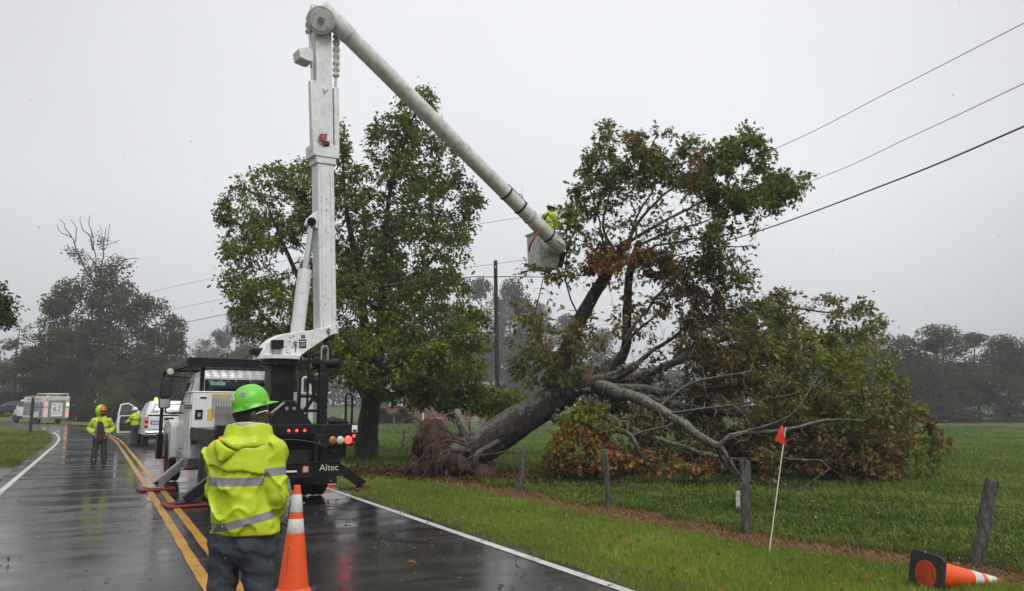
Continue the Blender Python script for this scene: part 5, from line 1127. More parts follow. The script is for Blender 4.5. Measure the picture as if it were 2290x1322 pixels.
lb_ = part(MB().beam(L0, L1, .365, .34, bn, .35, .32), "lower_boom", M_WHB, bevel=.018)
def along(t): return L0 + (L1 - L0) * t
ld = (L1 - L0).normalized(); ls = ld.cross(bn).normalized()
for t0, t1, w_, h_ in ((.546, .585, .56, .42), (.525, .548, .43, .38)): MB().beam(along(t0), along(t1), w_, h_, bn).build("boom_collar", M_WHB, lb_, bevel=.01)
MB().beam(along(.02) + bn * .175 + ls * .10, along(.50) + bn * .175 + ls * .10, .03, .02, bn).build("edge_rib", M_WHB, lb_); MB().beam(along(.02) + bn * .175 - ls * .10, along(.50) + bn * .175 - ls * .10, .03, .02, bn).build("edge_rib", M_WHB, lb_)
for x, y in ((722, 590), (730, 470), (730, 445), (728, 680)): MB().tube([BP(x, y, .172), BP(x, y, .18)], .012, 7).build("rivet", M_INK, lb_)
MB().prism([BP(x, y, .30) for x, y in ((668, 108), (690, 104), (700, 114), (700, 138), (690, 136), (672, 128))], bn * -.34).build("stow_bracket", M_WHB, lb_, bevel=.01)
MB().prism([BP(x, y, .20) for x, y in ((723, 196), (733, 190), (735, 196), (726, 206))], bn * -.05).build("cleat", M_WHB, lb_)
for k, sd in enumerate((.3, -.6, 1.2, .8, -.2)):
    P_ = [BP(718 + 3 * k, 300, .20), BP(714 + 4 * k, 308, .24), BP(722 + 6 * math.sin(k * 2), 316, .26), BP(736 - 3 * k, 318 + k, .25), BP(734 - 2 * k, 328, .20)]
    P_ = [Vector(p) for p in catmull([p[:] for p in P_], 6)]; MB().tube(P_, .014, 6).build("hydraulic_hose", M_HOSE, lb_, smooth=True)
# lift cylinder
lc = part(MB().tube([BP(664, 752), BP(682, 604)], .135, 18), "lift_cylinder", M_WHB, bevel=.01); MB().tube([BP(682, 606), BP(697, 505)], .062, 14).build("piston_rod", M_CHR, lc, smooth=True)
MB().tube([BP(697, 496, .16), BP(697, 496, -.16)], .09, 14).build("rod_eye", M_BLK, lc, smooth=True); MB().prism([BP(x, y, .13) for x, y in ((690, 500), (694, 486), (712, 470), (714, 512), (704, 508))], bn * -.26).build("lug", M_WHB, lc, bevel=.01)
# side cylinders and chains of the elbow
lk = MB().beam((0, 0, -.085), (0, 0, .085), .09, .045, (0, 1, 0)).tube([(0, -.06, -.06), (0, .06, -.06)], .05, 10).tube([(0, -.06, .06), (0, .06, .06)], .05, 10).build("chain_link", M_FIB, truck, smooth=True)
links = [(752, 88), (752, 104), (752, 119), (752, 134), (752, 149), (752, 162), (691, 64), (691, 48), (695, 34), (700, 20)]
for i, (x, y) in enumerate(links):
    o = lk if i == 0 else lk.copy()
    if i: COL.objects.link(o); o.parent = truck
    o.location = BP(x, y, .12); o.rotation_euler = (0, .45 if y < 40 and x < 720 else 0, math.atan2(bn.y, bn.x) + math.pi / 2 + (.9 if i % 2 else .5))
for a, b_, c2, nm in (((703, 338), (699, 182), (692, 72), 0), ((751, 352), (750, 198), (752, 166), 1)):
    cz = part(MB().beam(BP(*a, .10), BP(*b_, .10), .14 if nm == 0 else .115, .15, bn), "elbow_cylinder", M_WHB, bevel=.015); MB().tube([BP(*b_, .10), BP(*c2, .10)], .03, 10).build("piston_rod", M_CHR, cz, smooth=True)
# elbow and upper boom
drum = part(MB().tube([BP(718, 45, .40), BP(718, 45, -.16)], .29, 32), "elbow_drum", M_FIB, bevel=.02)
MB().tube([BP(718, 45, .402), BP(718, 45, .415)], .22, 28).build("cover_plate", M_WHB, drum, bevel=.004); MB().tube([BP(718, 45, .41), BP(718, 45, .45)], .07, 16).build("elbow_pin", M_ALU, drum, bevel=.008)
cdr = BP(718, 45, .418); eu = Vector((0, 0, 1)); ev = bn.cross(eu)
for k in range(10): a = k * math.pi / 5; q = cdr + (eu * math.sin(a) + ev * math.cos(a)) * .18; MB().tube([q, q + bn * .02], .016, 6).build("bolt", M_ALU, drum)
OFF = .27
U0, U1 = BP(716, 16, OFF), BP(1257, 557, OFF)
def al(t): return U0 + (U1 - U0) * t
ub = part(MB().tube([al(0), al(.01), al(.10), al(.101), al(.5), al(.86), al(.861), al(.995), al(1)], [.185, .20, .20, .185, .18, .175, .187, .187, .165], 28), "upper_boom", M_FIB, bevel=0, ang=50)
for t_, rr0 in ((.104, .188), (.30, .184), (.55, .1825), (.66, .1805)): MB().tube([al(t_ - .0012), al(t_ + .0012)], rr0, 28).build("seam_ring", M_GREY, ub)
for t_ in (.735, .80, .935, .845): MB().tube([al(t_ - .003), al(t_ + .003)], .193, 28).build("strap", M_INK if t_ != .845 else M_GREY, ub)
ud = (U1 - U0).normalized(); un = Vector((0, 0, 1)); un = (un - ud * un.dot(ud)).normalized()
MB().tube([al(.725) + un * .22, al(.815) + un * .22], .018, 7).tube([al(.77) + un * .22, al(.78) + un * .30, al(.79) + un * .24], .01, 6).build("hot_stick", M_INK, ub)
MB().beam(al(.955) + bn * .185, al(.99) + bn * .185, .10, .05, bn).build("tip_plate", M_FIB, ub, bevel=.008)
# bucket
bk = PX(1218, 563, 19.35); BZ0, BZ1 = PX(1218, 604, 19.35).z, PX(1218, 524, 19.35).z
bkl = TL(bk); ang = RAD(28) - HEAD
def bring(hx, hy, z, dx=0.): 
    c, s = math.cos(ang), math.sin(ang); return [(bkl.x + c * (x + dx) - s * y, bkl.y + s * (x + dx) + c * y, z) for x, y in ((-hx, -hy), (hx, -hy), (hx, hy), (-hx, hy))]
mb = MB(); rows = [bring(.26, .28, BZ0 - .014, -.04), bring(.29, .30, BZ0 + .02, -.04), bring(.36, .36, BZ1 - .05, .03), bring(.39, .39, BZ1 - .05, .03), bring(.40, .40, BZ1, .03), bring(.345, .345, BZ1, .03), bring(.27, .28, BZ0 + .06, -.03)]
vs = [p for r in rows for p in r]; fs = [(3, 2, 1, 0), tuple(24 + k for k in range(4))]
for i in range(6):
    for k in range(4): fs.append((i * 4 + k, i * 4 + (k + 1) % 4, i * 4 + 4 + (k + 1) % 4, i * 4 + 4 + k))
bkt = part(mb.add(vs, fs), "bucket", M_FIB, bevel=.012)
BUCKET_FLOOR = BZ0 + .06 + OT.z
c, s = math.cos(ang), math.sin(ang)
def bq(x, y, z): return (bkl.x + c * x - s * y, bkl.y + s * x + c * y, z)
MB().add([bq(-.30, -.42, BZ0 + .40), bq(-.08, -.42, BZ0 + .40), bq(-.08, -.31, BZ0 + .40), bq(-.30, -.31, BZ0 + .40), bq(-.26, -.38, BZ0 + .25), bq(-.12, -.38, BZ0 + .25), bq(-.12, -.31, BZ0 + .25), bq(-.26, -.31, BZ0 + .25)], [(0, 1, 2, 3), (4, 7, 6, 5), (0, 4, 5, 1), (1, 5, 6, 2), (2, 6, 7, 3), (3, 7, 4, 0)]).build("step_pocket", M_FIB, bkt, bevel=.012)
MB().box(bq(.14, -.44, BZ0 + .62), (.34, .22, .40), (0, 0, ang), (.85, .8)).build("control_cover", M_FIB, bkt, bevel=.05); MB().box(bq(.30, -.36, BZ0 + .22), (.10, .10, .42), (0, .3, ang)).build("levelling_bracket", M_BLK, bkt, bevel=.015)
MB().tube([Vector(BP(1211, 510, .45)), Vector(BP(1196, 530, .45)), Vector(BP(1185, 550, .35)), Vector(BP(1183, 562, .1))], .025, 8).build("red_hose", M_HOSE, bkt, smooth=True)
MB().tube([BP(1240, 553, .2), BP(1240, 553, -.5)], .14, 14).build("tip_pivot", M_FIB, bkt, bevel=.01)
cs_ = PX(1272, 553, 19.3); saw = empty("chainsaw", cs_ - Vector((.05, 0, .1)), RAD(10), "small red chainsaw hanging off the right side of the raised bucket", "chainsaw")
MB().box((0, 0, .1), (.16, .12, .12), (0, .6, 0)).build("motor", pm("red_plastic", (.45, .05, .02), .4), saw, bevel=.02); MB().box((.17, 0, -.02), (.26, .015, .075), (0, .6, 0)).build("guide_bar", M_ALU, saw, bevel=.005); MB().tube([(-.05, 0, .16), (.0, 0, .22), (.07, 0, .18)], .015, 7).build("handle", M_BLK, saw)

# ================================================================ PEOPLE
def clothmat(name, col, stripe=None, rough=.5, dirt=None, sheen=0., bump=.25):
    m, t, b, o = nodes_of(name); oc = objco(t)
    c = mixc(t, mapr(t, noise(t, 6, 5, .6, oc), .3, .7), [x * .86 for x in col], [min(1, x * 1.08) for x in col])
    if dirt: c = mixc(t, mapr(t, noise(t, 5, 7, .7, oc), .56, .74, 0, .55), c, dirt)
    if stripe:
        s_ = mapr(t, attr(t, 'stripe'), -.0008, .0008); c = mixc(t, s_, c, stripe)
        t.links.new(mapr(t, attr(t, 'stripe'), -.0008, .0008, rough, .3), b.inputs['Roughness'])
    else: b.inputs['Roughness'].default_value = rough
    t.links.new(c, b.inputs['Base Color']); b.inputs['Specular IOR Level'].default_value = .4
    bp = nn(t, "ShaderNodeBump", {'Strength': bump, 'Distance': .01, 'Height': math_(t, 'ADD', noise(t, 26, 5, .6, oc), math_(t, 'MULTIPLY', noise(t, 400, 2, .5, oc), .25))}); t.links.new(bp.outputs[0], b.inputs['Normal'])
    return m
M_HIV = clothmat("hi_vis_rain_jacket", (.47, .58, .018), (.20, .20, .215), .38, dirt=(.34, .36, .03), bump=.2)
M_JEAN = clothmat("wet_denim", (.040, .047, .062), None, .7, dirt=(.075, .078, .085), bump=.5); M_DARKP = clothmat("dark_wet_trousers", (.030, .031, .028), None, .7, bump=.5)
M_TEE = clothmat("dark_grey_shirt", (.03, .031, .035), None, .8); M_LINE = clothmat("pale_hood_lining", (.52, .51, .44), None, .6, dirt=(.32, .29, .18)); M_TAN = clothmat("tan_lining", (.20, .15, .10), None, .7)
M_SKIND = pm("dark_skin", (.055, .028, .018), .42, var=.2, vs=14); M_SKIN = pm("skin", (.30, .15, .10), .45, var=.15, vs=14); M_HAIR = pm("black_hair", (.010, .008, .007), .6, var=.4, vs=60, bump=.8, bs=160); M_BEARD = pm("brown_beard", (.05, .025, .014), .7, var=.4, vs=50, bump=.8, bs=120)
M_BOOT = pm("wet_boot_leather", (.025, .02, .016), .4, var=.3)
def rotz_pts(X, c, yaw, pitch=0.):
    """coordinates in a head frame: y forward, z up"""
    x, y, z = X[0] - c[0], X[1] - c[1], X[2] - c[2]; cy_, sy = math.cos(yaw), math.sin(yaw)
    x1, y1 = cy_ * x + sy * y, -sy * x + cy_ * y; cp, sp = math.cos(pitch), math.sin(pitch)
    return [x1, cp * y1 + sp * z, -sp * y1 + cp * z]
def head_sdf(X, c, yaw, pitch):
    H = rotz_pts(X, c, yaw, pitch)
    d = ell(H, (0, -.008, .03), (.077, .098, .105)); d = smin(d, ell(H, (0, .022, -.045), (.058, .072, .075)), .03)
    d = smin(d, cone(H, (0, .088, .012), (0, .112, -.022), .012, .016), .012)         # nose
    d = smin(d, ell(H, (0, .083, -.058), (.026, .014, .010)), .008)                  # lips
    d = smin(d, cone(H, (-.045, .078, .026), (.045, .078, .026), .014, .014), .018)  # brow
    d = smax(d, -ell(H, (-.031, .097, .006), (.017, .014, .009)), .008); d = smax(d, -ell(H, (.031, .097, .006), (.017, .014, .009)), .008)
    for s in (-1, 1): d = smin(d, ell(H, (s * .080, -.004, -.008), (.010, .022, .034)), .008)
    return d
def hand_sdf(X, w, e):
    """palm and five curled fingers continuing the forearm e->w"""
    w, e = np.array(w, float), np.array(e, float); a = (w - e) / np.linalg.norm(w - e); n = np.array([0, 1., 0]); n = n - a * (n @ a); n /= np.linalg.norm(n); s = np.cross(a, n)
    d = cone(X, w, w + a * .07, .028, .030); d = smin(d, cone(X, w + a * .07 - s * .022, w + a * .07 + s * .022, .017, .017), .015)
    for k, ln in enumerate((.030, .037, .034, .026)):
        b = w + a * .09 + s * (.03 - .02 * k); m_ = b + a * ln; t = m_ + (a * .3 + n * .9) * ln * .8; d = np.minimum(d, np.minimum(cone(X, b - a * .02, m_, .0098, .009), cone(X, m_, t, .009, .0078)))
    b = w + a * .025 + s * .03; m_ = b + (a * .5 + s * .6 + n * .3) * .04; return smin(d, np.minimum(cone(X, b, m_, .012, .010), cone(X, m_, m_ + (a * .8 + n * .4) * .028, .010, .008)), .01)
def helmet(parent, c, yaw, pitch, mat, full=False, s=1.):
    M = Matrix.Translation(c) @ Matrix.Rotation(yaw, 4, 'Z') @ Matrix.Rotation(pitch, 4, 'X'); n = 48; vs = []; rows = 16
    def P(i, k):
        a = 2 * math.pi * k / n; sx, sy = math.sin(a), math.cos(a)        # a=0 faces front
        if i <= 11:
            u = i / 11 * math.pi / 2; r, z = math.sin(u) ** .92, math.cos(u) ** .92
            x, y, zz = .103 * r * sx, .122 * r * sy, .118 * z
            rid = math.exp(-(x / .022) ** 2) * .007 * z + sum(math.exp(-((x - q) / .010) ** 2) for q in (-.048, .048)) * .003 * z * (1 if y < .08 else .3)
            return (x, y, zz + rid)
        ext = (.0, .002, .012 if not full else .032, .012 if not full else .032, .002)[i - 11]; fr = max(0, sy) ** 3 * (.046 if ext > .01 else 0)
        dz = (0, -.022, -.030, -.034, -.026)[i - 11]; x = (.103 + ext) * sx; y = (.122 + ext + fr) * sy
        return (x, y, dz - fr * .22)
    for i in range(rows):
        for k in range(n): vs.append(M @ (Vector(P(i, k)) * s))
    fs = [(i * n + k, i * n + (k + 1) % n, (i + 1) * n + (k + 1) % n, (i + 1) * n + k) for i in range(rows - 1) for k in range(n)]
    h_ = MB().add(vs, fs).build("hard_hat", mat, parent, smooth=True, ang=60)
    for sx in (-1, 1):
        for yy in (-.045, .07): MB().box(M @ Vector((sx * .104 * s * math.sqrt(1 - (yy / .122) ** 2) + sx * .003, yy * s, -.012 * s)), (.012 * s, .034 * s, .026 * s), (M.to_3x3() @ Matrix.Rotation(0, 3, 'Z'))).build("slot_boss", mat, h_, bevel=.003)
    return h_, M
def stripe_band(v, c, w): return w / 2 - np.abs(v - c)
def arm_t(X, a, b):
    a, b = np.array(a, float), np.array(b, float); d = b - a; return ((X[0] - a[0]) * d[0] + (X[1] - a[1]) * d[1] + (X[2] - a[2]) * d[2]) / (d @ d)
def person(label, loc, rz, pose, jac, pants, skin, hatm, h=.02, hood=False, openf=False, sc=1., hair=True, fullbrim=False, wr=1., beard=False, tee=M_TEE, group=None, hatless=False):
    root = empty("person", loc, rz, label, "person", group); root.scale = (sc, sc, sc); p = pose
    SL, SR, EL, ER, WL, WR = p['sl'], p['sr'], p['el'], p['er'], p['wl'], p['wr']; TR = p['torso']; hd = p['head']; yaw, pit = p['yaw'], p['pitch']
    HL, HR, KL, KR, AL, AR = p['hl'], p['hr'], p['kl'], p['kr'], p['al'], p['ar']
    def body(X):
        d = head_sdf(X, hd, yaw, pit); nk = (hd[0] * .6, hd[1] * .6 - .01, 1.44)
        d = smin(d, cone(X, nk, (hd[0], hd[1] - .012, hd[2] - .05), .062, .055), .03)
        d = smin(d, rings(X, [(z, cx, cy_, a * .80, b * .78) for z, cx, cy_, a, b in TR]), .03)
        for S, E, Wr in ((SL, EL, WL), (SR, ER, WR)): d = smin(d, np.minimum(cone(X, S, E, .055, .042), cone(X, E, Wr, .042, .028)), .03); d = smin(d, hand_sdf(X, Wr, E), .012)
        for H_, K_, A_ in ((HL, KL, AL), (HR, KR, AR)): d = smin(d, np.minimum(cone(X, H_, K_, .082, .055), cone(X, K_, A_, .052, .036)), .04); d = smin(d, cone(X, A_, (A_[0], A_[1] + .12, .045), .036, .032), .02)
        return d
    lo = np.array([-.55, -.45, -.02]); hi = np.array([.55, .55, 1.95])
    bd = solid("body", body, lo, hi, h, skin, root)
    hl = rotz_pts
    def f_pants(X):
        d = rings(X, [(.72, .01, 0, .085, .075), (.77, .01, 0, .135, .11), (.82, .01, 0, .170, .132), (.86, .01, .0, .182, .14), (1.0, .01, 0, .178, .135), (1.05, .01, 0, .17, .13)])
        for H_, K_, A_ in ((HL, KL, AL), (HR, KR, AR)): d = smin(d, np.minimum(cone(X, H_, K_, .098, .080), cone(X, K_, (A_[0], A_[1], .07), .084, .078)), .035)
        n = fbm(X[0] * 9, X[1] * 9, X[2] * 13, 3, 3); fold = np.sin(X[2] * 46 + X[0] * 22 + 7 * n) * ss(.75, .25, np.abs(X[2] - .45)) * .0045
        rgp = (1 - np.abs(2 * vnoise(X[0] * 8 + X[2] * 6, X[1] * 8, X[2] * 9 - X[0] * 6, 47) - 1)) ** 4
        return np.maximum(d - .016 * (n - .44) - fold * wr * .7 - .008 * rgp, .06 - X[2])
    solid("trousers", f_pants, np.array([-.35, -.35, .03]), np.array([.35, .4, 1.1]), h, pants, root)
    for A_ in (AL, AR):
        solid("boot", lambda X, A_=A_: np.maximum(smin(smin(cone(X, (A_[0], A_[1], .16), (A_[0], A_[1] - .02, .05), .062, .058), cone(X, (A_[0], A_[1], .055), (A_[0], A_[1] + .15, .04), .055, .044), .03), 9, .01), .003 - X[2]), np.array([A_[0] - .12, A_[1] - .14, -.01]), np.array([A_[0] + .12, A_[1] + .28, .26]), max(h * .8, .012), M_BOOT, root)
    def sleeves(X, g=0.): return np.minimum(np.minimum(cone(X, SL, EL, .092 + g, .078 + g), cone(X, EL, WL, .078 + g, .062 + g)), np.minimum(cone(X, SR, ER, .092 + g, .078 + g), cone(X, ER, WR, .078 + g, .062 + g)))
    def cut(X):
        c1 = -1e9
        for E, Wr in ((EL, WL), (ER, WR)):
            t = arm_t(X, E, Wr); near = cone(X, E, Wr, .13, .12); c1 = np.maximum(c1, np.where(near < 0, (t - .97) * .2, -1e9))
        return c1
    def f_jacket(X):
        tz = rings(X, TR); d = smin(tz, sleeves(X), .014)
        n = fbm(X[0] * 5 + X[2] * 2, X[1] * 5, X[2] * 4 - X[0] * 2, 13, 3); n2 = vnoise(X[0] * 11, X[1] * 11, X[2] * 9, 17)
        fold = np.sin((X[0] * .75 + X[2] * .66) * 38 + 9 * n + 2 * n2) * .006 + np.sin((X[0] * .8 - X[2] * .6) * 31 + 8 * n2) * .0045
        el = np.exp(-((X[2] - 1.15) / .10) ** 2); fold = fold * (.55 + .6 * el)
        rg_ = (1 - np.abs(2 * vnoise(X[0] * 6 + X[2] * 5, X[1] * 5, X[2] * 4 - X[0] * 5, 41) - 1)) ** 7; rg2 = (1 - np.abs(2 * vnoise(X[0] * 7 - X[2] * 6, X[1] * 6, X[2] * 5 + X[0] * 6, 43) - 1)) ** 8
        d = d - wr * (.026 * (n - .44) + fold * .4 + .017 * rg_ + .015 * rg2 - .006)
        if 'flap' in p:
            d2 = np.maximum(tz - .020 - .02 * (n - .4), p['flap'](X)); d = np.minimum(d, d2)
        d = np.maximum(d, cut(X)); d = np.maximum(d, p.get('hem', .86) - X[2]); d = np.maximum(d, -(rings(X, [(1.40, hd[0] * .6, hd[1] * .6, .001, .001), (1.47, hd[0] * .7, hd[1] * .7, .072, .066), (1.80, hd[0], hd[1], .095, .09)])))
        if openf: d = np.maximum(d, -np.maximum(np.maximum(np.abs(X[0] - .035 - .02 * np.sin(X[2] * 9)) - (.050 + .115 * np.clip((1.45 - X[2]) / .5, 0, 1)), -X[1] + .02), X[2] - 1.5)) 
        return d
    def stripe(X):
        tz = rings(X, TR); s = sleeves(X); on_t = tz < s
        b = np.maximum(stripe_band(X[2] + .12 * X[0] * p.get('tilt', 0), p.get('z1', 1.235), .05), stripe_band(X[2], p.get('z2', .955) + p.get('z2s', 0) * np.maximum(0, X[0] + .08), .05))
        q = -1e9
        for S, E, Wr in ((SL, EL, WL), (SR, ER, WR)):
            L1 = np.linalg.norm(np.array(E) - S); L2 = np.linalg.norm(np.array(Wr) - E); nr = np.minimum(cone(X, S, E, .09, .08), cone(X, E, Wr, .08, .06)) < .04
            q = np.maximum(q, np.where(nr, np.maximum(stripe_band(arm_t(X, S, E) * L1, p.get('sa', .55) * L1, .05), stripe_band(arm_t(X, E, Wr) * L2, .74 * L2, .05)), -1e9))
        return np.where(on_t, b, q)
    jk = solid("jacket", f_jacket, np.array([-.52, -.42, .80]), np.array([.52, .46, 1.72]), h, jac, root, {'stripe': stripe})
    if openf:
        solid("shirt", lambda X: rings(X, [(z, cx, cy_, a * .90, b * .88) for z, cx, cy_, a, b in TR]), np.array([-.4, -.35, .84]), np.array([.4, .35, 1.56]), h, tee, root)
        a_ = solid("jacket_lining", lambda X: np.maximum(rings(X, [(z, cx, cy_, a * .955, b * .95) for z, cx, cy_, a, b in TR]), np.maximum(np.maximum(.10 - X[0], X[0] - .165), -X[1])), np.array([-.1, -.1, .88]), np.array([.4, .35, 1.5]), h, M_TAN, root)
    if hood:
        def f_hood(X):
            H = rotz_pts(X, hd, yaw, pit); o_ = ell(H, (0, -.03, .045), (.155, .175, .20)); i_ = ell(H, (0, .0, .03), (.135, .19, .172))
            d = np.maximum(o_, -i_); d = np.maximum(d, H[1] - .06); d = np.maximum(d, -.17 - H[2]); d = smin(d, np.maximum(np.maximum(cone(X, (hd[0] * .6, -.02, 1.45), (hd[0] * .8, -.03, 1.54), .16, .14), -cone(X, (hd[0] * .6, .0, 1.42), (hd[0] * .8, .02, 1.64), .11, .125)), X[2] - 1.57), .03)
            return d
        solid("hood", f_hood, np.array([-.3, -.35, 1.3]), np.array([.3, .3, 2.0]), h * .8, M_HIV_PLAIN, root)
    H0 = Vector(hd); Mh = Matrix.Translation(H0) @ Matrix.Rotation(yaw, 4, 'Z') @ Matrix.Rotation(pit, 4, 'X')
    hat = hM = None
    if not hatless: hat, hM = helmet(root, Mh @ Vector((0, .0, .075)), yaw, pit + p.get('hat_tilt', 0), hatm, fullbrim, p.get('hs', 1.))
    if hair: solid("hair", lambda X: (lambda H: np.maximum(np.maximum(ell(H, (0, -.012, .025), (.084, .103, .108)), H[1] - .035 - .3 * H[2]), -.075 - H[2]))(rotz_pts(X, hd, yaw, pit)), np.array(hd) - .17, np.array(hd) + .17, max(h * .7, .008), M_HAIR, root)
    if beard: solid("beard", lambda X: (lambda H: np.maximum(np.maximum(ell(H, (0, .024, -.055), (.068, .082, .075)), H[2] + .025), -.01 - H[1]))(rotz_pts(X, hd, yaw, pit)), np.array(hd) - .17, np.array(hd) + .17, max(h * .7, .008), M_BEARD, root)
    for s in (-1, 1): MB().lathe([(0, -.011), (.008, -.008), (.011, 0), (.008, .008), (0, .011)], 10, 'Z', Mh @ Vector((s * .031, .083, .006))).build("eye", pm("eye_white", (.5, .48, .45), .2), bd, smooth=True)
    return root, hat, hM, Mh
M_HIV_PLAIN = clothmat("hi_vis_hood_cloth", (.47, .58, .018), None, .38, bump=.2)
M_HATG = pm("lime_hard_hat", (.13, .48, .03), .38, var=.06, vs=3, dirt=(.12, .40, .04), dirtamt=.4, ds=9); M_HATO = pm("orange_hard_hat", (.62, .12, .02), .3, var=.1); M_HATW = pm("white_hard_hat", (.70, .70, .70), .3, var=.06)
LEGS = dict(hl=(-.10, 0, .90), hr=(.10, 0, .90), kl=(-.115, .015, .50), kr=(.115, .015, .50), al=(-.12, -.01, .09), ar=(.125, -.01, .09))
near = dict(LEGS, sl=(-.160, 0, 1.41), sr=(.158, 0, 1.41), el=(-.178, .05, 1.16), er=(.205, -.03, 1.15), wl=(-.13, .19, 1.03), wr=(.175, .10, .99),
            torso=[(.84, .015, .01, .185, .15), (.90, .02, .01, .20, .165), (1.0, .01, .0, .205, .175), (1.2, -.012, .0, .20, .175), (1.33, -.015, .0, .195, .16), (1.43, -.005, .0, .175, .135), (1.49, .005, .005, .145, .11), (1.54, .01, .01, .112, .10), (1.57, .012, .012, .105, .098)],
            head=(.018, .02, 1.640), yaw=RAD(-62), pitch=RAD(9), hem=.918, hat_tilt=RAD(7), hs=.94, z1=1.238, z2=.968, z2s=.25, tilt=0, sa=.50,
            flap=lambda X: np.maximum(np.maximum((1.345 - .16 * (X[0] + .26) + .10 * np.maximum(0, X[0] - .06)) - X[2] + .008 * np.sin(X[0] * 30), X[2] - 1.52), X[1] - .05))
NW = Vector((-1.665, 4.9, .014))
nw, nhat, nM, nMh = person("worker seen from behind in lime green hard hat and yellow rain jacket", NW, 0, near, M_HIV, M_JEAN, M_SKIND, M_HATG, h=.009, wr=1.1)
# hood hanging on the back, collar and its pale lining
def f_hang(X):
    n = fbm(X[0] * 7, X[1] * 7, X[2] * 7, 29, 3); n2 = vnoise(X[0] * 16 + X[2] * 9, X[1] * 9, X[2] * 11, 31)
    X = [X[0], X[1], X[2] + .035]; d = cone(X, (-.10, -.130, 1.475), (.085, -.115, 1.50), .040, .030); d = smin(d, cone(X, (-.045, -.14, 1.48), (-.085, -.185, 1.41), .058, .020), .04); d = smin(d, cone(X, (-.12, -.125, 1.50), (-.085, -.165, 1.43), .032, .018), .02)
    col_ = np.maximum(np.abs(np.sqrt(((X[0] - .012) / 1.12) ** 2 + (X[1] + .005) ** 2) - .118 - .25 * (1.56 - X[2])) - .012, np.maximum(1.49 - X[2], X[2] - 1.615 + .20 * (X[1] + .05) + .25 * np.maximum(0, .09 - np.abs(X[0] - .02)) * (X[1] < 0)))
    d = smin(d, col_, .02); gr = np.abs(X[2] - 1.468 + .55 * (X[0] + .02)) - .006
    d = smax(d, -np.maximum(gr, -X[1] - .235), .012)
    return d - .018 * (n - .44) - .012 * (n2 - .5)
solid("hood", f_hang, np.array([-.26, -.30, 1.34]), np.array([.26, .2, 1.66]), .0075, M_HIV_PLAIN, nw)
solid("collar_lining", lambda X: np.maximum(np.abs(np.sqrt(((X[0] - .015) / 1.05) ** 2 + (X[1] - .0) ** 2) - .098 + .10 * (1.58 - X[2])) - .010, np.maximum(1.44 - X[2], X[2] - 1.588 + .12 * (X[1] + .05))) - .008 * (vnoise(X[0] * 20, X[1] * 20, X[2] * 14, 3) - .5), np.array([-.2, -.2, 1.42]), np.array([.22, .2, 1.68]), .0075, M_LINE, nw)
def hat_sticker(az, el_, r, mats):
    a, e_ = RAD(az), RAD(el_); q = Vector((.103 * math.sin(a) * math.cos(e_), .122 * math.cos(a) * math.cos(e_), .118 * math.sin(e_)))
    nrm = Vector((q.x / .103 ** 2, q.y / .122 ** 2, q.z / .118 ** 2)).normalized(); p = nM @ ((q + nrm * .0045) * .94); nw_ = nM.to_3x3() @ nrm; R = nw_.to_track_quat('Z', 'Y').to_matrix()
    st = MB().lathe([(0, .0015), (r, .0), (r, -.006), (0, -.006)], 20, 'Z', p, R).build("sticker", mats[0], nhat)
    MB().lathe([(0, .0025), (r * .8, .001), (r * .8, -.004), (0, -.004)], 20, 'Z', p, R).build("sticker_print", mats[1], st)
    if len(mats) > 2: MB().box(p + nw_ * .0025, (r * 1.1, r * .3, .002), R).box(p + nw_ * .0027, (r * .3, r * 1.1, .002), R).build("sticker_cross", mats[2], st)
hat_sticker(170, 26, .021, [M_DEC, pm("maroon_print", (.10, .012, .016), .4), M_DEC]); hat_sticker(118, 38, .021, [pm("pale_blue_print", (.30, .42, .55), .3), pm("slate_print", (.16, .22, .30), .35, var=.6, vs=40)])
MB().tube([nMh @ Vector((-.079, -.02, -.01)), nMh @ Vector((-.081, .03, .012)), nMh @ Vector((-.078, .08, .018))], .0028, 6).build("glasses_arm", M_DEC, nw); MB().tube([nMh @ Vector((.079, -.02, -.012)), nMh @ Vector((.082, .03, .008)), nMh @ Vector((.078, .085, .014))], .003, 6).build("glasses_arm", M_DEC, nw)
# hooded worker further down the road
TOR = [(.84, 0, .0, .215, .155), (.92, 0, 0, .225, .165), (1.1, 0, 0, .225, .17), (1.3, 0, 0, .225, .165), (1.42, 0, 0, .205, .14), (1.50, 0, 0, .15, .11), (1.56, 0, .005, .11, .10)]
hood_p = dict(LEGS, sl=(-.20, 0, 1.43), sr=(.20, 0, 1.43), el=(-.335, -.06, 1.17), er=(.335, -.06, 1.17), wl=(-.20, .15, 1.03), wr=(.205, .155, 1.03), torso=TOR, head=(.0, .03, 1.69), yaw=RAD(52), pitch=RAD(10), hem=.87, z1=1.22, z2=.93)
hood_p['kl'] = (-.13, .02, .5); hood_p['al'] = (-.15, 0, .09); hood_p['ar'] = (.14, .03, .09)
FW = GR(219, 1046); FW.z = .014
fw, fh, fM, fMh = person("worker with yellow hood over an orange hard hat standing on the wet road", FW, RAD(205), hood_p, M_HIV, M_DARKP, M_SKIN, M_HATO, h=.017, sc=.955, hood=True, openf=True, hair=False, beard=True)
MB().box(fMh @ Vector((0, .098, .012)), (.13, .02, .03), fMh.to_3x3()).build("sunglasses", M_INK, fw, bevel=.006)
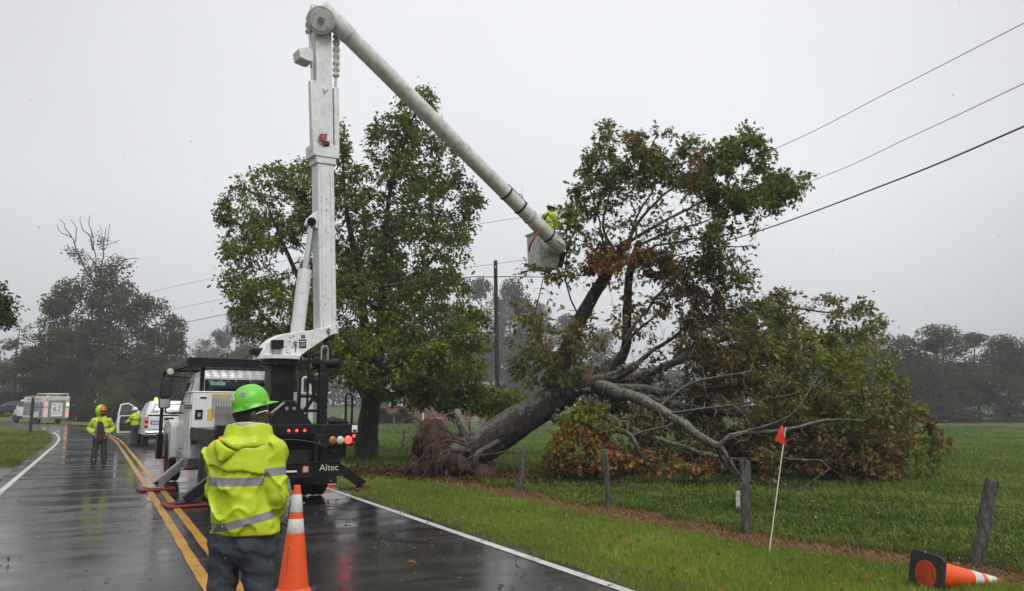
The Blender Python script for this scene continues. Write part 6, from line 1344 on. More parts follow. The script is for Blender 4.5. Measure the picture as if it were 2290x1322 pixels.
# worker in the bucket
bw_p = dict(LEGS, sl=(-.20, 0, 1.42), sr=(.20, 0, 1.42), el=(-.30, .10, 1.20), er=(.28, .12, 1.18), wl=(-.20, .33, 1.18), wr=(.16, .34, 1.10), torso=TOR, head=(.0, .07, 1.67), yaw=RAD(-12), pitch=RAD(-14), hem=.88, z1=1.24, z2=.95)
bw_p['kl'] = (-.11, .13, .52); bw_p['kr'] = (.11, .13, .52)
bwp = OT + R_ * bkl.x + U_ * bkl.y; bwp = Vector((bwp.x + .12, bwp.y + .04, BUCKET_FLOOR))
bw, bh, bM, bMh = person("worker in white hard hat and yellow jacket standing in the raised bucket", bwp, RAD(-62), bw_p, M_HIV, M_DARKP, M_SKIN, M_HATW, h=.018, sc=.93, fullbrim=True)
def harness(par, yb):
    MB().tube([(-.15, -.10, 1.50), (-.10, -.175, 1.40), (.0, -.19, 1.30), (.10, -.19, 1.18), (.16, -.17, 1.05)], .022, 6).tube([(.15, -.10, 1.50), (.10, -.175, 1.40), (.0, -.195, 1.30), (-.10, -.19, 1.18), (-.16, -.17, 1.05)], .022, 6).build("harness", M_INK, par)
harness(bw, 0)
# worker by the open pickup door, placed with the pickup below

# clutter on the truck's deck
def deck_thing(name, label, cat, mb, mat, **k):
    o = mb.build(name, mat, None, smooth=True, **k); o.location = OT; o.rotation_euler = (0, 0, HEAD); tag(o, label, cat); return o
coil = MB(); 
for k in range(5): coil.tube([(-.62 + .14 * math.cos(a), -1.25 + .14 * math.sin(a), 1.325 + .03 * k + .006 * math.sin(3 * a)) for a in np.linspace(0, 6.1, 20)], .016, 6)
deck_thing("rope_coil", "coil of pale rope lying on the truck's rear deck", "rope", coil, pm("pale_rope", (.40, .34, .22), .8, var=.3, vs=30))
deck_thing("water_jug", "orange drink jug strapped beside the boom rest on the deck", "jug", MB().lathe([(.0, 1.42), (.075, 1.42), (.085, 1.45), (.085, 1.60), (.06, 1.65), (.035, 1.66), (.035, 1.70), (0, 1.70)], 18, 'Z', (.30, -1.22, -.11)), M_ORG)
for k, (a, b_) in enumerate((((.36, -.55, 2.5), (.36, -.6, 1.35)), ((.345, -.45, 2.5), (.38, -.45, 1.35)), ((-.15, -.6, 2.5), (-.2, -.66, 1.35)))):
    P_ = catmull([a, ((a[0] + b_[0]) / 2 + .05 * (-1) ** k, (a[1] + b_[1]) / 2 - .05, 1.95), b_], 8); part(MB().tube([Vector(p) for p in P_], .018, 7), "hydraulic_hose", MATS["black_hose"], bevel=0)
P_ = catmull([(-.9, -1.74, 1.22), (-.5, -1.745, 1.12), (0, -1.745, 1.16), (.42, -1.745, 1.10), (.62, -1.745, 1.03)], 8); part(MB().tube([Vector(p) for p in P_], .012, 6), "cable", MATS["black_hose"], bevel=0)
for x in (-.80, -.45, .0): MB().bx(x - .12, x + .12, -1.784, -1.775, .60, .63).build("reflector_tape", M_DECO if x else M_DEC, bump)

# ================================================================ OTHER VEHICLES
def veh_wheel(root, x, y, r, w, rim):
    s = 1 if x > 0 else -1
    wl = MB().lathe([(0, s * w * .30), (r * .3, s * w * .34), (r * .55, s * w * .20), (r * .62, s * w * .42), (r * .66, s * w * .42), (r * .66, -s * w * .3), (0, -s * w * .3)], 20, 'X', (x, y, r)).build("wheel", rim, root, smooth=True)
    MB().lathe([(r * .64, -w / 2), (r * .93, -w / 2), (r, -w * .3), (r, w * .3), (r * .93, w / 2), (r * .64, w / 2)], 24, 'X', (x, y, r)).build("tyre", M_RUBB, wl, smooth=True)
def loft_y(rows, ch=.06):
    """rows (y, xh, z0, z1): boxes with chamfered sections lofted along y"""
    mb = MB(); vs = []
    for y, xh, z0, z1 in rows: vs += [(-xh + ch, y, z0), (xh - ch, y, z0), (xh, y, z0 + ch), (xh, y, z1 - ch), (xh - ch, y, z1), (-xh + ch, y, z1), (-xh, y, z1 - ch), (-xh, y, z0 + ch)]
    n = 8; fs = [tuple(range(n - 1, -1, -1)), tuple((len(rows) - 1) * n + k for k in range(n))]
    for i in range(len(rows) - 1):
        for k in range(n): fs.append((i * n + k, i * n + (k + 1) % n, (i + 1) * n + (k + 1) % n, (i + 1) * n + k))
    return mb.add(vs, fs)
# ---- white pickup with a cap, its door open
PH = RAD(29); pr_, pu = Vector((math.cos(PH), math.sin(PH), 0)), Vector((-math.sin(PH), math.cos(PH), 0))
pl_ = PX(323, 950, 35.2); PO = Vector((pl_.x, pl_.y, 0)) + pr_ * 1.0 + pu * 1.25; PO.z = .02
pk = empty("pickup_truck", PO, PH, "white pickup truck with white bed cap and its driver door wide open", "pickup truck")
pbody = loft_y([(-1.25, .97, .55, 1.42), (-1.2, 1.0, .52, 1.45), (3.6, 1.0, .50, 1.45), (4.5, .96, .52, 1.36), (4.75, .85, .6, 1.2)]).build("body", M_WH, pk, smooth=True)
cap = ring_loft([(1.46, .96, -1.2, .85), (1.55, .96, -1.18, .85), (2.02, .82, -.98, .85), (2.10, .72, -.85, .85)], .10).build("bed_cap", M_WH, pk, smooth=True)
pcab = ring_loft([(1.45, .96, .9, 3.35), (1.98, .78, .95, 2.65), (2.06, .66, 1.05, 2.5)], .10).build("cab", M_WH, pk, smooth=True)
def tilt_y(z): return float(np.interp(z, [1.55, 2.02], [-1.18, -.98]))
def tpan(x0, x1, z0, z1, out, nm, mat, par, inset=0.): return MB().prism([(x0, tilt_y(z0) - out, z0), (x1, tilt_y(z0) - out, z0), (x1 - inset, tilt_y(z1) - out, z1), (x0 + inset, tilt_y(z1) - out, z1)], (0, .02, 0)).build(nm, mat, par, bevel=.004)
tpan(-.70, .70, 1.62, 1.96, .006, "rear_window", M_INK, cap, .1); tpan(-.66, .66, 1.65, 1.93, .010, "pane", pm("grey_window_glass", (.07, .075, .08), .08, spec=.8), cap, .09)
tpan(-.78, -.45, 1.56, 1.60, .004, "cap_print", M_INK, cap); tpan(.1, .4, 1.56, 1.60, .004, "cap_print", M_INK, cap)
MB().bx(-.88, .88, -1.27, -1.2, 1.40, 1.47).build("seam_trim", M_INK, pk)
tg = MB().bx(-.86, .86, -1.29, -1.24, .80, 1.38).build("tailgate", M_WH, pk, bevel=.02)
MB().bx(-.2, .2, -1.305, -1.28, 1.22, 1.34).build("gate_handle", M_INK, tg, bevel=.01); MB().prism([(-.17, -1.298, 1.02), (-.13, -1.298, .97), (-.05, -1.298, .97), (-.04, -1.298, .95), (.06, -1.298, .95), (.07, -1.298, .97), (.17, -1.298, .97), (.13, -1.298, 1.02), (.05, -1.298, 1.02), (.04, -1.298, 1.045), (-.06, -1.298, 1.045), (-.07, -1.298, 1.02)], (0, .01, 0)).build("emblem", pm("gold_badge", (.45, .28, .06), .35, .6), tg)
MB().bx(-.76, -.34, -1.295, -1.285, 1.02, 1.20).build("blue_sticker", M_BLU, tg); MB().bx(-.72, -.38, -1.2975, -1.29, 1.12, 1.155).build("sticker_print", M_DEC, tg); MB().bx(-.70, -.42, -1.2975, -1.29, 1.055, 1.085).build("sticker_print", M_DEC, tg)
text("lettering", "ASPLUNDH", .17, frame((.12, -1.2925, .87), (1, 0, 0), (0, 0, 1)), M_INK, tg)
for s in (-1, 1):
    tl = MB().bx(s * .93 - .065, s * .93 + .065, -1.31, -1.15, .90, 1.36).build("tail_light", pm("dark_red_lens", (.12, .008, .008), .25), pk, bevel=.015)
    for z in (1.03, 1.26): MB().lathe([(0, -.02), (.045, -.015), (.05, 0)], 14, 'Y', (s * .93, -1.31, z)).build("bulb", M_RED, tl)
MB().bx(-.95, .95, -1.45, -1.28, .55, .74).build("rear_bumper", M_CHR, pk, bevel=.04); MB().bx(-.75, .75, -1.4, -1.2, .40, .54).build("hitch_frame", M_BLK, pk); MB().bx(-.16, .16, -1.46, -1.44, .58, .71).build("licence_plate", M_DEC, pk)
for s in (-1, 1): veh_wheel(pk, s * .85, 0, .41, .27, M_ALU); veh_wheel(pk, s * .85, 3.75, .41, .27, M_ALU)
bc = MB().lathe([(.07, 2.10), (.075, 2.14), (.06, 2.22), (0, 2.24)], 14, 'Z', (-.55, -.75, 0)).build("beacon", pm("amber_beacon_lit", (.7, .3, .03), .3, emit=(1, .38, .04), es=7), pk, smooth=True)
# the open door: hinge at the front pillar, swung out
hx, hy, da = -1.0, 3.25, RAD(-57)
def dq(u, z, n=0.): c, s = math.cos(da), math.sin(da); return (hx - u * math.cos(RAD(33)) - n * math.sin(RAD(33)) * -1, hy - u * math.sin(RAD(33)) - n * math.cos(RAD(33)), z)
dout = [(0, .55), (1.12, .55), (1.18, 1.0), (1.12, 1.45), (1.02, 1.95), (.62, 2.02), (.38, 1.90), (.02, 1.46)]
door = MB().prism([dq(u, z, .03) for u, z in ((0, .55), (1.12, .55), (1.18, 1.0), (1.12, 1.42), (0, 1.42))], Vector(dq(0, 0, -.05)) - Vector(dq(0, 0, .03))).build("driver_door", M_WH, pk, bevel=.02)
fr_ = [(1.12, 1.42), (1.02, 1.93), (.64, 2.0), (.40, 1.90), (.02, 1.45)]; MB().tube([dq(u, z) for u, z in fr_], .042, 8).build("window_frame", M_WH, door, smooth=True)
MB().prism([dq(u, z, .005) for u, z in [(1.09, 1.42), (1.0, 1.90), (.64, 1.97), (.42, 1.88), (.06, 1.43)]], Vector(dq(0, 0, -.005)) - Vector(dq(0, 0, .005))).build("door_pane", pm("clear_side_glass", (.05, .055, .05), .05, spec=.8), door)
MB().prism([dq(u, z, .045) for u, z in ((.10, .66), (1.02, .66), (1.06, 1.0), (1.02, 1.38), (.10, 1.38))], Vector(dq(0, 0, 0)) - Vector(dq(0, 0, .02))).build("inner_trim", pm("dark_door_trim", (.03, .03, .032), .6), door, bevel=.015); MB().box(dq(.18, 1.56, .16), (.20, .10, .16), (0, 0, RAD(33))).build("door_mirror", M_WH, door, bevel=.03)
# the worker beside the door
dw_p = dict(LEGS, sl=(-.19, 0, 1.42), sr=(.19, 0, 1.42), el=(-.30, .10, 1.18), er=(.27, -.02, 1.17), wl=(-.30, .34, 1.10), wr=(.24, .16, 1.0), torso=TOR, head=(0, .05, 1.67), yaw=RAD(30), pitch=RAD(-10), hem=.92)
dwp = PO + pr_ * -1.22 + pu * 1.75; dwp.z = .02
M_VEST = clothmat("dark_vest_hi_vis_sleeves", (.45, .56, .03), (.03, .03, .035), .5)
person("worker in white hard hat leaning at the pickup's open door", dwp, PH + RAD(40), dw_p, M_VEST, M_JEAN, M_SKIN, M_HATW, h=.022, sc=.98)
# ---- rescue truck
RH = RAD(55); rr_, ru = Vector((math.cos(RH), math.sin(RH), 0)), Vector((-math.sin(RH), math.cos(RH), 0)); rp_ = PX(124, 945, 80); RO = Vector((rp_.x, rp_.y, 0)) + ru * 1.7; RO.z = float(base_h(np.array([RO.x]), np.array([RO.y]))[0]) + .03
rt = empty("rescue_truck", RO, RH, "white rescue truck with roller shutters and the number 62 on its tail", "rescue truck")
rb_ = MB().bx(-1.2, 1.2, -1.7, 3.0, .62, 2.75).build("body", M_WH, rt, bevel=.04)
ring_loft([(.75, 1.1, 3.05, 5.0), (1.7, 1.12, 3.05, 4.95), (2.45, .95, 3.1, 4.4), (2.55, .8, 3.2, 4.2)], .12).build("cab", M_WH, rt, smooth=True); loft_y([(4.9, 1.0, .7, 1.6), (5.6, .95, .65, 1.45), (6.0, .85, .6, 1.25)]).build("hood", M_WH, rt, smooth=True)
MB().bx(-1.1, 1.1, 5.9, 6.15, .45, .75).build("front_bumper", M_CHR, rt, bevel=.03); MB().bx(-1.125, -1.0, 3.2, 4.4, 1.75, 2.3).build("cab_window", M_GLS, rt); MB().bx(-1.15, 1.15, -1.72, 3.1, .5, .62).build("skirt", M_ALU, rt)
M_SHUT = pm("ribbed_grey_shutter", (.24, .25, .26), .4, .5, var=.12)
for y0, y1, z0, z1 in ((1.95, 2.85, .85, 2.15), (.75, 1.85, .85, 2.15), (-.45, .62, 1.25, 2.15), (-1.35, -.62, .70, 2.15)):
    sh = MB().bx(-1.215, -1.18, y0, y1, z0, z1).build("shutter", M_SHUT, rb_)
    for k in range(6): MB().bx(-1.222, -1.21, y0, y1, z0 + (k + .5) * (z1 - z0) / 6, z0 + (k + .5) * (z1 - z0) / 6 + .02).build("slat", M_GREY, sh)
sg = MB().bx(-1.225, -1.19, -1.2, 2.75, 2.28, 2.68).build("side_sign", M_DEC, rb_); text("lettering", "FIRE", .34, frame((-1.2285, 1.75, 2.48), (0, -1, 0), (0, 0, 1)), pm("navy_print", (.03, .045, .14), .4), sg); text("lettering", "RESCUE", .34, frame((-1.2285, -.35, 2.48), (0, -1, 0), (0, 0, 1)), MATS["navy_print"], sg); MB().lathe([(0, -.01), (.16, -.005), (.16, .01)], 16, 'X', (-1.228, .82, 2.48)).build("gold_badge", pm("gold_badge", (0, 0, 0)), sg)
MB().bx(-1.219, -1.19, -1.65, .6, 1.60, 1.74).build("blue_stripe", M_BLU, rb_)
# tail of the rescue truck
for s in (-1, 1):
    tp = MB().bx(s * 1.03 - .17, s * 1.03 + .17, -1.76, -1.68, .62, 2.78).build("tail_post", M_WH, rt, bevel=.02)
    for z, mm in ((1.95, M_RED if s < 0 else pm("amber_beacon_lit", (0, 0, 0))), (.95, M_RED)): MB().bx(s * 1.03 - .10, s * 1.03 + .10, -1.79, -1.75, z - .08, z + .08).build("lamp", mm, tp, bevel=.02)
    MB().bx(s * 1.03 - .12, s * 1.03 + .12, -1.775, -1.75, 2.25, 2.65).build("vent", M_GREY, tp); MB().bx(s * 1.03 - .10, s * 1.03 + .10, -1.785, -1.75, 1.62, 1.74).build("reflector", M_AMB, tp)
MB().bx(-.86, .86, -1.735, -1.69, .66, 2.3).build("tail_recess", M_ALU, rt)
pn = MB().bx(-.55, .52, -1.79, -1.73, .72, 2.1).build("number_panel", M_DEC, rt, bevel=.02); text("lettering", "OAK HILL", .24, frame((-.01, -1.7925, 1.93), (1, 0, 0), (0, 0, 1)), MATS["navy_print"], pn); text("number", "62", .80, frame((-.01, -1.7925, 1.47), (1, 0, 0), (0, 0, 1)), pm("royal_blue_print", (.02, .05, .22), .4), pn, .004, sx=1.05); text("lettering", "FIRE RESCUE", .19, frame((-.01, -1.7925, 1.03), (1, 0, 0), (0, 0, 1)), MATS["navy_print"], pn)
for s in (-1, 1):
    for k in range(4): MB().bx(s * .72 - .10, s * .72 + .10, -1.80, -1.72, .85 + .35 * k, .90 + .35 * k).build("step", M_GREY, rt)
tp_ = MB().prism([(-.95, -1.80, 2.32), (.90, -1.80, 2.38), (.86, -1.72, 2.80), (-.95, -1.72, 2.86)], (0, .5, 0)).build("folded_tarp", pm("beige_tarp", (.44, .41, .33), .7, var=.2, bump=.6, bs=8), rt, bevel=.03)
rk = MB().bx(-1.0, 1.05, -1.75, -1.65, 3.02, 3.10).bx(-1.0, -.9, -1.7, .6, 3.02, 3.10).bx(.95, 1.05, -1.7, .6, 3.02, 3.10).bx(-1.0, 1.05, .5, .6, 3.02, 3.10).bx(-.98, -.92, -1.70, -1.64, 2.75, 3.02).bx(.97, 1.03, -1.70, -1.64, 2.75, 3.02).bx(-.98, -.92, .52, .58, 2.75, 3.02).bx(.97, 1.03, .52, .58, 2.75, 3.02).build("ladder_rack", M_WH, rt); MB().bx(-1.2, 1.2, .4, 2.6, 2.76, 2.86).build("light_bar", M_AMB, rt, bevel=.03)
for s in (-1, 1): veh_wheel(rt, s * 1.0, 0, .48, .3, M_CHR); veh_wheel(rt, s * 1.0, 4.9, .48, .3, M_CHR)
# ---- dark car parked beyond the junction
so = PX(30, 930, 92); SO = Vector((so.x, so.y, h1(so.x, so.y) + .02)); M_NAVY = pm("dark_navy_car_paint", (.012, .014, .022), .15, var=.2, coat=.6)
sv = empty("parked_car", SO, RAD(108), "dark blue car with a lit headlamp parked beyond the junction at the left edge", "car")
loft_y([(-2.3, .80, .45, 1.05), (-2.2, .90, .35, 1.15), (.9, .93, .30, 1.10), (1.9, .90, .32, 1.02), (2.35, .78, .4, .85)], .10).build("body", M_NAVY, sv, smooth=True)
gh = ring_loft([(1.05, .88, -2.15, 1.15), (1.58, .68, -1.75, .25), (1.66, .55, -1.5, .0)], .12).build("cabin", M_NAVY, sv, smooth=True)
MB().prism([(-.72, 1.13, 1.10), (.72, 1.13, 1.10), (.60, .30, 1.55), (-.60, .30, 1.55)], (0, .02, .02)).build("windshield", pm("reflecting_glass", (.20, .21, .23), .06, spec=1.), gh)
for s in (-1, 1):
    MB().prism([(s * .885, -1.9, 1.10), (s * .885, .85, 1.10), (s * .73, .20, 1.52), (s * .73, -1.6, 1.52)], (s * .01, 0, 0)).build("side_window", M_GLS, gh)
    veh_wheel(sv, s * .82, -1.4, .36, .24, M_ALU); veh_wheel(sv, s * .82, 1.45, .36, .24, M_ALU); MB().box((s * 1.02, .75, 1.12), (.2, .12, .14)).build("mirror", M_CHR, sv, bevel=.03); MB().box((s * .66, 2.28, .80), (.26, .12, .10)).build("headlamp", pm("lit_headlamp", (.8, .8, .8), .2, emit=(1, .97, .9), es=2.5), sv, bevel=.03)

# ================================================================ CONES, FENCE, FLAG
M_BAND = pm("white_reflective_band", (.58, .57, .54), .35, var=.12, dirt=(.30, .29, .26), dirtamt=.6, ds=12)
def cone_thing(label, loc, H=.92, rot=None):
    c = empty("traffic_cone", loc, 0, label, "traffic cone", "orange traffic cones")
    if rot is not None: c.rotation_mode = 'QUATERNION'; c.rotation_quaternion = rot
    def rad(z): return .135 + (.030 - .135) * (z - .04) / (H - .04)
    nb = 40; sq = []
    for k in range(nb):
        w = 2 * math.pi * (k + .5) / nb; f = min(.19 / max(abs(math.cos(w)), abs(math.sin(w))), .245); sq.append((f * math.cos(w), f * math.sin(w)))
    ci = [(.124 * math.cos(2 * math.pi * (k + .5) / nb), .124 * math.sin(2 * math.pi * (k + .5) / nb)) for k in range(nb)]
    vs_ = [(x, y, z) for pl in (sq, ci) for z in (0, .04) for x, y in pl]; fs_ = []
    for k in range(nb): j = (k + 1) % nb; fs_ += [(k, j, nb + j, nb + k), (2 * nb + k, 3 * nb + k, 3 * nb + j, 2 * nb + j), (k, 2 * nb + k, 2 * nb + j, j), (nb + k, nb + j, 3 * nb + j, 3 * nb + k)]
    MB().add(vs_, fs_).build("base", M_RUBB, c, bevel=.004)
    body = MB().lathe([(.118, .002), (.162, .041), (.155, .055), (rad(.06) + .004, .075), (rad(H - .05), H - .05), (.030, H - .005), (.024, H), (.018, H), (.02, H - .06), (.122, .06), (.112, .002)], 36).build("cone_body", M_ORG, c, smooth=True)
    for z0, z1 in ((.565 * H, .695 * H), (.755 * H, .918 * H)): MB().lathe([(rad(z0) + .002, z0), (rad(z0) + .0035, z0 + .003), (rad(z1) + .0035, z1 - .003), (rad(z1) + .002, z1)], 36).build("reflective_band", M_BAND, c, smooth=True)
    return c
NC = GR(655, 1336); nc = cone_thing("tall orange traffic cone standing right beside the nearest worker", (NC.x, NC.y, .014), .98)
for k in range(9): z = .17 + .032 * k; rr0 = .135 - .105 * (z - .04) / .94; MB().box((-.03, -math.sqrt(rr0 ** 2 - .03 ** 2) - .0015, z), (.018, .003, .014 + .006 * (k % 3)), (-.112, 0, .1)).build("stencil_mark", M_INK, nc)
lc_ = GR(-24, 1076); cone_thing("traffic cone cut off by the left edge of the view on the gravel shoulder", (lc_.x, lc_.y, h1(lc_.x, lc_.y)), .75)
mc = GR(366, 1020); cone_thing("traffic cone half hidden behind the bucket truck's front wheel", (mc.x, mc.y, .014))
axd = Vector((.94, .30, -.145)).normalized(); bz = Vector((3.83, 7.42, .185)); q = axd.to_track_quat('Z', 'Y') @ Euler((0, 0, RAD(4))).to_quaternion()
cone_thing("toppled traffic cone lying on the grass, its hollow base towards the road", bz, .92, q)
# flag marker
fm = GR(1717, 1243); fl = empty("marker_flag", (fm.x, fm.y, h1(fm.x, fm.y)), 0, "small orange marker flag on a thin white stake in the verge", "marker flag")
tp = PX(1757, 955, fm.y) - Vector(fl.location); MB().tube([(0, 0, -.1), tp * .5 + Vector((.008, 0, 0)), tp], .006, 7).build("stake", M_DEC, fl, smooth=True)
def fp(x, y, dy=0.): return PX(x, y, fm.y + dy) - Vector(fl.location)
fv = [fp(1750, 951), fp(1747, 952), fp(1740, 968, .02), fp(1733, 984, .05), fp(1745, 991, .02), fp(1759, 998, -.03), fp(1754, 975, -.02)]
mf = MB(); mf.prism(fv, (0, .003, 0)).build("flag", pm("fluorescent_red_flag", (.85, .07, .03), .45, var=.08), fl)
# wire fence
M_POST = barkmat("weathered_post_wood", (.03, .026, .022), (.20, .19, .165), (.33, .35, .22), .9, top=False, sc=1.6)
M_WIRE = pm("rusty_fence_wire", (.05, .045, .04), .6, .5, var=.3)
fen = empty("wire_fence", (1.61, 12.7, 0), 0, "old wire fence on leaning weathered posts between verge and pasture", "fence"); fo = Vector(fen.location)
def post(b, t, w, lab=None, par=None, off=None):
    par = par or fen; off = fo if off is None else off
    b, t = Vector(b) - off, Vector(t) - off; n = 9; rg = np.random.default_rng(int(abs(b.x * 97)) + 3)
    P = [b + (t - b) * (k / n) + Vector((rg.normal(0, .003), rg.normal(0, .003), 0)) for k in range(n + 1)]; P[0].z -= .15
    R = [w * (1 + rg.normal(0, .025)) for k in range(n + 1)]; mb = MB().tube(P, R, 10)
    mb.v = [Vector(v) * 1 for v in mb.v]
    for i in range(len(mb.v)): mb.v[i] = tuple(mb.v[i] + Vector((rg.normal(0, .005), rg.normal(0, .005), rg.normal(0, .012) if i >= n * 10 else 0)))
    return mb.build("post", M_POST, par, smooth=True, label=lab, ang=50)
PB = [((998, 1078), (1003, 1003), .045, "thin post standing in front of the root ball"), ((1162, 1108), (1171, 1006), .062, None), ((1365, 1145), (1350, 1006), .058, None), ((1667, 1198), (1665, 1030), .066, "post with a split top grown over with lichen"), ((2183, 1276), (2218, 1074), .066, "post leaning to the right")]
tops = []
for (bx_, by_), (tx_, ty_), w, lb in PB:
    b0 = GR(bx_, by_); t0 = PX(tx_, ty_, b0.y); post(b0, t0, w, lb); tops.append((b0, t0))
b0 = GR(1667, 1198); post(b0 + Vector((.06, .04, 0)), PX(1673, 1034, b0.y + .04), .03)
bx = Vector((7.4, 5.0, 0)); tops.append((bx, bx + Vector((0, 0, 1)))); post(*tops[-1], .06)
for k, fz in enumerate((.93, .72, .52, .34, .16)):
    for i in range(1, len(tops) - 1):
        a = tops[i][0].lerp(tops[i][1], fz) - fo; b_ = tops[i + 1][0].lerp(tops[i + 1][1], fz) - fo; mid = (a + b_) / 2 - Vector((0, 0, .05 + .02 * k))
        MB().tube([Vector(p) for p in catmull([a[:], mid[:], b_[:]], 8)], .0032, 4, False).build("wire", M_WIRE, fen)
for i in range(3, len(tops) - 1):
    a0, a1 = tops[i]; c0, c1 = tops[i + 1]
    for k in range(1, 9):
        p = a0.lerp(c0, k / 9) - fo; q_1 = a1.lerp(c1, k / 9) - fo; MB().tube([p + (q_1 - p) * .12, p + (q_1 - p) * .5 - Vector((0, 0, .05)), p + (q_1 - p) * .68], .0022, 3, False).build("stay_wire", M_WIRE, fen)
bdp = GR(1650, 1146); bt = PX(1650, 1098, bdp.y); MB().beam(bdp - fo + Vector((.01, 0, .04)), bt - fo, .075, .02, (0, 1, 0)).build("hanging_board", pm("bleached_board", (.40, .39, .34), .8, var=.3, vs=20), fen, label="short bleached board hanging beside the split post", bevel=.004)
lg = PX(1063, 1016, 18.3); lgb = PX(1114, 987, 18.5); bpw = empty("broken_fence_post", lg, 0, "snapped pale fence post resting against the uprooted trunk", "fence post")
post(Vector(lg), Vector(lgb), .06, None, bpw, Vector(lg))
f2 = empty("pasture_fence", GR(903, 1008), 0, "row of short dark fence posts on the lawn behind the root ball", "fence"); f2o = Vector(f2.location)
for (a, b_), (c, d_), w in (((898, 1009), (905, 962), .055), ((986, 985), (987, 958), .05)): g0 = GR(a, b_); post(g0, PX(c, d_, g0.y), w, None, f2, f2o)
for x, yb, yt in ((880, 972, 946), (941, 960, 932), (996, 950, 930), (1056, 945, 930)): g0 = PX(x, yb, 58); g0.z = h1(g0.x, g0.y); post(g0, g0 + Vector((0, 0, 1.05)), .06, None, f2, f2o)

# ================================================================ HOUSE, POLE, WIRES, SIGN POST
m, t, b, o = nodes_of("red_brick"); oc = objco(t)
bt_ = nn(t, "ShaderNodeTexBrick", {'Scale': 1.0, 'Color1': c4((.20, .075, .05)), 'Color2': c4((.27, .11, .075)), 'Mortar': c4((.26, .20, .17)), 'Mortar Size': .012, 'Brick Width': .22, 'Row Height': .075})
mp = nn(t, "ShaderNodeMapping", {'Vector': oc}); mp.inputs['Rotation'].default_value = (RAD(90), 0, 0); t.links.new(mp.outputs[0], bt_.inputs['Vector'])
t.links.new(mixc(t, mapr(t, noise(t, 1.2, 5, .6, oc), .35, .7, 0, .4), bt_.outputs[0], (.12, .05, .035)), b.inputs['Base Color']); b.inputs['Roughness'].default_value = .85
M_BRICK = m; M_FASC = pm("white_fascia", (.68, .68, .66), .5, var=.06); M_ROOF = pm("grey_shingle_roof", (.09, .09, .095), .7, var=.2, vs=3)
hc = PX(968, 945, 68); hzr = RAD(-14); hs = empty("brick_house", (hc.x, 69, h1(hc.x, 69) - .1), hzr, "low red brick house with white windows behind the oak", "house")
MB().bx(-5.4, 4.6, 0, 8, -.4, 3.0).build("wall", M_BRICK, hs); rf = MB().prism([(-6.0, -.6, 2.98), (-6.0, 8.6, 2.98), (-6.0, 4, 3.9)], (11.2, 0, 0)).build("roof", M_ROOF, hs); MB().bx(-6.02, 5.22, -.66, -.58, 2.88, 3.06).build("fascia", M_FASC, rf)
for x in (-3.6, .65, 3.2):
    wn_ = MB().bx(x - .62, x + .62, -.06, .06, 1.72, 2.82).build("window", M_FASC, hs)
    for s in (-1, 1): MB().bx(x + s * .29 - .24, x + s * .29 + .24, -.075, -.05, 1.82, 2.72).build("pane", pm("house_window_glass", (.10, .11, .12), .08, spec=.8), wn_)
    MB().bx(x - .7, x + .7, -.12, .0, 1.64, 1.715).build("sill", M_FASC, wn_)
MB().bx(-1.08, -.96, -.10, 0, -.2, 2.88).build("downspout", M_FASC, hs); MB().bx(.0, .9, -1.2, -.4, -.1, .62).build("air_conditioner", M_GREY, hs, bevel=.04)
for x, w_ in ((-4.6, 1.0), (-2.6, .8)):
    c = hs.matrix_basis @ Vector((x, -1.2, 0)); o5 = copy_tree(protos[5]); o5.location = (c.x, c.y, h1(c.x, c.y) - .05); o5.scale = (.55 * w_, .55 * w_, .4); tag(o5, "round grey-green shrub against the brick wall, %s" % ("left of the other" if w_ == 1 else "nearer the downspout"), "bush", "shrubs against the house")
M_POLE = barkmat("dark_pole_wood", (.012, .010, .009), (.045, .04, .035), (.08, .075, .06), .3, top=False)
pb = PX(1113, 940, 38); pt = PX(1108, 583, 38); up = empty("utility_pole", (pb.x + .02, 38, h1(pb.x, 38)), 0, "dark wooden utility pole standing behind the uprooted trunk", "utility pole"); uo = Vector(up.location)
MB().tube([(0, 0, -.3), (pb - uo), (pt - uo)], [.14, .13, .095], 12).build("shaft", M_POLE, up, smooth=True)
MB().lathe([(0, .01), (.04, .0), (.045, -.10), (0, -.11)], 10, 'Z', pt - uo + Vector((0, -.09, -.3))).build("insulator", M_GREY, up)
def wire(label, pts, r, nm="power_line"):
    P = catmull([PX(*p)[:] for p in pts], 14); o0 = Vector(P[0]); w = MB().tube([Vector(p) - o0 for p in P], r, 5).build(nm, pm("black_cable", (.02, .02, .022), .5), None, smooth=True, label=label, cat="cable", group="overhead lines"); w.location = o0
wire("topmost thin overhead wire crossing high above the fallen oak", [(2420, -12, 13.2), (2290, 52, 14.5), (2000, 200, 18), (1716, 340, 23), (1400, 450, 28), (1085, 499, 33), (700, 570, 39), (480, 621, 43), (300, 663, 50), (95, 722, 74)], .009)
wire("middle thin overhead wire passing the utility pole's top", [(2420, 128, 14), (2290, 187, 15.5), (2050, 300, 20), (1800, 410, 26), (1400, 540, 33), (1110, 590, 37.8), (800, 625, 45), (510, 667, 52), (300, 712, 60), (90, 760, 80)], .010)
wire("thick black overhead cable, lowest of the three", [(2420, 228, 14), (2290, 283, 15.3), (2000, 405, 20), (1655, 530, 28), (1340, 612, 34), (1108, 619, 37.8), (1030, 622, 39), (800, 650, 45), (520, 700, 52), (300, 745, 62), (100, 785, 80)], .022)
sb = PX(67, 971, 54); spst = empty("sign_post", (sb.x, 54, h1(sb.x, 54)), 0, "bare grey post standing on the tip of the grass island", "post"); MB().bx(-.09, .09, -.06, .06, -.2, 2.45).build("shaft", M_POLE, spst, bevel=.01); MB().bx(-.10, .10, -.07, .07, 2.452, 2.50).build("post_cap", M_GREY, spst)

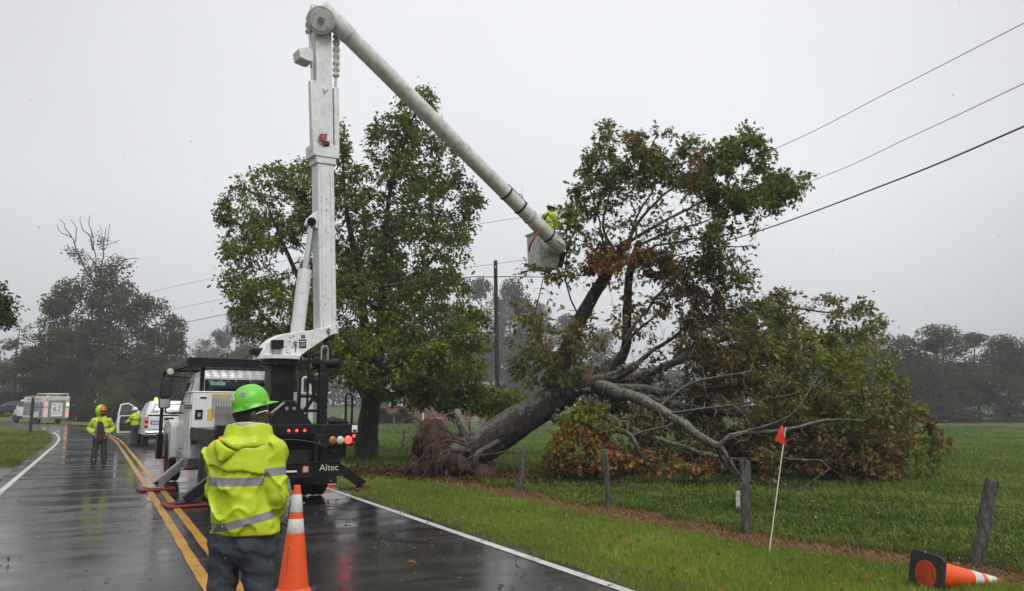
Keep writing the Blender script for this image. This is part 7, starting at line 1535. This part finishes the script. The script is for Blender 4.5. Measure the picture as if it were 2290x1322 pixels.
# ================================================================ AIR: haze and rain
hb = MB().bx(-430, 430, -45, 485, -3, 30).build("haze", bpy.data.materials.new("haze_air"), None, kind="stuff", label="grey rain haze filling the air", cat="haze")
hm = hb.data.materials[0]; hm.use_nodes = True; t = hm.node_tree; t.nodes.clear(); oo = t.nodes.new("ShaderNodeOutputMaterial"); pv = t.nodes.new("ShaderNodeVolumePrincipled")
pv.inputs['Color'].default_value = (.86, .88, .92, 1); pv.inputs['Density'].default_value = .0010; pv.inputs['Anisotropy'].default_value = .1; t.links.new(pv.outputs[0], oo.inputs['Volume'])
g3 = np.random.default_rng(9); n = 9000; d = 2.6 + 22 * g3.random(n) ** .8; a = np.radians(g3.uniform(-42, 42, n)); X = d * np.sin(a); Y = d * np.cos(a); Z = g3.random(n) * (1.0 + .62 * d) + .05
r = g3.uniform(.0011, .0024, n); ln = g3.uniform(1.5, 4.0, n); tl = g3.normal(.12, .05, n)
T = np.array([(0, 0, 1), (1, 0, 0), (0, 1, 0), (-1, 0, 0), (0, -1, 0), (0, 0, -1)], float); F = np.array([(0, 1, 2), (0, 2, 3), (0, 3, 4), (0, 4, 1), (5, 2, 1), (5, 3, 2), (5, 4, 3), (5, 1, 4)])
V = np.stack([X, Y, Z], 1)[:, None] + T[None] * np.stack([r, r, r * ln], 1)[:, None]; V[:, :, 0] += tl[:, None] * T[None, :, 2] * (r * ln)[:, None]
m, t, b, o = nodes_of("rain_drop"); b.inputs['Base Color'].default_value = (.8, .82, .85, 1); b.inputs['Roughness'].default_value = .05; b.inputs['Transmission Weight'].default_value = .35; b.inputs['IOR'].default_value = 1.33
mobj("rain", mesh_np("rain", V.reshape(-1, 3), tris=(np.arange(n)[:, None, None] * 6 + F[None]).reshape(-1, 3), mats=[m], smooth=True), kind="stuff", label="raindrops falling through the air", cat="rain")
# storm litter on the wet road
X, Y = fan(900, 4.5, 32, -42, 20); ok = (road_d(X, Y) > -HALF_L) & (road_d(X, Y) < HALF_R + .1) & (rng.random(len(X)) < .45); X, Y = X[ok], Y[ok]
P = np.stack([X, Y, np.full(len(X), .024)], 1); lt_ = leaves("leaf_litter", LEAF_LOBE, P, rng.uniform(.03, .09, len(X)), rng.normal(0, 1, (len(X), 3)) * [1, 1, .05], lerpc((.05, .035, .015), (.16, .13, .03), rng.random(len(X))), None, M_LEAF, rng, droop=0, upb=3)
tag(lt_, "wet leaves and bits blown over the asphalt", "leaves", kind="stuff")
